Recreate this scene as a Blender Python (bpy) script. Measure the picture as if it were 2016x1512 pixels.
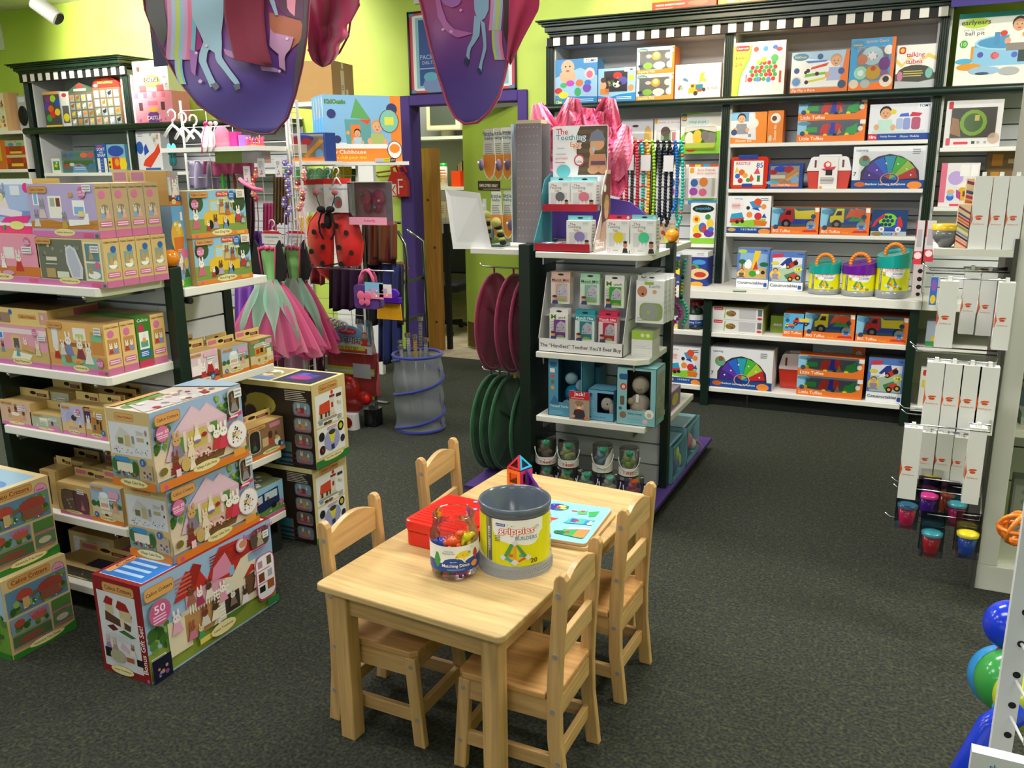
import bpy,math,random
from mathutils import Vector,Matrix
for o in list(bpy.data.objects):bpy.data.objects.remove(o)
S=bpy.context.scene
COL=S.collection
F_PX,CXP,CYP,CAMH=1680.0,1008.0,756.0,1.55
_d=Vector((80,6662,F_PX)).normalized()
_v=Vector((-3658,-380,F_PX));_v=(_v-_d*_v.dot(_d)).normalized()
AX=-_v;AZ=-_d;AY=AZ.cross(AX)
if AY.z<0:AY=-AY
def ray(px,py):
 d=Vector((px-CXP,py-CYP,F_PX));return Vector((d.dot(AX),d.dot(AY),d.dot(AZ)))
def PZ(px,py,z=0.0):
 r=ray(px,py);return Vector((0,0,CAMH))+r*((z-CAMH)/r.z)
def PY(px,py,y):
 r=ray(px,py);return Vector((0,0,CAMH))+r*(y/r.y)
def PX(px,py,x):
 r=ray(px,py);return Vector((0,0,CAMH))+r*(x/r.x)
cam=bpy.data.cameras.new('camera');cam.sensor_fit='HORIZONTAL';cam.sensor_width=36.0
cam.lens=F_PX/2016*36.0;cam.clip_start=0.05;cam.clip_end=60
co=bpy.data.objects.new('camera',cam);COL.objects.link(co)
cr=Vector((AX.x,AY.x,AZ.x));cu=-Vector((AX.y,AY.y,AZ.y));cb=-Vector((AX.z,AY.z,AZ.z))
m=Matrix((cr,cu,cb)).transposed().to_4x4();m.translation=Vector((0,0,CAMH))
co.matrix_world=m;S.camera=co
S.view_settings.view_transform='Standard';S.view_settings.look='None'
S.view_settings.exposure=0.3;S.view_settings.gamma=1.0;S.view_settings.use_curve_mapping=False
w=bpy.data.worlds.new('world');S.world=w;w.use_nodes=True
w.node_tree.nodes['Background'].inputs[0].default_value=(0.85,0.93,1.0,1);w.node_tree.nodes['Background'].inputs[1].default_value=0.5
def area(name,loc,size,power,col=(1,.96,.9),rot=(0,0,0)):
 l=bpy.data.lights.new(name,'AREA');l.shape='RECTANGLE';l.size,l.size_y=size;l.energy=power;l.color=col
 o=bpy.data.objects.new(name,l);o.location=loc;o.rotation_euler=rot;COL.objects.link(o)
def spot(name,loc,to,power,angle,col=(1,.9,.72),blend=.6,r=.04):
 l=bpy.data.lights.new(name,'SPOT');l.energy=power;l.spot_size=math.radians(angle);l.spot_blend=blend;l.color=col;l.shadow_soft_size=r
 o=bpy.data.objects.new(name,l);o.location=loc
 o.rotation_euler=(Vector(to)-Vector(loc)).to_track_quat('-Z','Y').to_euler();COL.objects.link(o)
LAMPS=[(x,y)for x in(-6.6,-3.9,-1.2,1.5)for y in(-1.4,1.2,3.6)]
for x,y in LAMPS:area('troffer_light',(x,y,3.09),(1.15,.55),{-1.4:6,1.2:17,3.6:54}[y])
area('troffer_light',(-3.9,7.0,2.95),(1.1,.4),45)
area('rear_fill_light',(-2.5,-3.9,1.5),(7.5,2.2),18,(.86,.93,1),(math.radians(90),0,0))  # unseen area lamp added behind the camera, fill standing in for window daylight
spot('track_beam',(-6.35,4.9,3.0),(-6.7,6.3,2.75),340,82,(1,.93,.8))
spot('track_beam',(-5.1,4.9,3.0),(-4.9,6.3,2.5),110,75)
spot('track_beam',(-1.45,4.75,3.05),(-1.45,6.15,2.5),170,64,(1,.78,.5))
spot('track_beam',(-2.6,4.6,3.05),(-2.5,6.2,2.75),60,70,(1,.95,.85))
spot('track_beam',(.6,4.6,3.05),(.55,6.1,2.3),34,70,(1,.95,.88))
_M={}
def lin(h):
 if len(h)==3:h=''.join(c*2 for c in h)
 v=[int(h[i:i+2],16)/255 for i in(0,2,4)]
 return tuple(c/12.92 if c<=.04045 else((c+.055)/1.055)**2.4 for c in v)+(1,)
def M(h,k='p'):
 """k: p printed card, g glossy plastic, m matte, k chrome, f fabric, w wood, c clear plastic, s sheer fabric"""
 if(h,k)in _M:return _M[(h,k)]
 mt=bpy.data.materials.new({'p':'printed_card','g':'glossy_plastic','m':'matte_paint','k':'metal','f':'fabric','w':'pine_wood','c':'clear_plastic','s':'sheer_fabric','u':'plush','t':'satin','e':'lamp_diffuser'}[k]+'_'+h)
 mt.use_nodes=True;nt=mt.node_tree;N=nt.nodes;Lk=nt.links;b=N['Principled BSDF']
 c=lin(h);b.inputs['Base Color'].default_value=c
 I=b.inputs
 if k=='p':I['Roughness'].default_value=.38;I['Specular IOR Level'].default_value=.4
 elif k=='g':I['Roughness'].default_value=.16
 elif k=='m':I['Roughness'].default_value=.6;I['Specular IOR Level'].default_value=.3
 elif k=='t':I['Roughness'].default_value=.35;I['Sheen Weight'].default_value=.3 if max(c[:3])>.08 else 0
 elif k=='k':I['Roughness'].default_value=.22;I['Metallic'].default_value=1
 elif k=='e':I['Emission Color'].default_value=(1,.97,.9,1);I['Emission Strength'].default_value=6
 elif k=='f':
  I['Roughness'].default_value=.85;I['Sheen Weight'].default_value=.25 if max(c[:3])>.08 else 0
  tn=N.new('ShaderNodeTexNoise');tn.inputs['Scale'].default_value=60;bp=N.new('ShaderNodeBump');bp.inputs['Strength'].default_value=.3;bp.inputs['Distance'].default_value=.004
  Lk.new(tn.outputs['Fac'],bp.inputs['Height']);Lk.new(bp.outputs[0],I['Normal'])
 elif k=='u':
  I['Roughness'].default_value=.95;I['Sheen Weight'].default_value=.6 if max(c[:3])>.05 else .0
  tn=N.new('ShaderNodeTexNoise');tn.inputs['Scale'].default_value=140;tn.inputs['Detail'].default_value=4;bp=N.new('ShaderNodeBump');bp.inputs['Strength'].default_value=.9;bp.inputs['Distance'].default_value=.01
  Lk.new(tn.outputs['Fac'],bp.inputs['Height']);Lk.new(bp.outputs[0],I['Normal'])
 elif k=='w':
  tc=N.new('ShaderNodeTexCoord');mp=N.new('ShaderNodeMapping');mp.inputs['Scale'].default_value=(3,28,28)
  tn=N.new('ShaderNodeTexNoise');tn.inputs['Scale'].default_value=1.6;tn.inputs['Detail'].default_value=5;tn.inputs['Distortion'].default_value=.6
  rp=N.new('ShaderNodeValToRGB');e=rp.color_ramp.elements;e[0].position=.3;e[1].position=.72
  e[0].color=tuple(x*.66 for x in c[:3])+(1,);e[1].color=tuple(min(1,x*1.06)for x in c[:3])+(1,)
  Lk.new(tc.outputs['Object'],mp.inputs[0]);Lk.new(mp.outputs[0],tn.inputs['Vector']);Lk.new(tn.outputs['Fac'],rp.inputs[0]);Lk.new(rp.outputs[0],I['Base Color'])
  I['Roughness'].default_value=.36
  mt['wood']=1
 elif k in 'cs':
  N.remove(b);out=N['Material Output'];tr=N.new('ShaderNodeBsdfTransparent');mx=N.new('ShaderNodeMixShader')
  if k=='c':
   tr.inputs[0].default_value=c;gl=N.new('ShaderNodeBsdfGlossy');gl.inputs['Roughness'].default_value=.08
   fr=N.new('ShaderNodeFresnel');fr.inputs[0].default_value=1.45
   ad=N.new('ShaderNodeMath');ad.operation='MULTIPLY_ADD';ad.inputs[1].default_value=.8;ad.inputs[2].default_value=.015;Lk.new(fr.outputs[0],ad.inputs[0])
   Lk.new(ad.outputs[0],mx.inputs[0]);Lk.new(tr.outputs[0],mx.inputs[1]);Lk.new(gl.outputs[0],mx.inputs[2])
  else:
   df=N.new('ShaderNodeBsdfDiffuse');df.inputs[0].default_value=c;tl=N.new('ShaderNodeBsdfTranslucent');tl.inputs[0].default_value=c;m2=N.new('ShaderNodeMixShader');m2.inputs[0].default_value=.4
   Lk.new(df.outputs[0],m2.inputs[1]);Lk.new(tl.outputs[0],m2.inputs[2]);mx.inputs[0].default_value=.62
   Lk.new(tr.outputs[0],mx.inputs[1]);Lk.new(m2.outputs[0],mx.inputs[2])
  Lk.new(mx.outputs[0],out.inputs[0])
 _M[(h,k)]=mt;return mt
def woodmat(h,axis):
 """pine with the grain along object axis 0/1/2"""
 key=(h,'w',axis)
 if key in _M:return _M[key]
 mt=M(h,'w').copy();mp=[n for n in mt.node_tree.nodes if n.type=='MAPPING'][0]
 s=[34,34,34];s[axis]=2.2;mp.inputs['Scale'].default_value=s;_M[key]=mt;return mt
_T={}
def glyphs(s,off=0.0):
 key=(s,off)
 if key in _T:return _T[key]
 cu_=bpy.data.curves.new('t','FONT');cu_.body=s;cu_.size=1;cu_.resolution_u=2;cu_.offset=off;cu_.fill_mode='FRONT' if hasattr(cu_,'fill_mode')and False else cu_.fill_mode
 ob=bpy.data.objects.new('t',cu_);COL.objects.link(ob)
 dg=bpy.context.evaluated_depsgraph_get();me=bpy.data.meshes.new_from_object(ob.evaluated_get(dg))
 vs=[(v.co.x,v.co.y)for v in me.vertices];fs=[tuple(p.vertices)for p in me.polygons if p.normal.z>0 or True]
 bpy.data.objects.remove(ob);bpy.data.curves.remove(cu_);bpy.data.meshes.remove(me)
 if not vs:vs=[(0,0)]
 x0=min(v[0]for v in vs);x1=max(v[0]for v in vs);y0=min(v[1]for v in vs);y1=max(v[1]for v in vs)
 _T[key]=(vs,fs,x0,x1,y0,y1);return _T[key]
class MB:
 def __init__(s):s.v=[];s.f=[];s.m=[];s.sm=[];s.mats=[]
 def mi(s,mat):
  if isinstance(mat,str):mat=M(mat)
  if mat not in s.mats:s.mats.append(mat)
  return s.mats.index(mat)
 def add(s,vs,fs,mat,smooth=False):
  b=len(s.v);i=s.mi(mat);s.v.extend(tuple(v)for v in vs)
  for f in fs:s.f.append(tuple(b+k for k in f));s.m.append(i);s.sm.append(smooth)
  return s
 def box(s,x0,x1,y0,y1,z0,z1,mat,T=None):
  vs=[Vector((x,y,z))for z in(z0,z1)for y in(y0,y1)for x in(x0,x1)]
  if T is not None:vs=[T@v for v in vs]
  return s.add(vs,[(0,2,3,1),(4,5,7,6),(0,1,5,4),(1,3,7,5),(3,2,6,7),(2,0,4,6)],mat)
 def cbox(s,c,sz,mat,T=None):
  return s.box(c[0]-sz[0]/2,c[0]+sz[0]/2,c[1]-sz[1]/2,c[1]+sz[1]/2,c[2]-sz[2]/2,c[2]+sz[2]/2,mat,T)
 def rbox(s,x0,x1,y0,y1,z0,z1,r,mat,n=3,axis=2):
  """box whose corners round in the plane across `axis`"""
  a=[(x0,x1),(y0,y1),(z0,z1)];i,j=[(1,2),(0,2),(0,1)][axis]
  P=[]
  for cx,cy,t0 in((a[i][1]-r,a[j][1]-r,0),(a[i][0]+r,a[j][1]-r,90),(a[i][0]+r,a[j][0]+r,180),(a[i][1]-r,a[j][0]+r,270)):
   for k in range(n+1):t=math.radians(t0+90*k/n);P.append((cx+r*math.cos(t),cy+r*math.sin(t)))
  return s.prism(P,axis,a[axis][0],a[axis][1],mat)
 def prism(s,P,axis,h0,h1,mat,T=None,smooth=False):
  vs=[]
  for h in(h0,h1):
   for p in P:
    q=[0,0,0];i,j=[(1,2),(0,2),(0,1)][axis];q[i],q[j]=p;q[axis]=h;q=Vector(q);vs.append(T@q if T is not None else q)
  n=len(P);fs=[tuple(range(n))[::-1],tuple(range(n,2*n))]+[(k,(k+1)%n,n+(k+1)%n,n+k)for k in range(n)]
  return s.add(vs,fs,mat,smooth)
 def cyl(s,p0,p1,r0,mat,r1=None,n=16,caps=True,smooth=True):
  p0,p1=Vector(p0),Vector(p1);r1=r0 if r1 is None else r1
  d=(p1-p0);q=d.to_track_quat('Z','Y')if d.length>1e-9 else Matrix().to_quaternion();L=[]
  for p,r in((p0,r0),(p1,r1)):
   for k in range(n):t=2*math.pi*k/n;L.append(p+q@Vector((r*math.cos(t),r*math.sin(t),0)))
  s.add(L,[(k,(k+1)%n,n+(k+1)%n,n+k)for k in range(n)],mat,smooth)
  if caps:s.add(L,[tuple(range(n))[::-1],tuple(range(n,2*n))],mat)
  return s
 def tube(s,pts,r,mat,n=8,closed=False,flat=1.0):
  pts=[Vector(p)for p in pts];m=len(pts);L=[];up=None
  for i,p in enumerate(pts):
   a=pts[(i-1)%m]if closed or i else p;b=pts[(i+1)%m]if closed or i<m-1 else p
   t=(b-a).normalized()
   if up is None:up=Vector((0,0,1))if abs(t.z)<.9 else Vector((1,0,0))
   e=t.cross(up).normalized();up=e.cross(t).normalized();rr=r[i]if isinstance(r,(list,tuple))else r
   for k in range(n):g=2*math.pi*k/n;L.append(p+e*math.cos(g)*rr+up*math.sin(g)*rr*flat)
  fs=[]
  for i in range(m if closed else m-1):
   j=(i+1)%m
   for k in range(n):fs.append((i*n+k,i*n+(k+1)%n,j*n+(k+1)%n,j*n+k))
  if not closed:fs+=[tuple(range(n))[::-1],tuple(range((m-1)*n,m*n))]
  return s.add(L,fs,mat,True)
 def sph(s,c,r,mat,n=14,m=9,T=None):
  if isinstance(r,(int,float)):r=(r,r,r)
  L=[]
  for i in range(m+1):
   th=math.pi*i/m
   for k in range(n):
    ph=2*math.pi*k/n;v=Vector((r[0]*math.sin(th)*math.cos(ph),r[1]*math.sin(th)*math.sin(ph),r[2]*math.cos(th)))
    if T is not None:v=T@v
    L.append(Vector(c)+v)
  fs=[((i+1)*n+k,(i+1)*n+(k+1)%n,i*n+(k+1)%n,i*n+k)for i in range(m)for k in range(n)]
  return s.add(L,fs,mat,True)
 def lathe(s,prof,mat,n=32,c=(0,0,0),cap=True):
  L=[Vector((c[0]+r*math.cos(2*math.pi*k/n),c[1]+r*math.sin(2*math.pi*k/n),c[2]+z))for r,z in prof for k in range(n)]
  m=len(prof);fs=[(i*n+k,i*n+(k+1)%n,(i+1)*n+(k+1)%n,(i+1)*n+k)for i in range(m-1)for k in range(n)]
  s.add(L,fs,mat,True)
  if cap:s.add(L,[tuple(range(n))[::-1]]if prof[0][0]>.001 else[],mat)
  return s
 def grid(s,fn,nu,nv,mat,smooth=True):
  L=[fn(i/nu,j/nv)for j in range(nv+1)for i in range(nu+1)]
  return s.add(L,[(j*(nu+1)+i,j*(nu+1)+i+1,(j+1)*(nu+1)+i+1,(j+1)*(nu+1)+i)for j in range(nv)for i in range(nu)],mat,smooth)
 def build(s,name,parent=None,loc=None,rz=0,bevel=0,solid=0,sub=0):
  me=bpy.data.meshes.new(name);me.from_pydata([tuple(v)for v in s.v],[],s.f)
  for mt in s.mats:me.materials.append(mt)
  me.polygons.foreach_set('material_index',s.m);me.polygons.foreach_set('use_smooth',s.sm);me.update()
  o=bpy.data.objects.new(name,me);COL.objects.link(o)
  if parent is not None:o.parent=parent
  if loc is not None:o.location=loc
  o.rotation_euler.z=rz
  if solid:md=o.modifiers.new('t','SOLIDIFY');md.thickness=solid;md.offset=0
  if bevel:md=o.modifiers.new('b','BEVEL');md.width=bevel;md.segments=2;md.limit_method='ANGLE';md.angle_limit=math.radians(50)
  if sub:md=o.modifiers.new('s','SUBSURF');md.levels=sub;md.render_levels=sub
  return o
def tag(o,label,cat,group=None):
 o['label']=label;o['category']=cat
 if group:o['group']=group
 return o
def empty(name,loc,label,cat,group=None,rz=0):
 o=bpy.data.objects.new(name,None);o.empty_display_size=.05;COL.objects.link(o);o.location=loc;o.rotation_euler.z=rz
 return tag(o,label,cat,group)
def struct(o):o['kind']='structure';return o
def copy_tree(src,parent=None):
 c=src.copy();COL.objects.link(c);c.parent=parent
 for ch in[x for x in bpy.data.objects if x.parent==src]:
  copy_tree(ch,c)
 return c
class Face:
 def __init__(s,o,U,V,N,cyl=None):
  s.o=Vector(o);s.U=Vector(U);s.V=Vector(V);s.N=Vector(N).normalized();s.W=s.U.length;s.H=s.V.length;s.cyl=cyl
 def pt(s,u,v,n):
  if s.cyl:
   c,r0,r1,a0,a1,z0,z1=s.cyl;a=math.radians(a0+(a1-a0)*u);r=r0+(r1-r0)*v+n
   return Vector((c[0]+r*math.cos(a),c[1]+r*math.sin(a),z0+(z1-z0)*v))
  return s.o+s.U*u+s.V*v+s.N*n
def cylface(c,r0,r1,a0,a1,z0,z1):
 f=Face((0,0,0),(1,0,0),(0,0,1),(0,1,0),(c,r0,r1,a0,a1,z0,z1));f.W=(r0+r1)/2*math.radians(abs(a1-a0));f.H=z1-z0;return f
SKIN='dba57e'
def draw(mb,F,src,kind='p',base=.0004):
 lay=[base]
 def nxt():lay[0]+=.00006;return lay[0]
 def poly(P,c):
  n=nxt()
  if F.cyl:
   xs=[p[0]for p in P];x0,x1=min(xs),max(xs);K=max(2,int((x1-x0)*26)+1);vs=[];fs=[]
   for k in range(K+1):
    x=x0+(x1-x0)*(k/K*.998+.001);ys=[]
    for a,b in zip(P,P[1:]+P[:1]):
     if(a[0]-x)*(b[0]-x)<0:ys.append(a[1]+(b[1]-a[1])*(x-a[0])/(b[0]-a[0]))
    if len(ys)<2:ys=[P[0][1],P[0][1]]
    vs+=[F.pt(x,min(ys),n),F.pt(x,max(ys),n)]
   fs=[(2*k,2*k+2,2*k+3,2*k+1)for k in range(K)];mb.add(vs,fs,M(c,kind));return
  mb.add([F.pt(x,y,n)for x,y in P],[tuple(range(len(P)))],M(c,kind))
 def ell(cx,cy,rx,ry,c,k=14):poly([(cx+rx*math.cos(2*math.pi*i/k),cy+ry*math.sin(2*math.pi*i/k))for i in range(k)],c)
 def rect(a,b,x,y,c):poly([(a,b),(x,b),(x,y),(a,y)],c)
 def text(x0,y0,x1,y1,c,t,rot=False,off=.012):
  vs,fs,a,b,lo,hi=glyphs(t,off);n=nxt()
  lo_,hi_=lo,max(hi,lo+.35)
  bw,bh=(x1-x0)*F.W,(y1-y0)*F.H
  if rot:bw,bh=bh,bw
  sc=min(bw/max(b-a,.01),bh/(hi_-lo_));sx=sc
  if bw/max(b-a,.01)>sc:sx=min(bw/(b-a),sc*1.25)
  w_,h_=(b-a)*sx,(hi_-lo_)*sc;ox,oy=(bw-w_)/2,(bh-h_)/2;L=[]
  for x,y in vs:
   X,Y=ox+(x-a)*sx,oy+(y-lo_)*sc
   if rot:X,Y=bh-Y,X
   L.append(F.pt(x0+X/F.W,y0+Y/F.H,n))
  mb.add(L,fs,M(c,kind))
 ar=F.H/F.W
 for cmd in src.split(';'):
  a=cmd.split()
  if not a:continue
  op=a[0]
  if op=='r':rect(*map(float,a[1:5]),a[5])
  elif op=='e':ell(*map(float,a[1:5]),a[5])
  elif op=='c':x,y,r=map(float,a[1:4]);ell(x,y,r*ar,r,a[4])
  elif op=='b':
   x0,y0,x1,y1=map(float,a[1:5]);ry=min((y1-y0)*.3,(x1-x0)/ar*.3);rx=ry*ar;P=[]
   for cx,cy,t in((x1-rx,y1-ry,0),(x0+rx,y1-ry,90),(x0+rx,y0+ry,180),(x1-rx,y0+ry,270)):
    for k in range(4):g=math.radians(t+30*k);P.append((cx+rx*math.cos(g),cy+ry*math.sin(g)))
   poly(P,a[5])
  elif op=='p':q=list(map(float,a[1:-1]));poly(list(zip(q[::2],q[1::2])),a[-1])
  elif op=='T':text(*map(float,a[1:5]),a[5],' '.join(a[6:]))
  elif op=='V':text(*map(float,a[1:5]),a[5],' '.join(a[6:]),True)
  elif op=='O':
   q=list(map(float,a[1:5]));t=' '.join(a[7:]);vs=glyphs(t,.012);text(q[0]-.008,q[1]-.01,q[2]+.008,q[3]+.01,a[6],t,off=.07);text(*q,a[5],t)
  elif op=='L':
   x0,y0,x1,y1=map(float,a[1:5]);k=int(a[5]);rn=random.Random(k)
   for i in range(k):yy=y0+(y1-y0)*(i+.5)/k;hh=(y1-y0)/k*.22;rect(x0,yy-hh,x0+(x1-x0)*rn.uniform(.75,1),yy+hh,a[6])
  elif op=='u':
   x0,y0,x1,y1=map(float,a[1:5]);k=int(a[5]);sz=float(a[6]);rn=random.Random(int(a[7]));cs=a[8].split(',')
   for i in range(k):
    r=sz*rn.uniform(.5,1.2);rr=r*ar;cx=rn.uniform(x0+min(rr,(x1-x0)/2),x1-min(rr,(x1-x0)/2));cy=rn.uniform(y0+min(r,(y1-y0)/2),y1-min(r,(y1-y0)/2));ell(cx,cy,min(rr,(x1-x0)/2),min(r,(y1-y0)/2),rn.choice(cs),9)
  elif op=='q':
   x,y,z=map(float,a[1:4]);g=z*ar;bc,dc=a[4:6]
   poly([(x-.3*g,y),(x+.3*g,y),(x+.14*g,y+.5*z),(x-.14*g,y+.5*z)],dc)
   ell(x-.11*g,y+.9*z,.06*g,.14*z,bc,8);ell(x+.11*g,y+.9*z,.06*g,.14*z,bc,8)
   ell(x,y+.63*z,.2*g,.18*z,bc,10);ell(x-.07*g,y+.65*z,.025*g,.03*z,'221c18',6);ell(x+.07*g,y+.65*z,.025*g,.03*z,'221c18',6)
  elif op=='k':
   x,y,z=map(float,a[1:4]);g=z*ar
   poly([(x-.34*g,y),(x+.34*g,y),(x+.24*g,y+.5*z),(x-.24*g,y+.5*z)],a[5])
   ell(x-.3*g,y+.22*z,.1*g,.12*z,SKIN,8);ell(x+.3*g,y+.2*z,.1*g,.12*z,SKIN,8)
   ell(x,y+.78*z,.22*g,.23*z,a[4],12);ell(x,y+.72*z,.19*g,.2*z,SKIN,12)
   ell(x-.07*g,y+.74*z,.022*g,.02*z,'33261e',6);ell(x+.07*g,y+.74*z,.022*g,.02*z,'33261e',6);ell(x,y+.63*z,.06*g,.02*z,'a8473f',6)
  elif op=='v':
   x,y,z=map(float,a[1:4]);g=z*ar;cb_,bd,ch=a[4:7]
   rect(x,y+.2*z,x+1.9*g,y+.42*z,ch)
   poly([(x-.05*g,y+.3*z),(x+.62*g,y+.3*z),(x+.62*g,y+z),(x+.25*g,y+z),(x+.1*g,y+.65*z),(x-.05*g,y+.6*z)],cb_)
   poly([(x+.2*g,y+.66*z),(x+.5*g,y+.66*z),(x+.5*g,y+.88*z),(x+.3*g,y+.88*z)],'2b2326')
   poly([(x+.72*g,y+.45*z),(x+1.75*g,y+.45*z),(x+1.95*g,y+.92*z),(x+.85*g,y+.86*z),(x+.66*g,y+.98*z)],bd)
   for wx in(.28,1.5):ell(x+wx*g,y+.2*z,.24*g,.24*z,'1e1e22',14);ell(x+wx*g,y+.2*z,.11*g,.11*z,'8a8f94',10)
  elif op=='h':
   x,y,z=map(float,a[1:4]);g=z*ar;wl,rf=a[4:6]
   rect(x-.5*g,y,x+.5*g,y+.6*z,wl);poly([(x-.6*g,y+.58*z),(x+.6*g,y+.58*z),(x+.3*g,y+z),(x-.3*g,y+z)],rf)
   rect(x-.12*g,y,x+.12*g,y+.35*z,'6a4a34');rect(x-.4*g,y+.25*z,x-.2*g,y+.45*z,'9ec3df');rect(x+.2*g,y+.25*z,x+.4*g,y+.45*z,'9ec3df')
def carton(name,label,cat,x0,x1,y,z,h,d,base,front='',right='',top='',left='',group=None,rz=0,kind='p',tab=None,win=None,sidec=None,topc=None):
 """a box standing at z; y is its front face; the parts it shows are children"""
 w_=x1-x0;mb=MB();base_m=M(base,kind)
 mb.box(-w_/2,w_/2,0,d,0,h,base_m)
 FR=Face((-w_/2,0,0),(w_,0,0),(0,0,h),(0,-1,0))
 RT=Face((w_/2,0,0),(0,d,0),(0,0,h),(1,0,0))
 LF=Face((-w_/2,d,0),(0,-d,0),(0,0,h),(-1,0,0))
 TP=Face((-w_/2,0,h),(w_,0,0),(0,d,0),(0,0,1))
 if sidec:right='r 0 0 1 1 %s;'%sidec+right;left='r 0 0 1 1 %s;'%sidec+left
 if topc:top='r 0 0 1 1 %s;'%topc+top
 for Fc,s_ in((FR,front),(RT,right),(TP,top),(LF,left)):
  if s_:draw(mb,Fc,s_,kind)
 o=mb.build(name,None,(x0+w_/2,y,z),rz);tag(o,label,cat,group)
 if tab:
  th,tc,ta,ty=tab;tb=MB();tb.box(-w_/2,w_/2,ty,ty+.003,h,h+th,M(tc))
  draw(tb,Face((-w_/2,ty,h),(w_,0,0),(0,0,th),(0,-1,0)),ta);tb.build('hang_tab',o)
 if win:
  a,b,c_,d_=win;wb=MB();wb.add([(-w_/2+a*w_,-.006,b*h),(-w_/2+c_*w_,-.006,b*h),(-w_/2+c_*w_,-.006,d_*h),(-w_/2+a*w_,-.006,d_*h)],[(0,1,2,3)],M('ffffff','c'));wb.build('window_film',o)
 return o
 # === the room
WY=6.2;CZ=3.15
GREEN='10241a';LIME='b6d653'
def noise_mat(name,h1,h2,scale,rough,detail=6,bump=0,mid=.5,wid=.2):
 mt=bpy.data.materials.new(name);mt.use_nodes=True;N=mt.node_tree.nodes;L=mt.node_tree.links;b=N['Principled BSDF']
 tc=N.new('ShaderNodeTexCoord');tn=N.new('ShaderNodeTexNoise');tn.inputs['Scale'].default_value=scale;tn.inputs['Detail'].default_value=detail
 rp=N.new('ShaderNodeValToRGB');e=rp.color_ramp.elements;e[0].color=lin(h1);e[1].color=lin(h2);e[0].position=mid-wid/2;e[1].position=mid+wid/2
 L.new(tc.outputs['Object'],tn.inputs['Vector']);L.new(tn.outputs['Fac'],rp.inputs[0]);L.new(rp.outputs[0],b.inputs['Base Color']);b.inputs['Roughness'].default_value=rough
 if bump:bp=N.new('ShaderNodeBump');bp.inputs['Strength'].default_value=.8;bp.inputs['Distance'].default_value=bump;L.new(tn.outputs['Fac'],bp.inputs['Height']);L.new(bp.outputs[0],b.inputs['Normal'])
 return mt
carpet=noise_mat('carpet_loop_pile','151815','3f4338',95,.95,4,.006,.55,.34)
_n=carpet.node_tree.nodes;_l=carpet.node_tree.links
_t2=_n.new('ShaderNodeTexNoise');_t2.inputs['Scale'].default_value=34;_t2.inputs['Detail'].default_value=3
_r2=_n.new('ShaderNodeValToRGB');_r2.color_ramp.elements[0].color=(.82,.85,.82,1);_r2.color_ramp.elements[1].color=(1.35,1.32,.9,1);_r2.color_ramp.elements[0].position=.48;_r2.color_ramp.elements[1].position=.68
_mx=_n.new('ShaderNodeMix');_mx.data_type='RGBA';_mx.blend_type='MULTIPLY';_mx.inputs[0].default_value=1
_l.new([n for n in _n if n.type=='TEX_COORD'][0].outputs['Object'],_t2.inputs['Vector']);_l.new(_t2.outputs['Fac'],_r2.inputs[0])
_l.new([n for n in _n if n.type=='VALTORGB'][0].outputs[0],_mx.inputs[6]);_l.new(_r2.outputs[0],_mx.inputs[7]);_l.new(_mx.outputs[2],_n['Principled BSDF'].inputs['Base Color'])
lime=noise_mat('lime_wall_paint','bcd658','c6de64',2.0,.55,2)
ceilm=noise_mat('ceiling_tile','d8d8d0','e6e6df',60,.9,5,.002)
whitep=M('d9d9d4','m')
b=MB().box(-9.6,3.2,-4.2,WY,-.1,0,carpet);struct(b.build('floor'))
b=MB().box(-9.6,3.2,WY,9.2,-.1,.002,noise_mat('office_vinyl_tile','a99c83','bfb299',9,.35));f2=b.build('floor');struct(f2)
b=MB();b.box(-9.6,3.2,-4.2,9.2,CZ,CZ+.1,ceilm)
for i in range(11):b.box(-9.6+i*1.22,-9.575+i*1.22,-4.2,WY,CZ-.006,CZ,M('cfcfca','m'))
for j in range(17):b.box(-9.6,3.2,-4.1+j*.61,-4.075+j*.61,CZ-.005,CZ,M('cfcfca','m'))
struct(b.build('ceiling'))
DX0,DX1,DZ=-3.783-.03,-2.855,2.05
b=MB();b.box(-9.6,DX0-.03,WY,WY+.13,0,CZ,lime).box(DX1+.03,3.2,WY,WY+.13,0,CZ,lime).box(DX0-.03,DX1+.03,WY,WY+.13,DZ+.03,CZ,lime)
struct(b.build('wall_back'))
struct(MB().box(-9.7,-9.6,-4.2,9.2,0,CZ,lime).build('wall_left'))
struct(MB().box(3.2,3.3,-4.2,9.2,0,CZ,lime).build('wall_right'))
b=MB();b.box(-9.6,-6.6,-4.3,-4.2,0,CZ,lime).box(1.6,3.2,-4.3,-4.2,0,CZ,lime).box(-6.6,1.6,-4.3,-4.2,0,.35,lime).box(-6.6,1.6,-4.3,-4.2,2.65,CZ,lime)
struct(b.build('wall_front'))
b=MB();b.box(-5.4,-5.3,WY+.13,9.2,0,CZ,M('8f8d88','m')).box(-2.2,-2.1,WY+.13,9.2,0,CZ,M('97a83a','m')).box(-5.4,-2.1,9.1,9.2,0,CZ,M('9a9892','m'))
struct(b.build('wall_office'))
b=MB();
for x in(-6.6,-3.9,-1.2,1.55):b.box(x,x+.05,-4.29,-4.21,.35,2.65,M('3a3d3f','m'))
b.box(-6.6,1.6,-4.29,-4.21,.35,.42,M('3a3d3f','m')).box(-6.6,1.6,-4.29,-4.21,2.58,2.65,M('3a3d3f','m'));struct(b.build('window_1'))
b=MB();PUR=M('4f3a86','m');PURD=M('46337a','m')
b.box(-3.932,DX0,WY-.03,WY,0,DZ+.08,PUR).box(DX1,-2.775,WY-.03,WY,0,DZ+.08,PUR).box(DX0,DX1,WY-.03,WY,DZ,DZ+.08,PUR)
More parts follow.
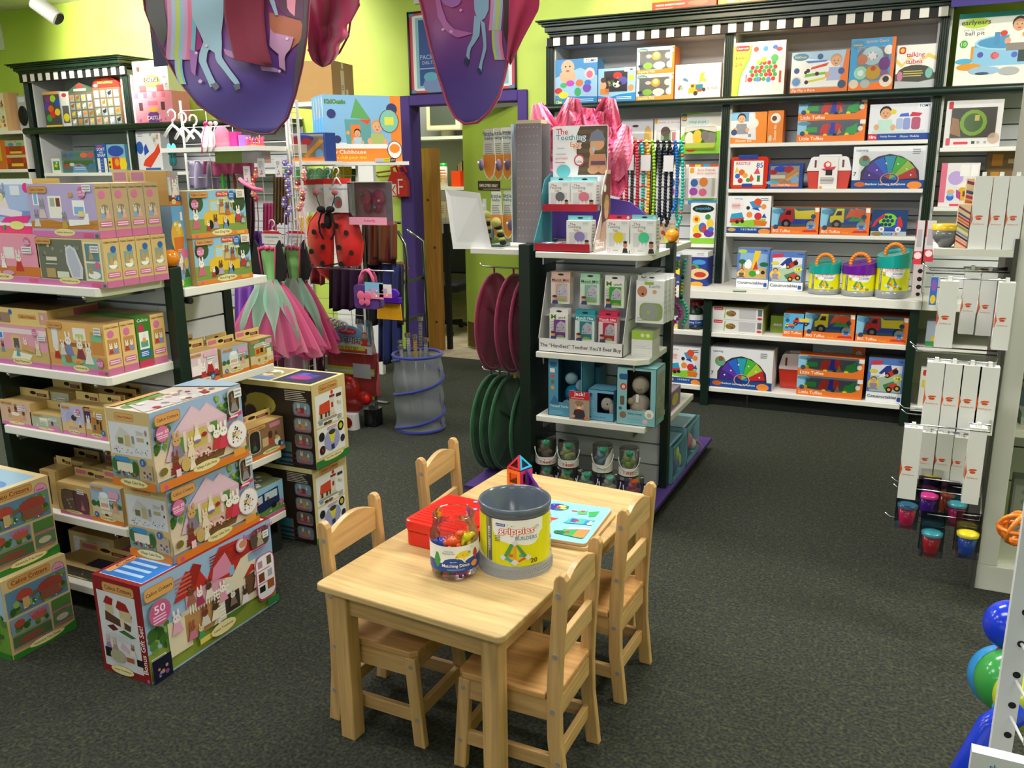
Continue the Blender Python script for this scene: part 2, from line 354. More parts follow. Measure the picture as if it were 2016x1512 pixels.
b.box(DX0-.03,DX0,WY,WY+.14,0,DZ+.03,PURD).box(DX1,DX1+.03,WY,WY+.14,0,DZ+.03,PURD).box(DX0,DX1,WY,WY+.14,DZ,DZ+.03,PURD)
struct(b.build('trim_1',bevel=.008))
hx,hy=DX1-.01,WY+.02;fx,fy=-3.575,6.62;ang=math.atan2(fy-hy,fx-hx);dl=math.hypot(fx-hx,fy-hy)
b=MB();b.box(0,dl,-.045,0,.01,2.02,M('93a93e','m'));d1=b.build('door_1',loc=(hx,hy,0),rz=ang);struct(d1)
b=MB();b.box(.02,dl-.02,.0,.004,.02,.24,M('6a5236','k'));b.build('kick_plate',d1)
b=MB();b.cyl((dl-.06,0,.98),(dl-.06,.05,.98),.012,M('b5b0a5','k')).sph((dl-.06,.06,.98),.026,M('b5b0a5','k'));b.build('door_knob',d1)
def on_door(px,py):
 r=ray(px,py);n=Vector((math.sin(ang),-math.cos(ang),0));P0=Vector((hx,hy,0));C0=Vector((0,0,CAMH));t=(P0-C0).dot(n)/r.dot(n);return C0+r*t
A_,B_=on_door(942.5,365),on_door(985,366);u0=(A_-Vector((hx,hy,A_.z))).length;u1=(B_-Vector((hx,hy,B_.z))).length;zt,zb=on_door(942.5,356).z,on_door(942.5,374).z
b=MB();b.box(u1,u0,.001,.008,zb,zt,M('3a2a20'));draw(b,Face((u0,.008,zb),(u1-u0,0,0),(0,0,zt-zb),(0,1,0)),'T .08 .22 .92 .78 e8e0d0 EMPLOYEES ONLY')
sg=b.build('door_sign',loc=(hx,hy,0),rz=ang);tag(sg,'small dark brown EMPLOYEES ONLY sign on the open green door','sign')
b=MB();b.box(dl-.35,dl-.3,.001,.01,1.2,1.31,M('cfd3cf','m')).box(dl-.332,dl-.318,.01,.02,1.245,1.27,M('eceeea'));tag(b.build('light_switch',loc=(hx,hy,0),rz=ang),'white switch plate on the open lime green office door','switch')
def onwall(px,py,y=WY):return PY(px,py,y)
pl,pr=onwall(803,20).x,onwall(1017,18).x;pt_,pb_=onwall(1000,5).z,onwall(1010,177).z
b=MB();t_=.012;yw=WY-.002
b.box(pl,pr,yw-.02,yw,pb_,pb_+t_,M('1d1a1c','g')).box(pl,pr,yw-.02,yw,pt_-t_,pt_,M('1d1a1c','g')).box(pl,pl+t_,yw-.02,yw,pb_,pt_,M('1d1a1c','g')).box(pr-t_,pr,yw-.02,yw,pb_,pt_,M('1d1a1c','g'))
fp=b.build('framed_poster');tag(fp,'framed blue map poster with a red border above the purple office doorway','poster')
b=MB();b.box(pl+t_,pr-t_,yw-.008,yw,pb_+t_,pt_-t_,M('c2455a'))
draw(b,Face((pl+t_,yw-.008,pb_+t_),(pr-pl-2*t_,0,0),(0,0,pt_-pb_-2*t_),(0,-1,0)),'r .03 .03 .97 .97 d8dde0;r .06 .06 .94 .94 7fb5c4;r .09 .09 .91 .91 20448a;r .09 .3 .91 .312 9fb4d8;r .36 .09 .37 .31 9fb4d8;e .3 .1 .18 .14 6e86b8;e .6 .1 .2 .12 7f95c0;p .2 .93 .32 .9 .34 .8 .28 .78 .22 .86 b9c9c4;p .26 .82 .36 .8 .42 .66 .38 .6 .24 .64 .22 .74 d9918b;p .24 .66 .4 .62 .48 .42 .44 .36 .3 .46 .24 .56 6fb3ab;p .38 .46 .48 .42 .56 .3 .5 .3 .42 .34 d9a59b;u .25 .4 .44 .8 26 .008 3 2d5a50,7b3a40;T .1 .42 .28 .48 9fb0d8 PAGINATED;T .12 .36 .26 .4 9fb0d8 DELTA;e .2 .2 .07 .06 58a0b8;p .7 .1 .9 .1 .8 .3 .74 .25 3d61a0;L .62 .82 .88 .92 5 8fa8d8;r .0 .96 .05 1 5b7fb5;r .95 .96 1 1 5b7fb5;r 0 0 .05 .04 5b7fb5;r .95 0 1 .04 5b7fb5'.replace('PAGINATED','PACIFIC'))
b.build('poster_print',fp)
b=MB();q=onwall(8,98,WY-.01);q2=onwall(0,45,WY-.01);b.box(q.x-.35,q.x,WY-.02,WY,q.z,q2.z,M('e9e9e2'));tag(b.build('wall_notice'),'blank white board on the green wall at the far left edge','notice')
b=MB();q=PY(820,5,WY-.02);b.box(q.x-.02,q.x+.06,WY-.03,WY,q.z-.01,q.z+.12,M('d8d6e0'));tag(b.build('thermostat'),'small white wall box partly hidden above the map poster','thermostat')
fit=None
for k,(x,y)in enumerate(LAMPS):
 if fit is None:
  fit=empty('ceiling_light',(x,y,CZ),'recessed rectangular fluorescent ceiling light with a white frame','ceiling light','fluorescent lights in the ceiling')
  MB().box(-.62,.62,-.32,-.29,-.02,0,whitep).box(-.62,.62,.29,.32,-.02,0,whitep).box(-.62,-.59,-.29,.29,-.02,0,whitep).box(.59,.62,-.29,.29,-.02,0,whitep).build('frame',fit)
  MB().box(-.59,.59,-.29,.29,-.012,-.001,M('f4f2ea','e')).build('diffuser',fit)
 c=fit if k==0 else copy_tree(fit);c.location=(x,y,CZ);c['label']='recessed ceiling light, %s file from the left wall, %s row from the shop window'%(('first','second','third','fourth')[k//3],('first','second','third')[k%3])
p0=PY(68,3,4.7);p1=PY(98,32,4.7);dr=(p1-p0).normalized()
sp=empty('track_spotlight',(p0.x,p0.y,CZ),'white cylindrical track spotlight tilted down from the ceiling, top left','spotlight')
q0=p0-Vector((p0.x,p0.y,CZ));q1=q0+dr*.2+Vector((0,.06,0));W_=M('e4e2df','m')
MB().cyl(q0,q1,.055,W_,n=24).build('housing',sp);MB().cyl(q1-dr*.004,q1+(q1-q0).normalized()*.004,.046,M('3a3530','g'),n=20).build('lens',sp)
MB().cyl((q0+q1)/2,((q0+q1)/2).xy.to_3d()+Vector((0,0,-.02)),.012,W_).build('stem',sp)
tk=MB();tk.box(-7.6,-4.4,p0.y-.02,p0.y+.02,CZ-.022,CZ,W_);tag(tk.build('lighting_track'),'white lighting track on the ceiling above the left displays','track')
# === slatwall and shelf helpers
SLAT=M('c9ccd0','m');GROOVE=M('6d6f72','m');SHELF=M('e2e1da','m');DGREEN=M(GREEN,'t')
def slat(x0,x1,y,z0,z1,parent,pitch=.0915,t=.014,name='slatwall',face=(0,-1)):
 """face (0,-1): front looks to -y at y.  face (1,0): x0,x1 are the y range and y is the x plane"""
 b=MB();n=max(1,round((z1-z0)/pitch));p=(z1-z0)/n
 for k in range(n):
  a,c=z0+k*p+.004,z0+(k+1)*p-.004
  if face==(0,-1):b.box(x0,x1,y,y+t,a,c,SLAT)
  elif face==(1,0):b.box(y-t,y,x0,x1,a,c,SLAT)
  else:b.box(y,y+t,x0,x1,a,c,SLAT)
 if face==(0,-1):b.box(x0,x1,y+t,y+t+.006,z0,z1,GROOVE)
 elif face==(1,0):b.box(y-t-.006,y-t,x0,x1,z0,z1,GROOVE)
 else:b.box(y+t,y+t+.006,x0,x1,z0,z1,GROOVE)
 return b.build(name,parent)
def shelf(x0,x1,y0,y1,z,parent,t=.028,chamfer=0,mat=None):
 P=[(x0,y0),(x1-chamfer,y0),(x1,y0+chamfer),(x1,y1),(x0,y1)]if chamfer else[(x0,y0),(x1,y0),(x1,y1),(x0,y1)]
 return MB().prism(P,2,z-t,z,mat or SHELF).build('shelf',parent,bevel=.003)
def fluted(x0,x1,y,z0,z1,parent,mat=None,d=.05):
 b=MB();mat=mat or DGREEN;b.box(x0,x1,y+.008,y+d,z0,z1,mat);n=4;w_=(x1-x0)/n
 for k in range(n):b.cyl((x0+w_*(k+.5),y+.008,z0),(x0+w_*(k+.5),y+.008,z1),w_*.42,mat,n=8,caps=False)
 return b.build('post',parent)
def cornice(x0,x1,yf,z0,z1,parent,ret=True,mat=None):
 """stepped crown moulding, front and both returns"""
 b=MB();mat=mat or DGREEN;h=z1-z0
 for a,c,o in((0,.18,.02),(.18,.3,.03),(.3,.62,.045),(.62,.78,.062),(.78,.9,.08),(.9,1,.095)):
  b.box(x0-o,x1+o,yf-o,WY-.003,z0+h*a,z0+h*c,mat)
 return b.build('cornice',parent,bevel=.004)
def checker(x0,x1,yf,z0,z1,parent,n,xs=()):
 b=MB();b.box(x0,x1,yf-.006,yf+.02,z0,z1,M('1c1b1b','m'));p=(x1-x0)/n
 for k in range(n):b.box(x0+p*(k+.5),x0+p*(k+1),yf-.01,yf-.006,z0+.004,z1,M('e8e4dc','m'))
 return b.build('checker_trim',parent)
 # === right wall shelving
YF=5.88
RU=empty('wall_shelving',(0,0,0),'dark green checker-trimmed wall shelving full of toddler toys, right of the doorway','shelving')
X=[(-2.497,-2.443),(-1.247,-1.198),(-.004,.045)]
ZR,Z2,Z3,Z4,ZC,ZM,ZB=1.99,1.693,1.403,1.113,.77,.497,.128
for i,(a,c)in enumerate(X):fluted(a,c,YF,ZC,2.38 if i<3 else ZR,RU)
cornice(-2.435,.03,YF-.015,2.43,2.535,RU);checker(-2.48,.03,YF-.012,2.372,2.43,RU,25)
b=MB();b.cyl((-2.53,YF-.012,ZR-.028),(1.8,YF-.012,ZR-.028),.028,DGREEN,n=16);b.box(-2.5,1.8,YF,WY-.02,ZR-.03,ZR,DGREEN);b.build('rail',RU)
WP=M('d2d2d2','m')
b=MB();b.box(-2.443,-1.247,WY-.016,WY-.01,ZR,2.43,WP).box(-1.198,-.004,WY-.016,WY-.01,ZR,2.43,WP)
for a,c in X:b.box(a-.012 if a>-2 else a,a,YF+.05,WY-.02,ZC,2.43,WP).box(c,c+.014,YF+.03,WY-.02,ZC,2.43,WP)
b.box(-2.5,.045,YF+.02,WY-.02,2.38,2.43,WP);b.build('back_panel',RU)
slat(-2.43,-1.247,WY-.03,ZC,ZR-.03,RU);slat(-1.184,-.016,WY-.03,ZC,ZR-.03,RU);slat(.059,1.8,WY-.03,ZC,ZR-.03,RU)
for z in(Z2,Z3,Z4):shelf(-1.184,-.006,YF+.01,WY-.035,z,RU,.024)
ZA1=PY(1360,480,YF).z;shelf(-2.0,-1.26,YF+.01,WY-.035,ZA1,RU,.024)
shelf(.062,1.8,YF+.01,WY-.035,1.642,RU,.024);shelf(.062,1.8,YF+.01,WY-.035,1.294,RU,.024)
YC=5.5
b=MB();b.box(-2.5,.052,YC,WY-.035,ZC-.052,ZC,SHELF);b.build('counter',RU,bevel=.003)
MB().box(.054,1.8,YC,WY-.035,ZC-.052,ZC,SHELF).build('counter',RU,bevel=.003)
for a,c in((-2.5,-2.44),(-1.228,-1.176),(-.007,.044)):MB().box(a,c,YC+.02,WY-.035,.0,ZC-.054,M(GREEN,'t')).build('lower_divider',RU)
for a,c in((-2.44,-1.23),(-1.174,-.009),(.046,1.8)):
 shelf(a,c,YC+.03,WY-.04,ZM,RU,.03);shelf(a,c,YC+.03,WY-.04,ZB,RU,.03)
b=MB();b.box(-2.44,-1.23,WY-.05,WY-.04,ZM,ZC-.05,WP).box(-1.174,-.01,WY-.05,WY-.04,ZB,ZC-.05,WP).box(-2.44,-1.23,WY-.05,WY-.04,ZB,ZM-.03,WP).box(.046,1.8,WY-.05,WY-.04,ZB,ZC-.05,WP);b.build('back_panel',RU)
b=MB();b.box(-2.5,1.8,YC+.07,YC+.085,0,ZB-.03,M('101412','m'));b.build('kick_board',RU)
b=MB();b.box(-.93,-.922,YC+.065,YC+.07,0,ZB-.03,M('8a8f90','k'));b.build('kick_board_joint',RU)
# === left wall shelving
LU=empty('wall_shelving',(0,0,0),'dark green wall shelving unit with checkered trim behind the left displays','shelving')
LY=5.8
for a,c in((-7.89,-7.825),(-6.575,-6.51)):fluted(a,c,LY,.3,2.4,LU)
cornice(-7.87,-6.56,LY-.015,2.47,2.56,LU);checker(-7.9,-6.5,LY-.012,2.40,2.47,LU,13)
b=MB();b.cyl((-7.93,LY-.012,1.955),(-4.9,LY-.012,1.955),.032,DGREEN,n=16);b.box(-7.9,-4.9,LY,WY-.02,1.93,1.985,DGREEN);b.build('rail',LU)
b=MB();b.box(-7.8,-6.6,WY-.016,WY-.01,1.985,2.46,WP).box(-7.8,-7.78,LY+.03,WY-.03,.3,2.46,WP).box(-6.62,-6.6,LY+.03,WY-.03,.3,2.46,WP).box(-6.51,-6.49,LY+.04,WY-.03,.3,2.4,WP).box(-6.49,-4.9,WY-.016,WY-.01,1.985,2.0,WP);b.build('back_panel',LU)
slat(-7.78,-6.62,WY-.03,.3,1.93,LU,.12);slat(-6.49,-4.9,WY-.03,.3,1.93,LU,.12)
ZL2=PY(170,340,LY).z;shelf(-7.78,-6.62,LY+.01,WY-.035,ZL2,LU,.03);shelf(-6.48,-4.9,LY+.01,WY-.035,ZL2,LU,.03)
shelf(-7.78,-6.62,LY-.2,WY-.035,.9,LU,.03)
# === table and chairs
PINE='d2a86e';BOLT=M('8b8d90','g')
TC=Vector((-1.051,2.143));TR=math.radians(-4.2)
tb=empty('wooden_table',(TC.x,TC.y,0),'low rectangular pine play table holding a red case, a toy jar and a grey bucket','table',rz=TR)
hw,hl=.29,.512
MB().rbox(-hw,hw,-hl,hl,.46,.48,.018,woodmat('d8b77e',0)).build('tabletop',tb,bevel=.004)
for y in(-hl+.045,hl-.063):MB().box(-hw+.07,hw-.07,y,y+.018,.385,.46,woodmat(PINE,0)).build('apron',tb,bevel=.001)
for x in(-hw+.045,hw-.063):MB().box(x,x+.018,-hl+.07,hl-.07,.385,.46,woodmat(PINE,1)).build('apron',tb,bevel=.001)
for sx in(-1,1):
 for sy in(-1,1):
  x,y=sx*(hw-.055),sy*(hl-.055);MB().box(x-.024,x+.024,y-.024,y+.024,0,.46,woodmat(PINE,2)).build('leg',tb,bevel=.004)
def make_chair():
 r=empty('wooden_chair',(0,0,0),'x','chair','pine chairs around the play table')
 W2=.118;T=.022
 MB().prism([(-W2+.002,.03),(-W2+.002,.0),(W2-.002,.0),(W2-.002,.03),(W2+.012,.03),(W2+.012,.262),(W2-.004,.278),(-W2+.004,.278),(-W2-.012,.262),(-W2-.012,.03)],2,.272,.292,woodmat('cf9c5e',1)).build('seat',r,bevel=.004)
 for s in(-1,1):
  x0,x1=(s*W2-T/2,s*W2+T/2)
  P=[(-.03,0),(.008,0),(.026,.16),(.028,.27),(.026,.34),(.008,.6),(.002,.612),(-.008,.618),(-.018,.616),(-.026,.604),(-.012,.36),(-.009,.26),(-.012,.16)]
  po=MB().prism(P,0,x0,x1,woodmat(PINE,2)).build('back_post',r,bevel=.003)
  for z,y in((.565,-.004),(.4,.004),(.245,.01),(.1,-.004)):MB().cyl((s*(W2+T/2),y,z),(s*(W2+T/2+.0015),y,z),.0065,BOLT,n=10).build('bolt',po)
  po=MB().prism([(.262,0),(.298,0),(.275,.272),(.24,.272)],0,x0,x1,woodmat(PINE,2)).build('leg',r,bevel=.003)
  for z,y in((.245,.262),(.085,.276)):MB().cyl((s*(W2+T/2),y,z),(s*(W2+T/2+.0015),y,z),.006,BOLT,n=10).build('bolt',po)
  MB().box(x0+.003 if s<0 else x0-.002,x1+.002 if s<0 else x1-.003,.022,.255,.215,.272,woodmat(PINE,1)).build('apron',r,bevel=.001)
  MB().box(x0+.003,x1-.003,.0,.27,.075,.115,woodmat(PINE,1)).build('stretcher',r,bevel=.002)
 MB().box(-W2+T/2,W2-T/2,.25,.266,.222,.272,woodmat(PINE,0)).build('apron',r,bevel=.001)
 MB().box(-W2+T/2,W2-T/2,.0,.016,.215,.268,woodmat(PINE,0)).build('apron',r,bevel=.001)
 for y in(.0,.262):MB().box(-W2+T/2,W2-T/2,y,y+.016,.08,.12,woodmat(PINE,0)).build('stretcher',r,bevel=.002)
 xs=[(-W2+T/2)+i*(2*W2-T)/10 for i in range(11)]
 MB().prism([(x,.508)for x in(xs[0],xs[-1])]+[(x,.575+.03*math.sin(math.pi*(10-i)/10))for i,x in enumerate(xs[::-1])],1,-.014,.003,woodmat('d8b078',0)).build('back_rail',r,bevel=.002)
 MB().box(-W2+T/2,W2-T/2,-.006,.011,.38,.438,woodmat('d8b078',0)).build('back_rail',r,bevel=.002)
 return r
ch=make_chair();chairs=[(ch,-.70,1.838,90,'pine chair at the near right of the play table, closest to the camera'),(None,-.685,2.278,88,'pine chair at the far right side of the play table, behind another chair'),(None,-1.395,1.865,-91,'pine chair tucked under the near left side of the play table'),(None,-1.432,2.43,-88,'pine chair at the far left side of the play table, beside the red case')]
for o,x,y,a,lb in chairs:
 o=o or copy_tree(ch);o.location=(x,y,0);o.rotation_euler.z=math.radians(a);o['label']=lb
TZ=.48
c0=Vector((-1.287,1.966));rc=empty('plastic_case',(c0.x,c0.y,TZ),'red ribbed plastic toy case lying on the play table behind the clear jar','case',rz=math.radians(-5))
RED=M('e0281c','g')
MB().rbox(0,.235,0,.232,0,.046,.02,RED).build('base',rc,bevel=.004)
b=MB();b.rbox(-.003,.238,-.003,.235,.047,.078,.022,RED)
for k in range(13):b.cyl((.012,.018+k*.0163,.078),(.223,.018+k*.0163,.078),.0058,RED,n=8)
lid=b.build('lid',rc,bevel=.004)
b=MB();rn=random.Random(4)
for x,y,c in((.12,.2,'7aa6dc'),(.145,.21,'7aa6dc'),(.17,.195,'7aa6dc'),(.2,.22,'7aa6dc'),(.11,.17,'e8a23a'),(.13,.235,'e8a23a'),(.165,.24,'e8a23a'),(.15,.15,'7aa6dc'),(.21,.21,'7aa6dc')):b.cyl((x,y,.084),(x,y,.0855),.007 if c[0]=='7' else .003,M(c),n=10)
b.box(.113,.172,.222,.226,.084,.0855,M('7aa6dc')).box(.2,.225,.205,.209,.084,.0855,M('7aa6dc'));b.build('printed_notes',lid)
MB().box(.09,.16,-.012,-.004,.03,.06,RED).build('latch',rc,bevel=.002)
bc=Vector((-.9375,1.986));bk=empty('toy_bucket',(bc.x,bc.y,TZ),'open grey round toy bucket with yellow and white grippies label on the table','bucket')
GREY=M('5a6472','g');SILV=M('9ba0a6','g');FA=math.degrees(math.atan2(-bc.y,-bc.x))
b=MB();b.lathe([(.094,.003),(.0965,.01),(.0965,.17),(.0985,.17),(.0995,.173),(.0985,.176),(.0995,.179),(.1,.183),(.1,.193),(.098,.196),(.0955,.196),(.0945,.185),(.0905,.18),(.09,.006),(.0,.005)],GREY,56);b.build('tub',bk)
def wavy(u,v):
 a=math.radians(FA-180+360*u);top=.047+.013*math.cos(math.radians(360*u-180)*1.0+2.6);r=.1035-.002*v
 return Vector((r*math.cos(a),r*math.sin(a),.0+top*v))
b=MB();b.grid(wavy,60,4,SILV);b.grid(lambda u,v:wavy(u,1)*(1-.06*v)if False else Vector((wavy(u,1).x*(1-.065*v),wavy(u,1).y*(1-.065*v),wavy(u,1).z-.001*v)),60,1,SILV)
rn=random.Random(1)
for i in range(56):
 for j in range(3):a=math.radians(FA-90+i*3.2+(j%2)*1.6);z=.008+j*.009;b.sph((.1034*math.cos(a),.1034*math.sin(a),z),(.0014,.0014,.0018),SILV,6,4)
b.build('base_band',bk)
lf=cylface((0,0,0),.0972,.0972,FA-100,FA+100,.035,.168);lb=MB()
def gripart(sub,num,tall=False):
 return('r 0 0 1 1 e3e012;r .24 0 .3 1 6b6a72;V .248 .26 .293 .8 e8e8ea Toddler STEM;r .31 .72 .74 1 f2f1f4;e .52 .74 .21 .26 f2f1f4;e .6 .58 .1 .13 f2f1f4;e .44 .62 .09 .1 f2f1f4;r .34 .86 .42 .92 2a3f9c;T .345 .87 .415 .91 fff guidecraft;u .43 .86 .5 .92 8 .012 3 8ab03a,c8cc4a;O .37 .67 .65 .84 ffffff d8442f grippies;''T .5 .57 .68 .665 4e93ab %s;L .33 .52 .39 .66 4 6f7a30;p .5 .5 .52 .5 .6 .2 .56 .19 4e9a4f;p .46 .5 .49 .5 .44 .19 .4 .2 4e9a4f;r .485 .12 .505 .5 eda62c;p .41 .18 .42 .24 .49 .12 .48 .07 3f9fc9;p .5 .07 .51 .12 .59 .24 .6 .19 e2552b;r .45 .22 .48 .28 e2552b;r .53 .22 .56 .27 3f9fc9;''c .495 .52 .07 dcdbe4;c .4 .2 .07 dcdbe4;c .6 .2 .07 dcdbe4;c .495 .1 .08 dcdbe4;T .62 .06 .68 .16 2a2a2a %s;c .68 .84 .06 e9e9d6;L .665 .82 .695 .86 2 9a9a9a;u .84 .05 1 .95 8 .06 2 7ac0d0,eef0f2,e8503a'%(sub,num))
draw(lb,lf,gripart('BUILDERS','20'));lb.build('label',bk)
jc=Vector((-1.065,1.868));jr=empty('plastic_jar',(jc.x,jc.y,TZ),'open clear plastic jar of small dinosaur counters on the play table','jar')
b=MB();prof=[(.0,.002),(.055,.002),(.063,.01),(.066,.03),(.066,.112),(.0645,.126),(.058,.14),(.056,.147),(.0575,.152),(.056,.158),(.0575,.165),(.0565,.174)]
b.lathe(prof,M('f6f6f4','c'),48,cap=False);b.lathe([(.0585,.173),(.0575,.176),(.056,.173)],M('f4f4f2','c'),48,cap=False);b.build('jar_body',jr)
FJ=math.degrees(math.atan2(-jc.y,-jc.x));jf=cylface((0,0,0),.0664,.0664,FJ-95,FJ+95,.03,.106);b=MB()
draw(b,jf,'r 0 .02 1 .98 f3f3f1;r 0 .02 1 .34 1f4ba0;e .48 .34 .14 .2 1f4ba0;e .82 .38 .2 .12 1f4ba0;e .2 .3 .12 .12 1f4ba0;e .27 .45 .05 .3 3f9a4a;p .22 .3 .32 .3 .28 .6 .24 .6 3f9a4a;e .62 .66 .1 .13 f2d62c;e .53 .58 .035 .09 f2d62c;r .6 .46 .625 .56 f2d62c;e .525 .6 .006 .03 30281a;u .58 .6 .68 .72 6 .02 4 e08a2a;T .35 .76 .5 .83 8a8f9a Learning;T .35 .69 .5 .76 8a8f9a Resources;T .44 .37 .52 .43 ffffff Snap n Learn;T .34 .16 .68 .33 ffffff Matching Dinos;L .4 .08 .62 .14 2 9db4dc;e .76 .24 .06 .12 f0923c;e .78 .6 .04 .2 c23a4a;T .68 .86 .76 .92 9a9a9a 12')
b.build('label',jr)
def dino(col,x,y,z,a,tilt=0,s=1.0,where='inside the clear jar'):
 b=MB();T=Matrix.Rotation(tilt,3,'Y');m_=M(col[0],'g')
 b.sph((0,0,0),(.021*s,.013*s,.013*s),m_,14,8,T)
 b.sph(T@Vector((.022*s,0,.014*s)),(.011*s,.009*s,.008*s),m_,10,7,T);b.tube([T@Vector((.012*s,0,.004*s)),T@Vector((.02*s,0,.012*s))],.008*s,m_,8)
 b.tube([T@Vector((-.016*s,0,.002*s)),T@Vector((-.028*s,0,.0)),T@Vector((-.036*s,0,.006*s))],[.009*s,.006*s,.002*s],m_,8)
 for dx in(-.011,.011):
  for dy in(-.008,.008):b.tube([T@Vector((dx*s,dy*s,-.006*s)),T@Vector((dx*s*1.15,dy*s*1.2,-.021*s))],[.0055*s,.005*s],m_,8)
 for k in range(4):b.sph(T@Vector(((-.016+k*.009)*s,0,.013*s)),(.003*s,.002*s,.005*s),m_,6,5)
 o=b.build('toy_dinosaur',None,(jc.x+x,jc.y+y,TZ+z),a);tag(o,col[1],'toy','toy dinosaurs in the jar')
dino(('2546b8','blue plastic dinosaur on top of the pile at the left of the jar'),-.026,-.016,.088,.6,.2)
dino(('ef5a1c','orange plastic dinosaur on top in the middle of the jar'),.006,-.014,.098,.2,-.35,1.12)
dino(('e9dc20','yellow plastic dinosaur on top at the right of the jar'),.026,.014,.1,1.2,.5)
dino(('34a8c4','light blue plastic dinosaur at the right of the jar under the yellow one'),.034,-.012,.07,-.6)
dino(('6f9c3a','green plastic dinosaur at the bottom left of the jar'),-.02,-.02,.025,.3)
dino(('8a38b0','purple plastic dinosaur at the bottom right of the jar'),.024,-.018,.025,-.3)
dino(('d23a3a','red plastic dinosaur deep in the middle of the jar'),-.002,.022,.052,1.4)
pz=empty('puzzle_board',(-.785,2.136,TZ),'light blue wooden picture puzzle on the play table with six picture pieces','puzzle',rz=math.radians(3))
PLY=M('c9a878','m')
b=MB();b.rbox(-.22,0,0,.285,.0115,.0205,.014,PLY);b.build('board',pz,bevel=.001)
b=MB();b.rbox(-.219,-.001,.001,.284,.0205,.0208,.013,M('8ccbe8'))
FP=Face((-.22,0,.0208),(.22,0,0),(0,.285,0),(0,0,1))
draw(b,FP,'e .24 .82 .17 .1 3b2f9a;p .22 .73 .4 .78 .4 .88 .26 .91 2f7a5a;e .3 .86 .06 .03 f2e27a;c .26 .82 .025 d8332a;e .34 .8 .05 .025 e9c74a;e .12 .55 .14 .1 3aa657;L .06 .56 .2 .64 5 eceef0;p .72 .8 .86 .86 .86 .72 .78 .66 3aa657;p .56 .78 .7 .83 .72 .73 .6 .7 56b070;c .64 .79 .025 d8332a;r .48 .76 .56 .79 d9594e;''r .1 .2 .34 .42 e4502f;p .1 .42 .3 .42 .4 .52 .2 .52 e4502f;L .12 .22 .32 .4 7 c93c22;c .26 .46 .022 f2c24a;c .1 .3 .028 d8332a;p .5 .42 .84 .46 .9 .6 .56 .58 4fb3b0;r .58 .47 .66 .56 5a49a8;c .66 .52 .026 d8332a;r .78 .46 .84 .56 2f86d0;r .84 .45 .87 .55 f2f2f2;c .86 .48 .03 e8cfa0;p .52 .14 .9 .1 .9 .3 .6 .28 3aa657;p .76 .12 .92 .12 .92 .34 .78 .3 e88a4a;p .6 .26 .9 .34 .92 .38 .66 .34 f2f2ea;c .66 .2 .026 d8332a;e .56 .17 .08 .04 236b45;u .05 .05 .95 .97 30 .008 3 4f9fc8,6fb4d8,d9a8c8,dfe8a8')
b.build('picture_face',pz)
p2=MB();p2.rbox(-.215,.006,-.006,.279,0,.0105,.014,PLY);o=p2.build('puzzle_board',None,(-.785,2.136,TZ),math.radians(1),bevel=.001);tag(o,'lower plywood puzzle board mostly hidden under the light blue puzzle','puzzle')
mg=empty('magnetic_tiles',(-1.183,2.548,TZ),'small house of see-through coloured magnetic tiles at the far edge of the table','toy',rz=math.radians(-18))
def tile(P,col,nm='tile'):
 P=[Vector(p)for p in P];c=sum(P,Vector())/len(P);n_=(P[1]-P[0]).cross(P[2]-P[0]).normalized()*.003;b=MB();Q=[c+(p-c)*.6 for p in P];k=len(P)
 vs=[p+n_ for p in P]+[p+n_ for p in Q]+[p-n_ for p in P]+[p-n_ for p in Q];fs=[]
 for i in range(k):
  j=(i+1)%k;fs+=[(i,j,k+j,k+i),(2*k+j,2*k+i,3*k+i,3*k+j),(i,2*k+i,2*k+j,j),(k+i,k+j,3*k+j,3*k+i)]
 b.add(vs,fs,M(col,'g'));b.add(Q,[tuple(range(k))],M(col,'c'));b.build(nm,mg)
e=.03;h_=.06
tile([(-e,-e,.001),(e,-e,.001),(e,-e,h_),(-e,-e,h_)],'f0701e');tile([(e,-e,.001),(e,e,.001),(e,e,h_),(e,-e,h_)],'b02a6a');tile([(-e,e,.001),(e,e,.001),(e,e,h_),(-e,e,h_)],'2d5fbc');tile([(-e,-e,.001),(-e,e,.001),(-e,e,h_),(-e,-e,h_)],'e0b020')
ap=(0,0,h_+.046)
tile([(-e,-e,h_+.004),(e,-e,h_+.004),ap],'c8182c');tile([(e,-e,h_+.004),(e,e,h_+.004),ap],'20a0d8');tile([(e,e,h_+.004),(-e,e,h_+.004),ap],'58a838');tile([(-e,e,h_+.004),(-e,-e,h_+.004),ap],'7a30a8')
tile([(e+.006,0,.001),(e+.07,0,.001),(e+.006,0,h_)],'5a209a');tile([(e+.062,-.004,.001),(e+.078,.004,.001),(e+.062,.006,.012)],'f0641e')
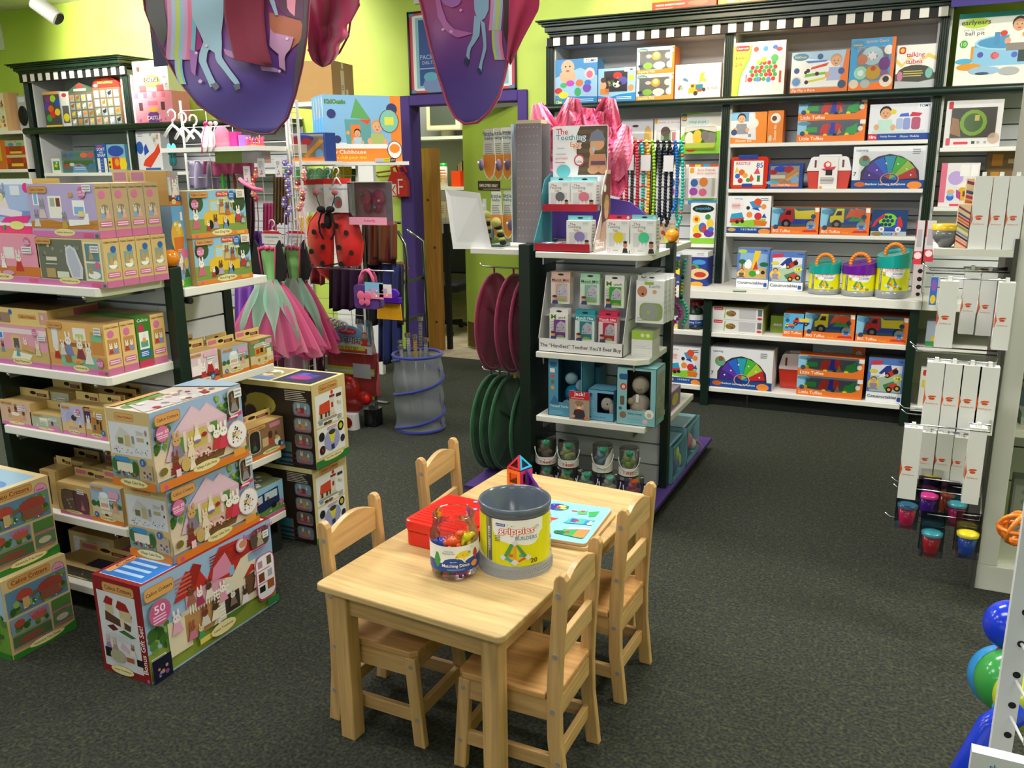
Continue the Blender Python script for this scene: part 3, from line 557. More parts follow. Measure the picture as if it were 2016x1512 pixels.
# === left gondola with doll-set cartons
TAN='cdb077';TANL='dcc48e';PNK='c9609c';ORG='d8782a';GRN='3f7a2c';CRM='e6d9a0';BRN='4a2a18'
def cc(a,b,c,d):return 'b %g %g %g %g a8783e;b %g %g %g %g d39a5c;T %g %g %g %g 5a2a14 Calico Critters;'%(a-.006,b-.008,c+.006,d+.008,a,b,c,d,a+(c-a)*.07,b+(d-b)*.2,c-(c-a)*.07,d-(d-b)*.18)
def oval(cx,cy,rx,ry,t):return 'e %g %g %g %g b39a50;e %g %g %g %g %s;T %g %g %g %g %s %s;'%(cx,cy,rx*1.04,ry*1.08,cx,cy,rx,ry,CRM,cx-rx*.75,cy-ry*.5,cx+rx*.75,cy+ry*.5,BRN,t)
def badge(cx,cy,r,t='over 50'):return 'c %g %g %g b5477f;c %g %g %g cf6fa0;T %g %g %g %g f6e4ee %s;L %g %g %g %g 2 f0d4e4;'%(cx,cy,r*1.06,cx,cy,r,cx-r*.6,cy-r*.1,cx+r*.6,cy+r*.45,t,cx-r*.55,cy-r*.6,cx+r*.55,cy-r*.15)
def blue(cx,cy,r):return 'c %g %g %g 2a64ae;L %g %g %g %g 3 cfe0f4;'%(cx,cy,r,cx-r*.45,cy-r*.5,cx+r*.45,cy+r*.5)
def prize(a,b,c,d):return 'r %g %g %g %g e8e8ea;L %g %g %g %g 2 9a9aa6;'%(a,b,c,d,a+.01,b+.01,c-.01,d-.01)
def bush(a,b,c,d,n=26,s=3):return 'u %g %g %g %g %d .045 %d 3f6a2c,557f38,6e9448,35582a,8fae5e;'%(a,b,c,d,n,s)
def spine(kind):
 f={'bed':('b79f78','e .5 .5 .3 .12 8a7a6a;q .35 .36 .22 d8cfc0 7fa0c0;q .66 .36 .2 c8bfae d9a0a0'),'bath':(TAN,'r .2 .38 .8 .72 7f9c9c;e .5 .45 .26 .07 eceef0;q .42 .46 .2 c29a58 c29a58;q .66 .46 .18 c29a58 e2d2a0'),'kit':('dcb878','r .14 .4 .86 .7 b98a52;q .34 .42 .2 e6ded2 b04040;q .66 .42 .2 e6ded2 7a8ac0'),'green':(GRN,'r .16 .36 .84 .7 e6e8e4;r .24 .4 .76 .52 5f9a8a;q .5 .5 .18 e6ded2 e29a4a')}[kind]
 s='r 0 0 1 1 %s;%s;'%f
 s+='r 0 0 1 .14 %s;T .06 .9 .94 .96 %s %s;'%(('c23a5a','e8f0e0','Calico')if kind=='green' else('c46c98','5a2a14','Calico Critters'))
 s+=('c .34 .78 .07 c8305a;r .14 .2 .86 .34 2a64ae;L .2 .22 .8 .32 3 dfe8f4;' if kind=='green' else('c .6 .78 .07 2a64ae;' if kind=='bath' else 'c .4 .8 .075 cf6fa0;')+'b .1 .2 .9 .31 c46c98;L .16 .215 .84 .295 2 f0d8e6;')
 return s
BEDROOM='r 0 0 1 1 b9aad6;p 0 .16 1 .16 1 .34 .55 .26 .3 .34 0 .3 c98a44;L .0 .17 1 .3 5 b87a38;r .3 .36 .5 .78 eeece4;r .33 .58 .4 .74 a8b49c;r .42 .58 .48 .74 7a4038;r .66 .42 .84 .7 f4f4f8;r .68 .44 .82 .58 86b4e0;r .07 .6 .16 .86 f0f0f4;r .09 .62 .14 .82 86b4e0;p .58 .22 .88 .26 .88 .46 .84 .46 .8 .34 .58 .34 f2f1ee;q .1 .2 .32 8f8d92 d9d2cc;q .2 .36 .36 9a989c d8c6c0;q .52 .18 .3 8f8d92 c9a24a;r .74 .4 .82 .5 e8d48a;r .62 .76 .68 .84 c8a05a;r 0 0 1 .12 cf77b2;'+oval(.5,.1,.16,.07,"Children's Bedroom Set")+cc(.03,.84,.3,.95)+badge(.82,.84,.1,'over 20')+prize(.84,.86,.96,.98)+'r .78 .03 .92 .1 dd5a86;r .95 .02 .99 .08 2f7a52'
BATH='r 0 0 1 1 d8c48c;r .03 .13 .7 .97 6f7266;u .05 .6 .66 .92 16 .04 3 9c9a86,8a8874,c9c4a8,55574c;r .12 .16 .26 .36 b49c6a;r .28 .16 .46 .3 dcdccc;r .12 .44 .3 .46 c9c9c0;r .14 .52 .3 .6 d9d4c0;p .45 .8 .52 .86 .6 .78 .68 .4 .66 .16 .5 .16 .44 .5 d4d6de;p .47 .76 .52 .82 .58 .74 .64 .4 .62 .2 .52 .2 .47 .5 b9bdd0;r .72 .13 .97 .93 e8dcb4;r .74 .54 .94 .9 5f8a98;q .82 .58 .26 c29a58 c29a58;r .74 .18 .94 .5 7fa0a8;e .84 .26 .09 .08 f0f0ee;q .8 .28 .2 c29a58 c29a58;c .9 .46 .08 cf6fa0;r 0 0 1 .12 cf77b2;'+oval(.46,.11,.16,.07,'Deluxe Bathroom Set')+cc(-.02+.03,.87,.24,.98)+prize(.82,.72,.94,.86)+'r .78 .02 .92 .09 dd5a86;r .95 .02 .99 .08 2f7a52'
NURSERY='r 0 0 1 1 e69ab4;r 0 .14 1 .34 cf7a3c;r .02 .6 .2 .9 f4f0f4;r .04 .62 .18 .8 6fb0e4;r .42 .5 .6 .74 f0dcd8;r .44 .56 .58 .72 e8e4e6;q .66 .24 .44 e6e0d6 c23a36;q .14 .26 .4 e6cfc8 f0c0c4;q .4 .3 .3 f0e8dc f2ecec;e .46 .2 .1 .05 d99ad0;e .2 .2 .14 .05 e2a0bc;r .26 .72 .32 .8 b98a3a;r 0 0 1 .13 cf77b2;'+oval(.34,.11,.2,.07,'Nursery Set')+badge(.84,.86,.09,'Set')+prize(.74,.62,.9,.76)+'r .8 .03 .94 .1 dd5a86'
FAWN='r 0 0 1 1 e8eef4;r .06 .2 1 .9 a9bfe8;r .1 .3 .24 .86 8aa4da;r .1 .3 .9 .42 7f9ad6;q .4 .42 .5 8f9bb8 e8dcd8;p .2 .36 .7 .28 .74 .4 .3 .5 e6dff0;e .36 .68 .05 .07 e8dc9a;r .56 .7 .74 .88 dfe6f2;c .86 .84 .09 e03a8a;p .3 .2 .8 .2 .9 .34 .4 .3 e83a92;r 0 0 1 .14 e03a86;u 0 .04 .4 .16 12 .03 2 3f8a3c,c23a3a,5fa04a;e .6 .15 .14 .08 d8e08c;b .02 .86 .3 .98 d63a86;T .04 .88 .28 .96 fff Sweet'
COZY='r 0 0 1 1 e0b06a;r 0 .13 1 .36 d29a60;p .2 .12 .9 .12 .84 .34 .2 .36 86bfa4;r .08 .46 .18 .88 dfe2ea;r .2 .52 .74 .6 a06a3e;r .46 .66 .68 .9 eceae8;r .5 .68 .64 .78 c8cf70;r .76 .4 .97 .84 cf8f4c;r .78 .66 .95 .8 79c09c;q .36 .34 .46 efe8dc 7f84b8;q .56 .28 .44 efe8dc 8a4050;q .7 .2 .42 efe8dc e8e2da;q .14 .26 .3 efe8dc b83030;r .28 .2 .38 .34 b06a38;e .5 .24 .1 .05 d9a45a;r .47 .12 .53 .24 c98e44;q .26 .34 .3 efe8dc d8d0c8;r 0 0 1 .11 cf77b2;'+oval(.54,.1,.14,.065,'Cozy Kitchen Set')+cc(.03,.87,.28,.97)+badge(.88,.24,.09,'over 20')+prize(.84,.8,.96,.94)+'r .84 .02 .95 .08 dd5a86;r .96 .02 .99 .08 2f7a52'
TOYC='r 0 0 1 1 dfa0b4;r 0 .14 1 .4 c9b070;r 0 .8 1 .92 ecd6dc;r .02 .64 .2 .82 e8eef4;r .04 .66 .18 .8 3f8ad6;r .34 .4 .52 .76 dcb884;r .38 .44 .48 .68 5a5a6a;p .3 .16 .64 .16 .7 .3 .36 .36 f0ead8;q .16 .3 .28 6a4a3a 8090b0;q .6 .38 .34 efe0cc caa070;q .44 .24 .26 9a9aa0 50a0b0;q .82 .3 .36 ece0cc d8c8a0;p .52 .42 .76 .36 .76 .5 .54 .54 d0a070;r 0 0 1 .12 cf77b2;'+oval(.5,.11,.18,.07,'Baby Playroom')+badge(.8,.86,.09,'over 10')+prize(.84,.68,.98,.8)
FLATB='r 0 0 1 1 dcc080;'+cc(.46,.4,.78,.66)+'r .84 .14 1 .86 c89a90;q .9 .2 .5 e6d8cc c9a0a0;c .32 .76 .16 2a64ae;r 0 .1 .3 .7 9a7a6a;q .1 .2 .6 d8c8b8 7a5a8a;'
def tabart(pink=False):return 'e .5 .5 .1 .22 1c1712;r .62 .14 .94 .52 5a1c16;L .65 .2 .9 .46 3 c9a090;'+('r .04 .3 .34 .8 cf6f9a;' if pink else '')
def small(bg,rest,band='cf77b2',name='Set',p=True):return 'r 0 0 1 1 %s;%sr 0 0 1 .13 %s;'%(bg,rest,band)+oval(.5,.13,.26,.06,name)+'b .05 .87 .42 .96 d39a5c;T .07 .885 .4 .945 5a2a14 Calico Critters;'+(prize(.6,.66,.86,.84)if p else '')
DINE=small('d8b49a','q .3 .3 .44 7a4a30 c8a088;q .52 .46 .44 6a3c26 c23a2a;q .76 .28 .42 7a4a30 c8a088;r .4 .2 .66 .44 dca878;e .5 .5 .14 .08 ece4dc;',name='Family')+badge(.8,.84,.08,'new')
LAUND=small('b0b49c','r .3 .3 .56 .66 d8d4b8;e .4 .4 .1 .14 a8b4b8;r .3 .62 .56 .78 ece8d8;q .7 .26 .44 3a3a40 3a4468;q .2 .2 .2 e8e0d0 e8e0d0;b .58 .14 .9 .4 cf86a8;',name='Laundry')
DRESS=small('b8b4d0','r 0 0 1 .4 d8b884;e .4 .58 .2 .22 a4a8d8;e .56 .6 .12 .1 4a2e2a;r .3 .32 .52 .5 e0c070;r .3 .22 .7 .3 c8a0b0;q .8 .3 .2 e8e0d0 4a3a30;',name='Girl Room')+badge(.78,.82,.09,'new')
LOFT=small('c9a45c','r 0 .5 .3 1 4a2f6a;p .3 .2 .8 .2 .84 .72 .34 .7 b07c34;r .4 .3 .5 .46 2f4a7a;r .56 .5 .66 .64 3a2a20;r .7 .32 .78 .6 3a2a20;q .16 .3 .42 e8e0d4 d8c8c0;q .5 .7 .2 e8e0d4 e0a8b0;',name='Loft Bed')+blue(.84,.24,.09)
PARTS='r 0 0 1 1 dcc890;r .1 .16 .9 .8 e2e2e4;u .14 .2 .86 .76 18 .045 5 9aa4a8,7f98b0,b4b8bc,a0a88c'
WAGON=small('9fb8d4','r 0 .12 1 .42 d8c8a0;u 0 .4 1 .6 14 .08 4 4f7a38,6f9a50,3f6a30;r .28 .36 .6 .66 e6e4d4;r .26 .64 .62 .72 cfe4ea;e .44 .76 .14 .08 e8f0f4;r .32 .44 .56 .54 d8a8a0;q .78 .34 .36 d08a5a e2a0a8;r .3 .24 .64 .34 e6dccb;r .42 .2 .52 .26 5a3a28;',ORG,'Candy Wagon')+blue(.14,.2,.08)+'b .6 .72 .94 .9 e0a4bc;'
CANOPY=small('6f8a5c','r 0 .12 1 .44 d8c498;r .2 .4 .66 .74 c9983a;r .26 .48 .4 .64 c23a2a;r .44 .5 .56 .66 33281e;p .16 .72 .7 .74 .62 .86 .22 .84 e4ece8;L .2 .74 .66 .84 4 4f9a88;r .72 .3 .92 .6 e8dcb8;r .3 .2 .4 .3 b07a40;r .6 .2 .7 .3 b07a40;',ORG,'Pony Wagon')+'b .68 .76 .96 .94 d8a0b8;'
BUNNY=small('d8c2cc','r 0 .12 1 .3 5a3a30;r .04 .3 .42 .6 f0e8ec;r .04 .34 .1 .7 ead0da;r .3 .5 .4 .8 ece4e8;q .46 .14 .5 f2ece6 b83a40;q .7 .3 .54 f2ece6 b02a30;q .9 .2 .34 f2ece6 b83a40;',ORG,'Sisters')+blue(.76,.16,.1)+'b .5 .8 .94 .95 e2b0c6;'
ICEC=small('9fc0d8','r 0 .12 1 .4 8fae68;r .2 .3 .6 .7 f0d8b8;p .16 .68 .64 .68 .56 .84 .24 .84 e87a9a;q .78 .26 .4 e6d8c8 d86a8a;',ORG,'Treat Stand')
def DARKWIN(n):return 'r 0 0 1 1 cdb077;r .08 .1 .6 .86 3a3428;r .1 .14 .58 .5 2c3a22;e .3 .6 .14 .12 8a6a5a;b .05 .88 .6 .97 b98a52;'
HOTDOG=('r 0 0 1 1 8fbfdc;r 0 .1 1 .4 7f9a4a;'+'e .13 .74 .12 .2 3e5a34;e .86 .72 .14 .22 35502e;r .11 .3 .14 .6 4a3a28;r .84 .34 .87 .6 4a3a28;e .7 .9 .12 .05 d8ecf4;r .24 .26 .78 .48 e2b932;p .24 .26 .24 .5 .34 .56 .36 .8 .5 .8 .5 .26 e2b932;r .37 .56 .48 .76 a8cfe0;r .5 .46 .78 .5 c99a28;r .52 .5 .54 .72 c9a040;r .74 .5 .76 .72 c9a040;p .48 .7 .8 .72 .76 .86 .5 .84 e0e8c8;L .5 .72 .78 .84 4 86a878;e .34 .27 .05 .1 1f1f20;e .62 .27 .05 .1 1f1f20;b .48 .86 .7 .97 c8503a;T .5 .88 .68 .95 f4e8d8 Hot Dog;''q .1 .2 .4 efe8dc c46a80;q .3 .14 .22 efe8dc b83030;q .43 .18 .3 6a4a38 b0a0b8;q .56 .5 .3 a8683c d8b070;q .66 .46 .28 7a4a2c b86a3a;q .6 .16 .26 d8d0c8 6a90b8;q .84 .3 .34 efe8dc b83a40;q .92 .26 .22 8a6a50 a8b0c8;r 0 0 1 .1 e08432;'+oval(.52,.09,.18,.07,'Hot Dog Van')+cc(.03,.86,.32,.97)+badge(.09,.72,.1,'over 10')+blue(.74,.88,.1)+'r .82 .82 .98 1 e2dccf;L .84 .84 .96 .96 4 8a7060;r .78 .02 .92 .09 e8a840;c .08 .05 .03 d05aa0')
BALLOON='r 0 0 1 1 6ba6d8;e .3 .62 .5 .2 d8a840;p -.0 .62 .8 .62 .66 .48 .3 .42 0 .46 d0702c;u .0 .64 .7 .8 12 .03 3 f0ecd8,ece0a0,e0b850;L .2 .44 .6 .48 2 e8dca8;r .34 .3 .54 .42 d8ccb0;p .5 .12 .98 .12 .8 .24 .68 .22 3c5a2c;r 0 0 1 .11 4a9a3a;e .76 .3 .16 .08 d9b060;c .7 .42 .06 cf6fa0;r .62 .82 .8 .92 e8e8ec;e .36 .18 .2 .1 8a9aa8;e .36 .18 .16 .08 6ba6d8;q .3 .22 .18 efe8dc d8d0c8;p .4 .16 .5 .16 .54 .3 .46 .3 c8503a;'+oval(.2,.06,.2,.045,'Balloon')
DRESSG='r 0 0 1 1 a0a0a8;r 0 .12 1 .3 7a4a30;r .06 .3 .3 .84 c8c8d0;e .2 .5 .09 .22 d8dce0;p .3 .84 .62 .84 .58 .74 .34 .74 c88aa8;r .36 .3 .58 .7 b09aa0;q .62 .24 .52 efe8dc ece0e4;q .62 .2 .22 efe8dc c87a90;r .84 .3 .96 .7 d0d4dc;r 0 0 1 .12 d87c30;'+oval(.4,.11,.2,.07,'Dressing Area')+cc(.03,.86,.34,.97)+blue(.86,.2,.1)+prize(.84,.7,.97,.86)
LHFRONT=('r 0 0 1 1 2b2620;u .02 .3 .98 .98 16 .05 5 332c24,38322a,2f2922;r 0 .94 1 1 e6dca0;e .36 .72 .2 .14 b9ad4c;p .36 .62 .46 .62 .5 .68 .42 .68 55502c;L .68 .8 .95 .93 6 c9c4b8;c .1 .78 .12 4a463e;c .1 .78 .105 221e1a;c .24 .62 .09 5a544a;c .24 .62 .075 4a2c26;p .5 .02 .72 .02 .7 .3 .54 .3 2f7684;e .585 .44 .06 .13 2a1c14;e .595 .43 .045 .1 8a5f44;r .57 .3 .62 .36 8a5f44;r .5 .06 .53 .3 8a5f44;r .7 .04 .72 .3 8a5f44;L .55 .02 .95 .2 3 3c3040;'+''.join('b .77 %g .98 %g 6f6f74;b .78 %g .97 %g %s;e .87 %g .07 .035 %s;q .84 %g .1 e0d4c4 b07a80;q .92 %g .08 e0d4c4 8a90a8;r .78 %g .97 %g a86a88;'%(y,y+.17,y+.012,y+.158,c,y+.07,d,y+.05,y+.05,y+.012,y+.035)for y,c,d in((.63,'6fa4bc','9a3a30'),(.44,'8a98a0','c0a050'),(.25,'6a6a5c','a04a50'),(.06,'708890','a88a60')))+'b .0 .9 .16 .97 6a4a2c;T .01 .915 .15 .955 b08a5c Calico Critters;')
LHSIDE=('r 0 0 1 1 d4bf86;'+cc(.2,.88,.76,.96)+'r .08 .48 .9 .86 e4e4e2;r .08 .12 .9 .46 e4e4e2;p .16 .6 .52 .56 .52 .76 .2 .74 cf4a2c;r .5 .56 .64 .8 d4cfc4;r .5 .78 .66 .81 8a2c24;e .58 .84 .04 .025 c23a2c;r .54 .66 .6 .72 b02a24;p .14 .55 .68 .53 .64 .6 .16 .63 cfc6b0;L .12 .53 .7 .56 2 4a3a30;r .2 .57 .26 .63 3c3a30;r .34 .57 .4 .63 5a4630;r .44 .57 .48 .63 26303a;r .7 .76 .86 .8 4a382a;r .76 .66 .84 .7 c2c6ca;c .74 .7 .018 c9b040;e .2 .52 .06 .02 7a94a8;e .46 .5 .08 .02 6a5a48;e .34 .5 .06 .02 4a4038;L .7 .49 .86 .55 3 6a6a66;''e .5 .28 .24 .13 9a9cc8;p .4 .36 .62 .36 .54 .24 .48 .24 d8cf3a;r .46 .16 .56 .22 2a3a66;e .51 .37 .1 .03 3a3a30;c .2 .36 .055 26241e;c .2 .2 .055 332320;c .78 .4 .06 1e1c18;c .78 .4 .035 c9b83a;c .82 .24 .045 2c2c48;L .36 .41 .66 .45 2 b070a0;c .2 .2 .02 8a2a2a;r 0 0 1 .09 2f7a36;p 0 .09 .3 .09 .1 .02 0 .02 2f7a36;'+oval(.52,.08,.3,.035,'Starry Point Lighthouse'))
LHTOP='r 0 0 1 1 ddcf96;r .04 .08 .46 .92 9a8a6a;e .24 .6 .16 .2 d8d4c8;r .04 .08 .46 .3 5a78b8;u .08 .3 .42 .86 12 .08 3 c8c0a8,8a6a50,e0dcd0,7a9a5a;r .5 .08 .96 .92 241e4a;r .56 .3 .84 .7 3c3a96;e .7 .44 .12 .14 a82a78;r .6 .56 .7 .76 4a56b8'
CAKEF=('r 0 0 1 1 9ab4d8;r 0 .12 .14 .5 dcc8b4;'+bush(0,.45,.2,.9,34,3)+bush(.66,.55,1,1,40,6)+'p 0 .12 1 .12 1 .4 0 .3 dccab0;e .86 .92 .06 .05 6f9ac8;p .1 .34 .2 .66 .42 .94 .5 .84 .58 .92 .8 .66 .78 .3 .7 .3 .68 .58 .26 .58 .18 .3 d8b4c8;p .2 .66 .42 .92 .5 .82 .58 .9 .78 .66 e0c0d2;r .2 .24 .72 .62 ccb88c;p .13 .14 .72 .14 .76 .26 .16 .2 7a5a36;L .14 .14 .74 .24 3 68492c;r .22 .36 .3 .58 5a8a48;r .2 .34 .22 .62 e2d0cc;r .3 .3 .33 .64 e2d0cc;r .6 .46 .68 .64 5a8a48;r .56 .3 .59 .66 e2d0cc;r .36 .34 .54 .62 c8b45c;u .2 .34 .3 .5 10 .014 4 f0f0ea,6ea050;r .3 .3 .66 .38 d4b0a4;r .3 .24 .66 .3 e0c8b8;u .32 .2 .64 .36 26 .022 5 d88aa0,f0e8e4,7a3a30,e8d0c0,c8506a;''e .44 .5 .04 .05 efe8e6;e .44 .46 .04 .02 8a6aa8;e .52 .52 .03 .03 a82a34;e .6 .56 .04 .05 f0e0dc;q .44 .54 .16 eadcc0 eadcc0;q .22 .34 .34 caa068 8a7a98;q .19 .16 .28 7a4a30 8a3030;q .36 .3 .24 e6d4b8 e6d4b8;q .65 .26 .32 f2ece6 c23a3c;q .73 .24 .36 f2ece6 d0405a;r .18 .06 .23 .2 e6c8d4;e .29 .22 .05 .09 c9a868;q .36 .12 .2 e8d8c0 e8e0d0;e .06 .24 .04 .05 7a6a34;''b .81 .62 .95 1.0 c8c4b4;b .82 .66 .94 .96 4a3a30;q .88 .68 .24 8a6f58 8f8a94;p .8 .62 .96 .66 .96 .61 .8 .57 d0407a;L .82 .59 .94 .64 1 f4dce8;c .88 .36 .19 d8c0c0;c .88 .36 .175 efeaec;u .81 .24 .95 .48 24 .016 7 5a3a2c,8a2a34,4a6a3a,3a2a3a,c8a05a;c .88 .36 .04 e0c8a0;r 0 0 1 .11 d97a2c;r .82 .06 .96 .15 e29a3c;r .955 .1 .99 .15 2f7a52;c .06 .04 .03 cc4aa0;'+oval(.5,.11,.15,.06,'Village Cake Shop')+cc(.02,.83,.27,.96)+badge(.08,.72,.1,'over 50')+prize(.88,.86,.97,.98))
CAKES=('r 0 0 1 1 d0b884;b .2 .86 .64 .96 a8783e;b .21 .865 .63 .955 d9a468;T .24 .885 .6 .935 5a2a14 Calico Critters;r .03 .42 .96 .83 dcdce2;p .14 .62 .3 .78 .5 .7 .6 .6 .58 .52 .24 .54 cfccc8;r .22 .56 .34 .64 6a7a4a;r .38 .54 .5 .68 c8b888;r .54 .58 .6 .68 8a9498;r .66 .62 .82 .67 b9ae88;p .66 .7 .8 .7 .84 .74 .66 .76 c4c4bc;e .88 .74 .03 .04 a88a80;e .9 .62 .02 .02 4a4440;u .08 .44 .92 .54 34 .008 6 4a3a34,8a8a90,a09aa0;r .02 .12 .62 .38 6f9a9c;e .12 .28 .1 .09 3f6a3a;e .56 .26 .08 .1 35602f;r .14 .2 .5 .32 e4dcc8;u .08 .12 .6 .22 22 .018 8 c8506a,8a6a34,e0d4c0,5a3a34;b .12 .34 .44 .4 3c8ac8;r .7 .14 .96 .34 b8a488;u .72 .14 .94 .26 10 .02 2 7a6a9a,5a4a5a,c8b8a8;r 0 0 1 .1 d97a2c;'+blue(.76,.36,.05)+oval(.5,.07,.32,.055,'Village Cake Shop'))
CAKET='r 0 0 1 1 d8cfc4;u 0 .0 .6 .5 30 .07 3 4a7a34,5f9044,6f9a58;p .3 .1 .9 .0 1 .6 .4 .7 c8c4c8;u .3 .1 .95 .8 30 .035 4 d8c8b8,b89a8a,a83a3a,e4dcd4,8a8a8a,7a5a40;p 0 .7 1 .9 1 1 0 1 a8c4dc;b .02 .02 .16 .5 c9a060'
LUXF=('r 0 0 1 1 9ab8d8;p 0 .02 1 .02 1 .2 .5 .34 0 .3 86963a;'+bush(.0,.26,.16,.56,26,2)+bush(.76,.3,1,.62,26,5)+'p .12 .28 .6 .14 .8 .24 .8 .28 .5 .4 .12 .36 4f7a34;r .14 .14 .3 .5 e2d6b8;r .26 .2 .56 .5 b98a58;r .28 .5 .6 .76 d49ab0;r .24 .48 .6 .53 cfc4a8;r .58 .22 .84 .78 e0d6bc;p .2 .66 .3 .92 .4 .86 .46 .68 b8342c;p .26 .74 .36 .96 .42 .9 .36 .72 9a2a24;p .44 .7 .56 .98 .74 .96 .9 .78 .72 .74 .64 .6 b8342c;L .48 .76 .7 .94 6 9a2a24;L .22 .7 .34 .9 5 cc6a5c;p .48 .66 .5 .8 .6 .9 .66 .66 d88aa8;r .62 .62 .66 .72 8ab0d0;r .78 .66 .84 .74 8ab0d0;p .72 .5 .86 .56 .8 .62 b8342c;r .74 .3 .82 .52 6a4a34;p .78 .42 .9 .54 .92 .52 .86 .48 b8342c;'+''.join('r %g .46 %g .56 efe9da;'%(.3+k*.02,.308+k*.02)for k in range(12))+'p .46 .2 .56 .2 .66 .56 .6 .6 d8d4c4;L .48 .22 .62 .56 9 f0ece0;r .56 .24 .68 .44 3a332c;q .32 .56 .2 7a4a30 a06a50;q .38 .5 .2 f0e8e0 a83a5a;q .45 .52 .2 5a4030 e4dccc;q .55 .4 .22 f0e8e0 d89ab0;q .2 .36 .24 e8e0e0 e0a8c0;q .3 .2 .2 a05a40 c87a90;q .4 .26 .22 7a4030 d8d0c8;q .48 .26 .22 4a3a30 e8e0c8;q .36 .16 .16 e0c8a0 4a9a5a;q .5 .14 .12 e8e0e0 c87a90;q .72 .24 .2 4a3a30 e8e0e0;q .84 .34 .26 e8e0e0 d8b0b8;q .62 .3 .18 d8d0c8 7a6a5a;r .34 .1 .44 .16 e0cf60;r 0 .1 .1 .26 dfe0dc;L 0 .1 .1 .26 6 8aa070;''b .8 .76 .96 .98 5a4a40;q .88 .78 .18 c8b89a b0a088;L .8 .74 .95 .78 1 d05a90;b .82 .14 .985 .66 c8407a;b .825 .16 .98 .65 efeef0;r .84 .52 .88 .6 b88aa0;r .92 .52 .96 .62 6a5040;r .84 .36 .89 .46 7a3c22;r .92 .38 .96 .46 b0b0b8;r .84 .24 .89 .31 1e1e22;r .91 .24 .97 .34 a0582c;L .83 .33 .97 .35 1 c8407a;L .83 .48 .97 .5 1 c8407a;''r 0 0 .13 .24 191a34;u .02 .04 .11 .16 8 .02 2 7a4a8a,c8885a,8a8ac8;r .02 0 .03 .24 191a34;c .72 .9 .08 d09ab0;c .72 .9 .06 e8d4dc;e .73 .9 .03 .04 c88a5a;r .9 .04 1 .12 2f7a42;T .74 .92 .99 1.0 c23a7a Bonus Gift Set!;'+oval(.52,.14,.1,.065,'Luxury Townhouse')+'b -.0 .83 .2 .97 a8783e;b .003 .835 .197 .965 d8a260;T .012 .86 .188 .94 4a2a14 Calico Critters;c .09 .68 .13 a88060;c .09 .68 .12 c85a92;T .05 .68 .13 .76 f4e4ec 50;L .04 .58 .14 .67 3 f0cfe0;prz'.replace('prz',prize(.9,.84,.95,.92)))
LUXS=('r 0 0 1 1 8a1f22;r .06 .07 .86 .86 d4d4da;b .2 .86 .86 .96 a8783e;b .21 .865 .85 .955 d0985a;T .25 .885 .81 .935 4a2a14 Calico Critters;p .18 .74 .26 .82 .4 .8 .36 .72 9a2420;p .44 .72 .5 .8 .66 .78 .76 .66 .74 .62 9a2420;r .22 .64 .38 .73 c8b890;r .5 .6 .74 .7 c8b890;p .18 .56 .7 .5 .72 .56 .5 .6 .2 .66 5a3a2c;r .5 .52 .58 .62 d8ccb0;p .2 .5 .34 .53 .44 .49 .32 .46 5a2420;p .44 .47 .7 .43 .8 .45 .56 .5 3a6a34;L .16 .36 .72 .44 8 c4c4c8;q .18 .26 .14 c8b0a8 9a7ab0;q .32 .26 .13 c8b4a0 b08a7a;p .44 .3 .6 .26 .62 .3 .48 .36 d8b0c0;q .7 .25 .12 8a6a50 e0d8d0;r .1 .17 .24 .27 1c1a18;e .36 .2 .16 .07 a8a488;r .54 .17 .7 .22 a85a30;r .76 .16 .9 .23 1c1c1e;V .88 .1 .98 .6 f0e4e0 Bonus Gift Set!;c .96 .03 .02 c85a92;'+oval(.42,.055,.24,.045,'Luxury Townhouse'))
LUXT='r 0 0 1 1 8a1f22;r .07 .03 .95 .6 dce6f4;r .08 .034 .94 .596 2a74c8;L .16 .06 .9 .56 9 a8c8ec;r .08 .04 .22 .58 2a74c8;b .08 .06 .2 .56 d8985a;V .09 .08 .19 .54 5a2a14 Calico Critters;r .1 .62 .95 .97 e8d8d8;u .12 .64 .93 .95 30 .02 6 d88a8a,e8c0c0,c86a50'
TREER=('r 0 0 1 1 d0b888;'+cc(.1,.88,.74,.97)+'c .86 .86 .085 b5477f;c .86 .86 .078 d99ab8;L .8 .82 .92 .88 2 b5477f;r .03 .52 .97 .84 5c84a8;'+bush(.03,.52,.97,.7,30,3)+bush(.6,.7,.97,.84,16,4)+'e .3 .74 .12 .07 b04a3c;e .7 .72 .2 .09 9a4438;r .26 .56 .36 .7 c8a878;r .54 .56 .84 .68 8a5444;p .4 .66 .5 .7 .5 .74 .42 .72 7a5a34;u .2 .54 .9 .62 16 .012 4 efe8dc,c23a3a,8a6a50;r .03 .3 .62 .5 7a96b0;'+bush(.03,.3,.62,.42,20,5)+'e .16 .42 .08 .05 a84a3c;e .46 .42 .12 .06 b0584a;T .3 .44 .6 .5 c860a0 Great;r .66 .34 .97 .5 4f7a3c;r .66 .34 .97 .355 c860a0;r .66 .16 .97 .32 5a7a58;r .66 .16 .97 .17 c860a0;e .8 .24 .1 .04 c8b8a0;r .03 .13 .62 .28 4a6a44;r .03 .13 .62 .14 c860a0;e .3 .2 .2 .04 8a4a3c;r 0 0 1 .07 2f7a2c;p 0 .07 .4 .07 0 .03 2f7a2c;p .7 .07 1 .12 1 .07 2f7a2c;'+oval(.52,.075,.28,.045,'Adventure Tree House'))
TREEF='r 0 0 1 1 6f9a3c;r 0 .5 1 1 a8c0d4;'+bush(0,.2,1,.6,50,3)+'c .8 .6 .1 2a74c8;u .1 .1 .9 .4 20 .03 5 e8dcc8,8a4a3c,c23a3a;r 0 0 1 .07 2f7a2c;'+oval(.5,.08,.2,.05,'Adventure')
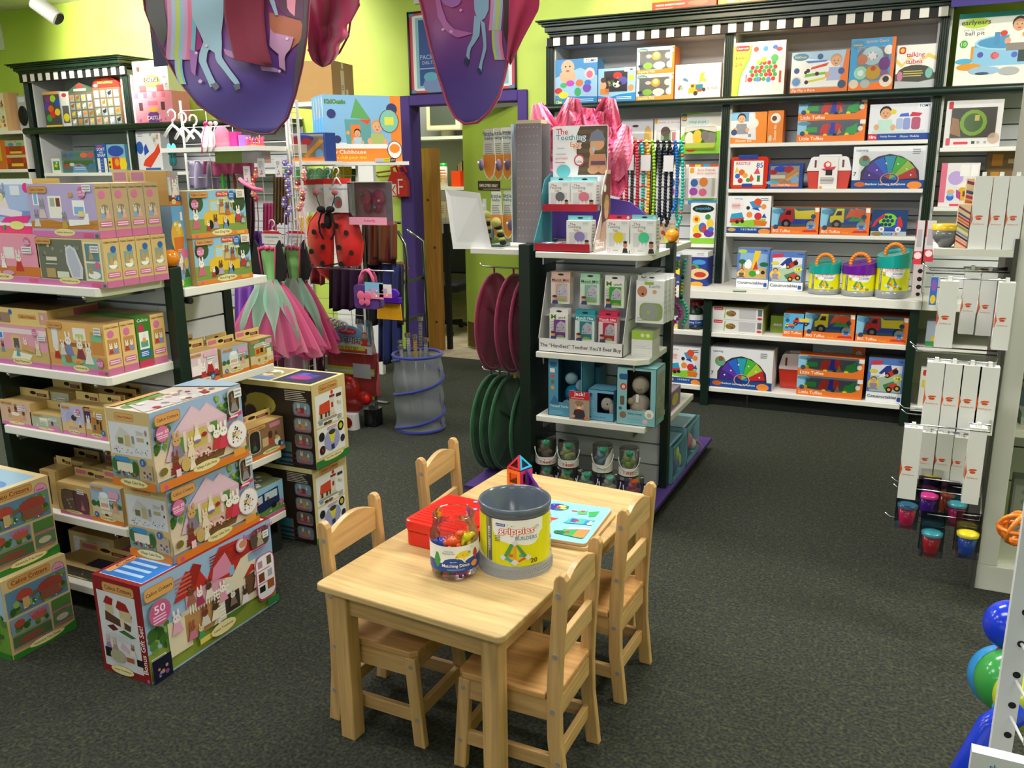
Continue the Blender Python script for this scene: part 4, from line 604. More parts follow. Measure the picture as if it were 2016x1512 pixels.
TREET='r 0 0 1 1 dcc48e;r .08 .1 .92 .9 8ab4d0;e .5 .3 .3 .16 3f6a30;e .3 .5 .12 .1 b8483a;e .72 .42 .18 .14 3a78c0;L .6 .36 .84 .48 3 dfe8f0'
LG=empty('display_gondola',(-2.34,2.17,0),'dark green and white gondola stacked with doll set boxes at the left','gondola')
def lgp(o):o.location-=Vector((-2.34,2.17,0));return o
YFR=1.88;YS=2.17;XL,XR=-2.92,-2.345
LZ=[1.197,.905,.677,.371,.105]
for z in LZ:lgp(shelf(XL,XR,YFR,YS,z,LG,.03,.012))
lgp(slat(XL-.03,XR,YS,.1,1.2,LG,.1));lgp(MB().box(-2.352,-2.312,2.15,2.202,0,1.235,DGREEN).build('post',LG,bevel=.004))
lgp(MB().box(-2.965,-2.93,1.9,2.2,0,1.22,M(GREEN,'t')).build('end_panel',LG))
SZ=[1.156,.8,.43,.165];XSF=-2.31;XSB=-2.64
for z in SZ:lgp(shelf(XSB,XSF,2.205,2.63,z,LG,.03))
lgp(slat(2.205,2.72,XSB,.1,1.16,LG,.1,face=(1,0)));lgp(MB().box(-2.67,-2.63,2.725,2.765,0,1.2,DGREEN).build('post',LG))
lgp(MB().box(-2.9,-2.32,1.95,2.6,0,.07,M('1a1f1c','m')).build('kick_base',LG))
for z in LZ[:4]:
 for x in(-2.86,-2.42):lgp(MB().box(x,x+.006,YFR+.01,YS,z-.05,z-.031,M('9a9c9e','k')).build('shelf_bracket',LG));lgp(MB().sph((x+.003,YFR+.006,z-.034),.007,M('c8ccd0','k'),8,6).build('shelf_clip',LG))
for z in SZ[:3]:lgp(MB().cyl((XSF-.02,2.225,z-.045),(XSF+.004,2.225,z-.045),.012,M('16181a','g'),n=10).build('bracket_cap',LG))
o=MB().sph((0,0,0),.031,M('d9831e','g'),24,16).build('finial_ball',None,(-2.33,2.175,1.264));tag(o,'orange ball on top of the dark green post of the left gondola','finial')
def fb(nm,lab,px0,px1,pyb,pyt,z,d,art,spn=None,y=YFR+.012,base=TAN,tab=None,h=None,group=None,top='',topc='c2a66c',x0=None,x1=None,rz=0):
 a=PY(px0,pyb,y).x if x0 is None else x0;c=PY(px1,pyb,y).x if x1 is None else x1
 if h is None:h=PY((px0+px1)/2,pyt,y).z-z
 return carton(nm,lab,'box',a,c,y,z+.0006,h,d,base,art,spn or('r 0 0 1 1 c8a96c;b .2 .3 .8 .5 c46c98'),top,'',group,rz,tab=tab,topc=topc)
hb=.105;yb0=YFR+.012;zb=LZ[0]
fb('toy_box','pink nursery furniture set box at the far left end of the top shelf',0,0,560,455,LZ[0],.26,NURSERY,x0=-2.915,x1=-2.615,h=.16,base='dba0b0')
hbath=PY(215,472,yb0).z-LZ[0];xb0,xb1=PY(82,560,yb0).x,PY(213,566,yb0).x-.001;dd=.063
for k in range(4):fb('toy_box',['box with a white bathtub behind a clear window, foremost on the top shelf','second doll bathtub box from the front of its row','third doll bathtub box from the front of its row','doll bathtub box at the back of its row beside the green post'][k],0,0,0,0,LZ[0],dd-.003,BATH,spine('bath'),y=yb0+k*dd,x0=xb0,x1=xb1,h=hbath,group='bathroom set boxes on the top shelf')
z2=LZ[0]+hbath+.0012;hbed=PY(208,362,yb0).z-z2
for k in range(4):fb('toy_box',['lavender bedroom set box with grey kittens, foremost on top of the bathtub boxes','second lavender bedroom set box from the front of the stack','third lavender bedroom set box from the front of the stack','bedroom set box at the back of the stack'][k],0,0,0,0,z2,dd-.003,BEDROOM,spine('bed'),y=yb0+.004+k*dd,x0=xb0-.01,x1=xb1-.012,h=hbed,group='bedroom set boxes on the top shelf')
fb('toy_box','light blue and pink box with green edges at the far left of the top stack',0,0,0,0,LZ[0]+.1612,.1,FAWN,x0=-2.9,x1=xb0-.014,y=yb0+.03,h=PY(100,352,yb0+.03).z-LZ[0]-.1612,base='e8eef2',topc='7a9a3a')
fb('toy_box','pink and tan playroom set box at the left end of the second shelf',0,0,0,0,LZ[1],.22,TOYC,x0=-2.915,x1=PY(100,722,yb0).x,h=.142,base='d8a4b0')
fb('flat_box','flat tan doll set box lying on top of the playroom box',0,0,0,0,LZ[1]+.143,.2,FLATB,spn='r 0 0 1 1 b8955c;r .5 .1 1 .9 a8506a;r .2 .3 .5 .8 c8a07a',x0=-2.9,x1=PY(93,640,yb0).x,h=.058,y=yb0+.005,topc='6a5030')
xk0,xk1=PY(103,722,yb0).x,PY(231,742,yb0).x-.004;hk=PY(225,643,yb0).z-LZ[1]
for k,sp_ in enumerate(('kit','kit','green','kit')):fb('toy_box',['orange kitchen set box with a rabbit family at a table, front of the second shelf','second kitchen set box from the front of its row','bright green spined box between two orange kitchen boxes','kitchen set box at the back of its row by the green post'][k],0,0,0,0,LZ[1],dd-.004,COZY if k!=2 else 'r 0 0 1 1 3f7a2c',spine(sp_),y=yb0+k*dd,x0=xk0,x1=min(xk1,-2.356),h=hk+(.004 if k>1 else 0),base=TAN if k!=2 else GRN,topc='a8885a' if k!=2 else '4f8a34',group='kitchen set boxes on the second shelf' if k!=2 else None)
tb_=lambda p=False:(.03,'d8bd7c',tabart(p),.0)
def tabk(d,p=False,h=.03):return(h,'d8bd7c',tabart(p),d-.004)
Z=LZ[2]
for nm,x0,x1,yt,dep,art,lab,yo in(('a',10,70,793,.08,DINE,'small box of brown bear family figures at the left end of the third shelf',0),('b',66,127,818,.07,LAUND,'small grey box showing a doll washing machine on the third shelf',.0),('c',127,172,800,.07,DRESS,'narrow lavender box with a girl doll room on the third shelf',0),('d',172,214,805,.07,LOFT,'narrow box with a yellow doll loft bed and a purple corner',0)):
 fb('toy_box',lab,x0+1,x1-1,866,yt,Z,dep,art,y=yb0,tab=tabk(dep))
for k,(x0,x1,yt,yo)in enumerate(((90,145,752,.085),(196,226,770,.08),(150,250,764,.155),(95,145,780,.16),(215,262,760,.22),(160,200,775,.235))):
 fb('toy_box',['tan box with a grey window standing behind the washing machine box','tan box with a tall hang tab behind the loft bed box','tan box with a punched tab in the middle of the third shelf','tan box hidden behind the bear family box','tan tabbed box at the right rear of the third shelf','tan tabbed box at the back of the third shelf'][k],x0,x1,850,0,Z,.06,LAUND if k==0 else PARTS,y=yb0+yo,h=.115 if k==0 else .085,tab=tabk(.06,h=.034),group=None)
fb('toy_box','narrow tan box showing spare parts at the right end of the third shelf',214,229,874,800,Z,.06,PARTS,y=yb0,tab=None)
Z=LZ[3]
fb('toy_box','tall dark windowed doll box at the left of the fourth shelf',94,122,1030,930,Z,.075,DARKWIN(1),y=yb0+.02,tab=tabk(.075))
fb('toy_box','brown windowed doll box in the middle of the fourth shelf',124,186,1030,957,Z,.08,'r 0 0 1 1 c8a96c;b .08 .12 .92 .82 4a3a30;p .1 .14 .5 .14 .44 .8 .1 .78 6a5a50;u .12 .2 .46 .6 10 .04 3 c8a0a0,8a6a50,a8a098;r .52 .14 .9 .8 6a4450;q .72 .24 .3 8a6a50 c87a90;r 0 0 1 .1 c46c98;'+prize(.6,.74,.8,.9)+oval(.44,.13,.26,.05,'Nursery Friends'),y=yb0,tab=tabk(.08,True))
fb('toy_box','sky blue candy wagon box in front on the fourth shelf',188,246,1040,960,Z,.065,WAGON,y=yb0,tab=tabk(.065,True))
for k,(x0,x1,yo,hh)in enumerate(((95,150,.11,.09),(150,200,.1,.085),(120,185,.2,.1),(195,240,.12,.088),(196,240,.2,.1))):
 fb('toy_box',['tan tabbed box behind the dark windowed box on the fourth shelf','tan tabbed box behind the brown windowed box','tan box at the back of the fourth shelf','tan tabbed box behind the candy wagon box','tan tabbed box in the back right corner of the fourth shelf'][k],x0,x1,1010,0,Z,.06,PARTS,y=yb0+yo,h=hh,tab=tabk(.06,k%2==0,.036))
Z=LZ[4]
fb('toy_box','wide tan box with a green base on the bottom shelf of the left gondola',116,0,1170,1092,Z,.12,'r 0 0 1 1 4a4438;r 0 0 1 .2 3a6a34;u .05 .2 .95 .9 26 .08 3 8a8a80,c8c4bc,6a4450,5a6a8a,3a3a30;'+oval(.4,.14,.24,.07,'Fashion Show'),y=yb0+.02,x1=PY(205,1180,yb0).x,tab=tabk(.12,True,.035),topc='c2a66c',top='r .5 .2 .86 .7 2a2a52')
fb('toy_box','tan tabbed box behind the wide box on the bottom shelf',150,0,1150,0,Z,.1,PARTS,y=yb0+.16,x1=PY(235,1150,yb0+.16).x,h=.1,tab=tabk(.1,True,.035))
def sb(nm,lab,px0,px1,pyb,pyt,z,d,art,X=XSF-.006,side='r 0 0 1 1 b8955c',base=TAN,h=None,tab=None,y0=None,y1=None,group=None,topc='b8975c',top=''):
 a=PX(px0,pyb,X).y if y0 is None else y0;c=PX(px1,pyb,X).y if y1 is None else y1
 if h is None:h=PX((px0+px1)/2,pyt,X).z-z
 o=carton(nm,lab,'box',-(c-a)/2,(c-a)/2,0,0,h,d,base,art,'',top,side,group,0,tab=tab,topc=topc);o.location=(X,(a+c)/2,z+.0006);o.rotation_euler.z=math.pi/2;return o
Z=SZ[0]
yv0=PX(388,560,XSF-.006).y;yv1=PX(497,545,XSF-.006).y
hv=PX(440,465,XSF-.006).z-Z
sb('toy_box','blue box with a yellow doll van, lower one of two on the side shelf',0,0,0,0,Z,.09,HOTDOG,y0=yv0,y1=yv1,h=hv,group='yellow van boxes')
sb('toy_box','blue box with a yellow doll van, upper one of two on the side shelf',0,0,0,0,Z+hv+.001,.09,HOTDOG,y0=yv0-.004,y1=yv1-.006,h=hv-.002,group='yellow van boxes')
hba=PX(350,405,XSF-.03).z-Z
sb('toy_box','tall blue hot-air balloon doll box beside the yellow van boxes',0,0,0,0,Z,.16,BALLOON,X=XSF-.03,y0=2.21,y1=yv0-.003,h=hba,base='6ba6d8',side='r 0 0 1 1 7a9ab8')
sb('toy_box','grey dressing room doll box lying on top of the balloon box',0,0,0,0,Z+hba+.001,.1,DRESSG,X=XSF-.035,y0=2.21,y1=yv0-.01,h=.115)
for k in range(2):sb('toy_box',['tan doll box behind the dressing room box, nearer one','tan doll box behind the dressing room box, farther one'][k],0,0,0,0,Z+hba+.001,.075,PARTS,X=XSF-.14-k*.085,y0=2.215,y1=2.3,h=.12,side='r 0 0 1 1 cdb077;r .1 .7 .9 .94 b07a9a;T .2 .5 .8 .62 8a4a24 Calico Critters;r .1 .06 .9 .44 dcdce0;u .2 .1 .8 .4 8 .05 3 8a9aa8,b0a090')
Z=SZ[1]
for x0,x1,yb_,yt,art,lab in((376,434,755,690,BUNNY,'lilac box with a family of white rabbits on the second side shelf'),(440,493,748,680,WAGON,'sky blue candy wagon box on the second side shelf'),(496,541,736,665,CANOPY,'green box with a striped canopy wagon on the second side shelf')):
 sb('toy_box',lab,x0,x1,yb_,yt,Z,.07,art,tab=tabk(.07,art!=BUNNY))
for k,(y0,y1,q)in enumerate(((2.22,2.32,.1),(2.335,2.44,.1),(2.45,2.56,.1),(2.22,2.33,.19),(2.36,2.47,.19))):sb('toy_box',['tan tabbed box behind the white rabbit box','tan tabbed box behind the candy wagon box on the side shelf','tan tabbed box behind the canopy wagon box','tan box at the left rear of the second side shelf','tan box at the right rear of the second side shelf'][k],0,0,0,0,Z,.07,PARTS,X=XSF-.006-q,y0=y0,y1=y1,h=.1,tab=tabk(.07,k==1,.03))
Z=SZ[2]
sb('toy_box','brown pizza delivery doll box on the third side shelf',488,563,900,832,Z,.07,'r 0 0 1 1 8a6a4c;b .06 .2 .36 .9 c8c4b0;b .08 .22 .34 .86 2e2a28;q .2 .3 .3 4a3a34 3a6a4a;r .4 .3 .56 .56 c8b088;e .62 .6 .06 .12 5a3020;q .62 .3 .4 5a3020 b04a34;e .8 .34 .08 .14 e6e6e0;e .86 .24 .05 .08 3a3a3a;q .78 .4 .26 5a3a28 c8a878;r 0 0 1 .12 d97a2c;b .6 .8 .9 .94 c87a9a;'+oval(.62,.12,.24,.07,'Pizza Delivery')+blue(.92,.2,.09)+cc(.04,.88,.5,.98),tab=tabk(.07,True))
for k in range(3):sb('toy_box',['tan tabbed box right behind the pizza delivery box','tan tabbed box second behind the pizza delivery box','tan tabbed box third behind the pizza delivery box'][k],0,0,0,0,Z,.06,PARTS,X=XSF-.08-.065*k,y0=2.4,y1=2.52,h=.085,tab=tabk(.06,k==0,.03))
Z=SZ[3]
sb('toy_box','light blue box with a dark blue doll bus on the bottom side shelf',0,597,1000,945,Z,.16,'r 0 0 1 1 8fc0e0;p 0 .1 1 .1 1 .34 0 .26 5f8a3c;u .4 .1 1 .28 20 .02 3 f0f0ea,e8e0c0,6f9a48;p .2 .24 .2 .52 .34 .78 .9 .86 .92 .36 .3 .22 1f2a54;p .36 .52 .4 .74 .6 .78 .6 .56 b8ccd8;r .64 .58 .88 .8 b8ccd8;q .5 .56 .2 e8e0d0 b83a3a;q .7 .58 .2 e8e0d0 8a6a50;r .1 .4 .3 .6 8aa8b8;e .32 .24 .06 .1 16181c;e .8 .34 .05 .09 16181c;r 0 0 1 .1 cf5a8a;c .94 .34 .09 cf6fa0;'+cc(.02,.8,.32,.96),y0=2.31,y1=2.628,h=.14,side='r 0 0 1 1 6a8ab0',topc='6f7a5a',top='u .05 .05 .95 .95 30 .07 3 2a3a5a,c8c8c0,3a5a30,a04040,e0e0dc')
gx,gy=-2.19,2.684
def lh(nm,lab,x,y,z,h,rz):carton(nm,lab,'box',x-.42,x,y,z,h,.235,'cfba80',LHFRONT,LHSIDE,LHTOP,'','lighthouse boxes',rz)
lh('toy_box','large black and tan lighthouse set box standing on the carpet, lower of two',gx-.012,gy,.0005,.341,0)
lh('toy_box','large black and tan lighthouse set box on top of its twin',gx+.012,gy-.004,.3425,.362,math.radians(1.5))
tx0,tx1,ty=-2.247,-2.037,1.645
carton('toy_box','long dark red townhouse gift set box standing on the carpet','box',tx0,tx1,ty,.0005,.334,.578,'8a1f22',LUXS,LUXF,LUXT,'',None,math.radians(-.5))
carton('toy_box','wide cake shop doll box on the townhouse box, lower of two','box',-2.244,-2.056,1.8,.3365,.257,.385,TAN,CAKES,CAKEF,CAKET,'','cake shop boxes')
carton('toy_box','wide cake shop doll box at the top of the front stack','box',-2.236,-2.05,1.765,.5955,.252,.39,TAN,CAKES,CAKEF,CAKET,'','cake shop boxes')
carton('toy_box','tree house set box on the carpet at the far left, lower of two','box',-2.9,-2.565,1.555,.0005,.28,.235,'c8ac70',TREEF,TREER,TREET,'','tree house boxes',math.radians(0))
carton('toy_box','tree house set box on top of its twin at the far left','box',-2.905,-2.6,1.56,.2815,.28,.235,'c8ac70',TREEF,TREER,TREET,'','tree house boxes',math.radians(-1))
# === centre gondola
CO=Vector((-1.3,3.9,0))
CG=empty('display_gondola',CO,'dark green slatwall gondola with white shelves on a purple base behind the play table','gondola')
def cgp(o):o.location-=CO;return o
cgp(MB().box(-1.88,-.95,3.41,4.62,.05,.07,M('4a3478','m')).build('base_deck',CG,bevel=.002))
cgp(MB().box(-1.86,-.97,3.43,4.6,0,.05,M('0d0e10','m')).build('kick_base',CG))
cgp(slat(-1.546,-1.012,3.76,.07,1.22,CG,.1));
cgp(MB().box(-1.012,-.975,3.742,3.79,.07,1.225,DGREEN).build('post',CG,bevel=.003))
cgp(MB().box(-1.602,-1.548,3.46,3.8,.07,1.225,DGREEN).build('end_panel',CG,bevel=.003))
CZs=[1.2,.757,.46]
for z,c in zip(CZs,(.045,.045,0)):cgp(shelf(-1.503,-.992,3.42,3.758,z,CG,.026,c))
cgp(shelf(-1.86,-1.604,3.49,3.82,1.2,CG,.026));cgp(slat(3.8,4.35,-1.604,.07,1.22,CG,.1,face=(-1,0)))
cgp(slat(3.79,4.4,-1.2,.07,1.2,CG,.1,face=(1,0)))
cgp(shelf(-1.2,-.985,3.83,4.28,.405,CG,.03));cgp(shelf(-1.2,-.985,3.8,4.1,1.205,CG,.03))
for x,y in((-1.47,3.43),(-1.05,3.43)):
 for z in CZs:cgp(MB().box(x-.003,x+.003,y,3.76,z-.055,z-.027,M('a9abad','k')).build('shelf_bracket',CG))
cgp(MB().tube([(-1.93,3.722,1.105),(-1.915,3.722,1.09),(-1.61,3.722,1.085)],.004,M('a9abad','k')).build('peg_hook',CG));cgp(MB().tube([(-1.93,3.722,.585),(-1.915,3.722,.57),(-1.61,3.722,.565)],.004,M('a9abad','k')).build('peg_hook',CG))
b=MB();pf=lambda px,py:(PY(px,py,3.8).x,PY(px,py,3.8).z)
arch=[pf(1032,474),pf(1040,432),pf(1062,392),pf(1062,300),pf(1120,296),pf(1190,388),pf(1240,398),pf(1275,425),pf(1290,470)]
arch=[(x,max(z,1.225)if i in(0,8)else z)for i,(x,z)in enumerate(arch)];arch[0]=(arch[0][0],1.226);arch[-1]=(arch[-1][0],1.226)
b.prism(arch,1,3.8,3.815,M('56409a','m'));fs=Face((-1.62,3.8,1.5),(.1,0,0),(0,0,.16),(0,-1,0))
for k in range(5):b.sph((PY(1073+k*2.4,318+k*9,3.797).x,3.797,PY(1073+k*2.4,318+k*9,3.797).z),(.011,.002,.013),M('3a8fd0'),10,6)
for px in(1071,1076):b.cyl((PY(px,306,3.797).x,3.797,PY(px,306,3.797).z),(PY(px,301,3.797).x,3.797,PY(px,301,3.797).z),.002,M('2a1a4a'),n=6)
tag(b.build('arched_sign'),'purple arched topper sign with a small blue caterpillar behind the pink tissue paper','sign')
o=MB().sph((0,0,0),.03,M('e0901e','g'),24,16).build('finial_ball',None,(-.992,3.766,1.254));tag(o,'orange ball on the right green post of the centre gondola','finial')
TEAL=M('3a8088');RDC=M('b0182e');dy=3.432;z0=1.2008
dsp=empty('counter_display',(-1.36,dy,z0),'two-tier teal and red cardboard display with a tall header photo card','display')
xa,xb=PY(1052,493,dy).x+1.36,PY(1160,493,dy).x+1.36
def P2(px,py,y):v=PY(px,py,y);return v.x+1.36,v.z-z0
MB().box(xa,xb,0,.003,0,.035,RDC).box(xa,xb,0,.19,0,.003,TEAL).build('lower_tray',dsp)
xu0,_=P2(1068,410,3.52);xu1,_=P2(1176,410,3.52);zu=P2(1100,416,3.52)[1];zu2=P2(1100,402,3.52)[1]
MB().box(xu0,xu1,.088,.091,zu,zu2,RDC).box(xu0,xu1,.091,.19,zu,zu+.003,TEAL).build('upper_tray',dsp)
MB().prism([(0,0),(.2,0),(.2,.33),(.12,.3),(.088,.24),(.09,.17),(.04,.1),(0,.04)],0,xa-.004,xa,TEAL).build('side_panel',dsp)
b=MB();b.prism([(0,0),(.2,0),(.2,.34),(.15,.34),(.12,.3),(.088,.24),(.09,.17),(.04,.1),(0,.04)],0,xb+.018,xb+.022,M('c9b8a8'))
draw(b,Face((xb+.0225,.0,0),(0,.2,0),(0,0,.33),(1,0,0)),'p .46 .3 .98 .02 .98 .98 .76 .98 .46 .7 6a4a3c;e .76 .6 .16 .12 b08a5a;e .74 .5 .14 .1 dba57e;e .74 .58 .17 .07 c8a070;r .04 .04 .6 .16 f0eeee;T .1 .06 .54 .12 d05a5a Teething;c .62 .8 .05 f0f0f0;p .3 .12 .7 .12 .8 .4 .5 .36 c8a088');b.build('side_panel',dsp)
hx0,hz0=P2(1089,345,3.6);hx1,hz1=P2(1198,245,3.6)
b=MB();b.rbox(hx0,hx1,.165,.169,-.0+.19,hz1,.012,M('e9e9ec'),axis=1);Fh=Face((hx0,.165,hz0),(hx1-hx0,0,0),(0,0,hz1-hz0),(0,-1,0))
draw(b,Fh,'r .44 .0 .99 .98 5c4c3a;p .0 .98 .5 .98 .36 .6 .5 .3 .46 0 .0 0 eef0f2;L .48 .02 .98 .96 5 6a5a44;p .68 .42 .96 .42 1 .1 .7 .02 .66 .2 c98e6a;e .81 .62 .13 .13 dba57e;p .66 .68 .96 .68 .9 .86 .82 .92 .7 .84 7a7f92;e .72 .5 .05 .1 dba57e;e .75 .52 .025 .05 9ad0e0;r .7 .2 .96 .28 6a4a60;e .74 .1 .1 .08 d49e78;e .92 .1 .08 .08 d49e78;O .06 .82 .28 .95 c0243a ffffff The;O .03 .68 .62 .82 4f9ab0 ffffff Teething;O .3 .54 .54 .68 ea8f4a ffffff Egg;L .08 .52 .26 .58 1 c9c9cc;L .06 .4 .3 .46 1 c9c9cc;T .05 .3 .28 .38 e06a72 SOOTHING;L .05 .24 .28 .28 1 e06a72;c .49 .3 .12 d0525c;c .49 .3 .09 f0ecec;T .44 .24 .54 .3 6a3a40 USA;e .2 .08 .13 .14 6ac4cc')
b.build('header_card',dsp)
def eggbox(nm,lab,px0,px1,pyb,pyt,y,z,egg,tabc,d=.062,right=True):
 a,c=PY(px0,pyb,y).x,PY(px1,pyb,y).x;h=PY(px0+5,pyt,y).z-z
 art='r .12 .2 .86 .62 d9dade;p .0 .62 .0 1 1 1 1 .62 .7 .62 .6 .76 .4 .76 .3 .62 f2f2f2;T .1 .84 .4 .92 c0243a The;T .06 .73 .6 .84 4f9ab0 Teething;T .3 .64 .5 .73 ea8f4a Egg;e .54 .48 .22 .17 %s;e .5 .54 .1 .06 %s;p .34 .2 .42 .36 .48 .22 .56 .36 .62 .2 f6f6f6;c .84 .2 .17 f4f4f4;e .84 .26 .09 .1 c98e6a;e .84 .34 .09 .04 2a2020;p .72 .02 .96 .02 .92 .16 .76 .16 33302e;c .12 .1 .05 e08a7a;c .12 .1 .04 f2f2f2;L .3 .06 .6 .12 1 c0c0c4;L .66 .84 .94 .96 3 c9c9cc'%(egg,egg)
 return carton(nm,lab,'box',a,c,y,z,h,d,'eeeeee',art,'L .2 .3 .8 .9 6 a9a9ac;T .2 .1 .8 .25 8a8a8e toy','','','teething toy boxes',0,tab=(.02,tabc,'e .5 .5 .12 .2 1a1c1e;c .88 .5 .3 8fc0c8',.02),kind='p')
eggbox('teether_box','small white box with a grey egg toy on the upper tier',1080,1122,405,358,3.53,z0+zu+.0035,'6a6c72','7fc0c8')
eggbox('teether_box','small white box with a pink egg toy on the upper tier',1123,1172,405,358,3.53,z0+zu+.0035,'d97a8c','7fc0c8')
eggbox('teether_box','small white box with a lavender egg toy on the lower tier',1115,1163,482,434,3.45,z0+.0035,'8f84c4','6ab0b8')
eggbox('teether_box','small white box with a yellow egg toy and a red tab',1193,1238,491,433,3.45,z0,'e2cf2c','b8243a')
eggbox('teether_box','small white box with a mint green egg toy, right end of top shelf',1240,1290,492,433,3.45,z0,'4fcf9a','6fa8b0')
for k,c in enumerate(('4a9ab0','d9dfe8','4a9ab0','d98aa0')):tag(carton('leaflet_pack','x','leaflet',-1.49+k*.021,-1.475+k*.021,3.45,z0+.004,.03,.08,c,'L .1 .1 .9 .9 3 f0f0f0',rz=.05),['teal leaflet pack at the left of the lower red tray','pale leaflet pack beside the teal one in the lower tray','second teal leaflet pack in the lower tray','pink leaflet pack beside the lavender egg box'][k],'leaflet')
rn=random.Random(11);b=MB();pk2=M('f07fa6','f')
def leaf(px,py,w_,h_,a,y,sd,mt):
 def fn(u,v):
  s=(math.sin(math.pi*min(1,v*.72+.18))**.7)*(1-.35*v*v);t=math.radians(a);X_=(u-.5)*w_*s;Y_=v*h_
  return PY(px+X_*math.cos(t)+Y_*math.sin(t),py-Y_*math.cos(t)+X_*math.sin(t),y+.022*math.sin(u*9+sd)*(.3+v)+.02*math.sin(v*7+sd*2)+.012*math.sin(u*21+v*13+sd))
 b.grid(fn,14,14,mt,False)
for k,(px,py,w_,h_,a)in enumerate(((1090,330,70,130,-14),(1115,330,80,138,6),(1150,330,84,118,4),(1176,330,80,140,10),(1196,350,70,110,20),(1204,385,50,80,14),(1078,320,52,60,-58),(1130,320,96,104,-6),(1165,320,92,102,12),(1105,330,70,96,-24),(1195,340,60,90,2),(1140,300,110,60,0))):
 leaf(px,py,w_,h_,a,3.7+.012*(k%4),k*1.7,(pk2,M('f490b0','f'),M('dc4c80','f'))[k%3])
tag(b.build('tissue_paper',solid=.0006),'crumpled bright pink tissue paper standing up behind the header card','tissue paper')
nl=MB();nl.cyl((-1.3,3.93,1.665),(-.99,3.93,1.655),.006,M('8a8c8e','k'));nl.cyl((-1.14,3.93,1.2055),(-1.14,3.93,1.66),.007,M('8a8c8e','k'));nl.cyl((-1.14,3.93,1.2055),(-1.14,3.93,1.212),.05,M('8a8c8e','k'));tag(nl.build('necklace_rail'),'metal rail holding silicone bead necklaces right of the pink tissue','rail')
cols=['e0435c','3c3f46','d8384e','49b8b4','e89a2c','8fc42c','34383e','1a2036','16181c','2468b8','34b4a4'];nmc=['coral pink','charcoal','red','teal and red','orange and yellow','lime green','dark grey','navy','black','blue','turquoise']
for k in range(11):
 x=-1.272+k*.0265;b=MB();n=50;hh=(.36,.33,.34,.33,.36,.37,.36,.36,.37,.31,.37)[k];w_=.013;zt=1.668-k*.001
 for i in range(n):
  f=i/n;t=2*math.pi*f;q_=abs(2*f-1);sw=(1 if f<.5 else-1)*(.6+.4*math.sin(math.pi*min(1,(1-q_)*1.0)))*min(1,9*min(q_,1-q_)+.1);px_,pz_=x+w_*sw*(1+.5*(1-q_)),zt-hh*(1-q_)
  big=k in(0,2,5)and abs(i-n*.5)<1;c=cols[k]
  if k==3 and i%5==0:c='d8452c'
  if k==4 and i%3==0:c='e8d22c'
  if k==10 and i%17==4:c='d8642c'
  yy=3.93-.014+.028*(i/n>.5);b.sph((px_,yy,pz_),(.008,.008,.009)if not big else(.014,.01,.024),M(c,'m'),8,6)
 if k in(1,4,8):b.box(x-.018,x+.028,3.9,3.901,zt-.13,zt-.06,M('d9d9dc'),Matrix.Rotation(0,3,'Z'))
 tag(b.build('bead_necklace'),'%s bead necklace hanging on the rail, %s'%(nmc[k],['leftmost','second from left','third from left','fourth from left','fifth from left','beside the yellow one','right of the lime one','right of the grey one','right of the navy one','between black and turquoise','rightmost'][k]),'necklace','bead necklaces on the rail')
t0=PY(1018,472,3.55).x;t1=PY(1066,472,3.55).x
tw=empty('peg_tower',(t0,3.55,1.2262),'clear plastic peg tower with rows of small holes on top of the centre gondola','display stand')
b=MB();hT=PY(1040,243,3.55).z-1.2262;b.box(0,t1-t0,0,.004,0,hT,M('8a8286','g'));
for i in range(6):
 for j in range(14):b.cyl((.012+i*.018,-.001,.03+j*.036),(.012+i*.018,.0,.03+j*.036),.002,M('c9c2c4'),n=6)
b.build('hole_panel',tw);MB().box(-.022,0,-.002,.1,0,hT,M('dfe6ea','c')).box(-.024,-.02,-.004,.1,0,hT,M('cfd6da','g')).build('side_panel',tw)
MB().box(.0,t1-t0,.1,.104,0,hT,M('9a9698','g')).box(-.01,t1-t0-.01,.02,.09,hT,hT+.016,M('c9c79a')).build('back_panel',tw)
def plush_card(px0,px1,pyt,pyb,y,lab,toy,off):
 a,c=PY(px0,pyb,y).x,PY(px1,pyb,y).x;zb_,zt_=PY(px0,pyb,y).z,PY(px0,pyt,y).z;w2=(c-a)/2;H=zt_-zb_
 r=empty('plush_card',((a+c)/2,y,zb_),lab,'hanging toy','plush teether cards on the peg tower')
 b=MB();P=[(w2*.75,H),(-w2*.75,H),(-w2,H*.42)]+[(-w2*math.cos(t),H*.3-H*.3*math.sin(t))for t in(0,.5,1,1.57,2.1,2.6,3.14)]+[(w2,H*.42)];b.prism(P,1,0,.002,M('d9dccf'))
 Fc=Face((-w2,0,0),(2*w2,0,0),(0,0,H),(0,-1,0));draw(b,Fc,'r .02 .3 .98 .5 e08a2c;p .02 .32 .2 .1 .5 .01 .8 .1 .98 .32 e08a2c;T .1 .86 .9 .94 2a5a6a little;T .1 .77 .9 .85 2a6a7a baby;L .15 .5 .85 .72 6 8a9090');b.build('backing_card',r)
 b=MB()
 if toy=='bee':
  b.sph((off,-.03,H*.34),(.024,.022,.024),M('e2dc1e','u'),12,8)
  for i in range(5):b.sph((off+.008+i*.006,-.025,H*.34-.022-i*.017),(.02-.001*i,.018,.01),M('1a1a1a' if i%2==0 else 'e2dc1e','u'),12,6)
  b.sph((off-.018,-.03,H*.34-.05),(.008,.012,.026),M('2a8a9a','u'),8,6)
 else:b.sph((off,-.02,H*.3),(.012,.016,.026),M('6a2a8a','u'),10,8);b.sph((off-.008,-.034,H*.34),(.005,.004,.006),M('e9e9ee'),8,6)
 b.build('plush_toy',r);return r
plush_card(952,976,254,354,3.5,'orange and grey teether card on the clear tower, leftmost of the upper three','x',-.03)
plush_card(970,992,252,356,3.56,'orange and grey teether card on the clear tower, middle of the upper three','x',.012)
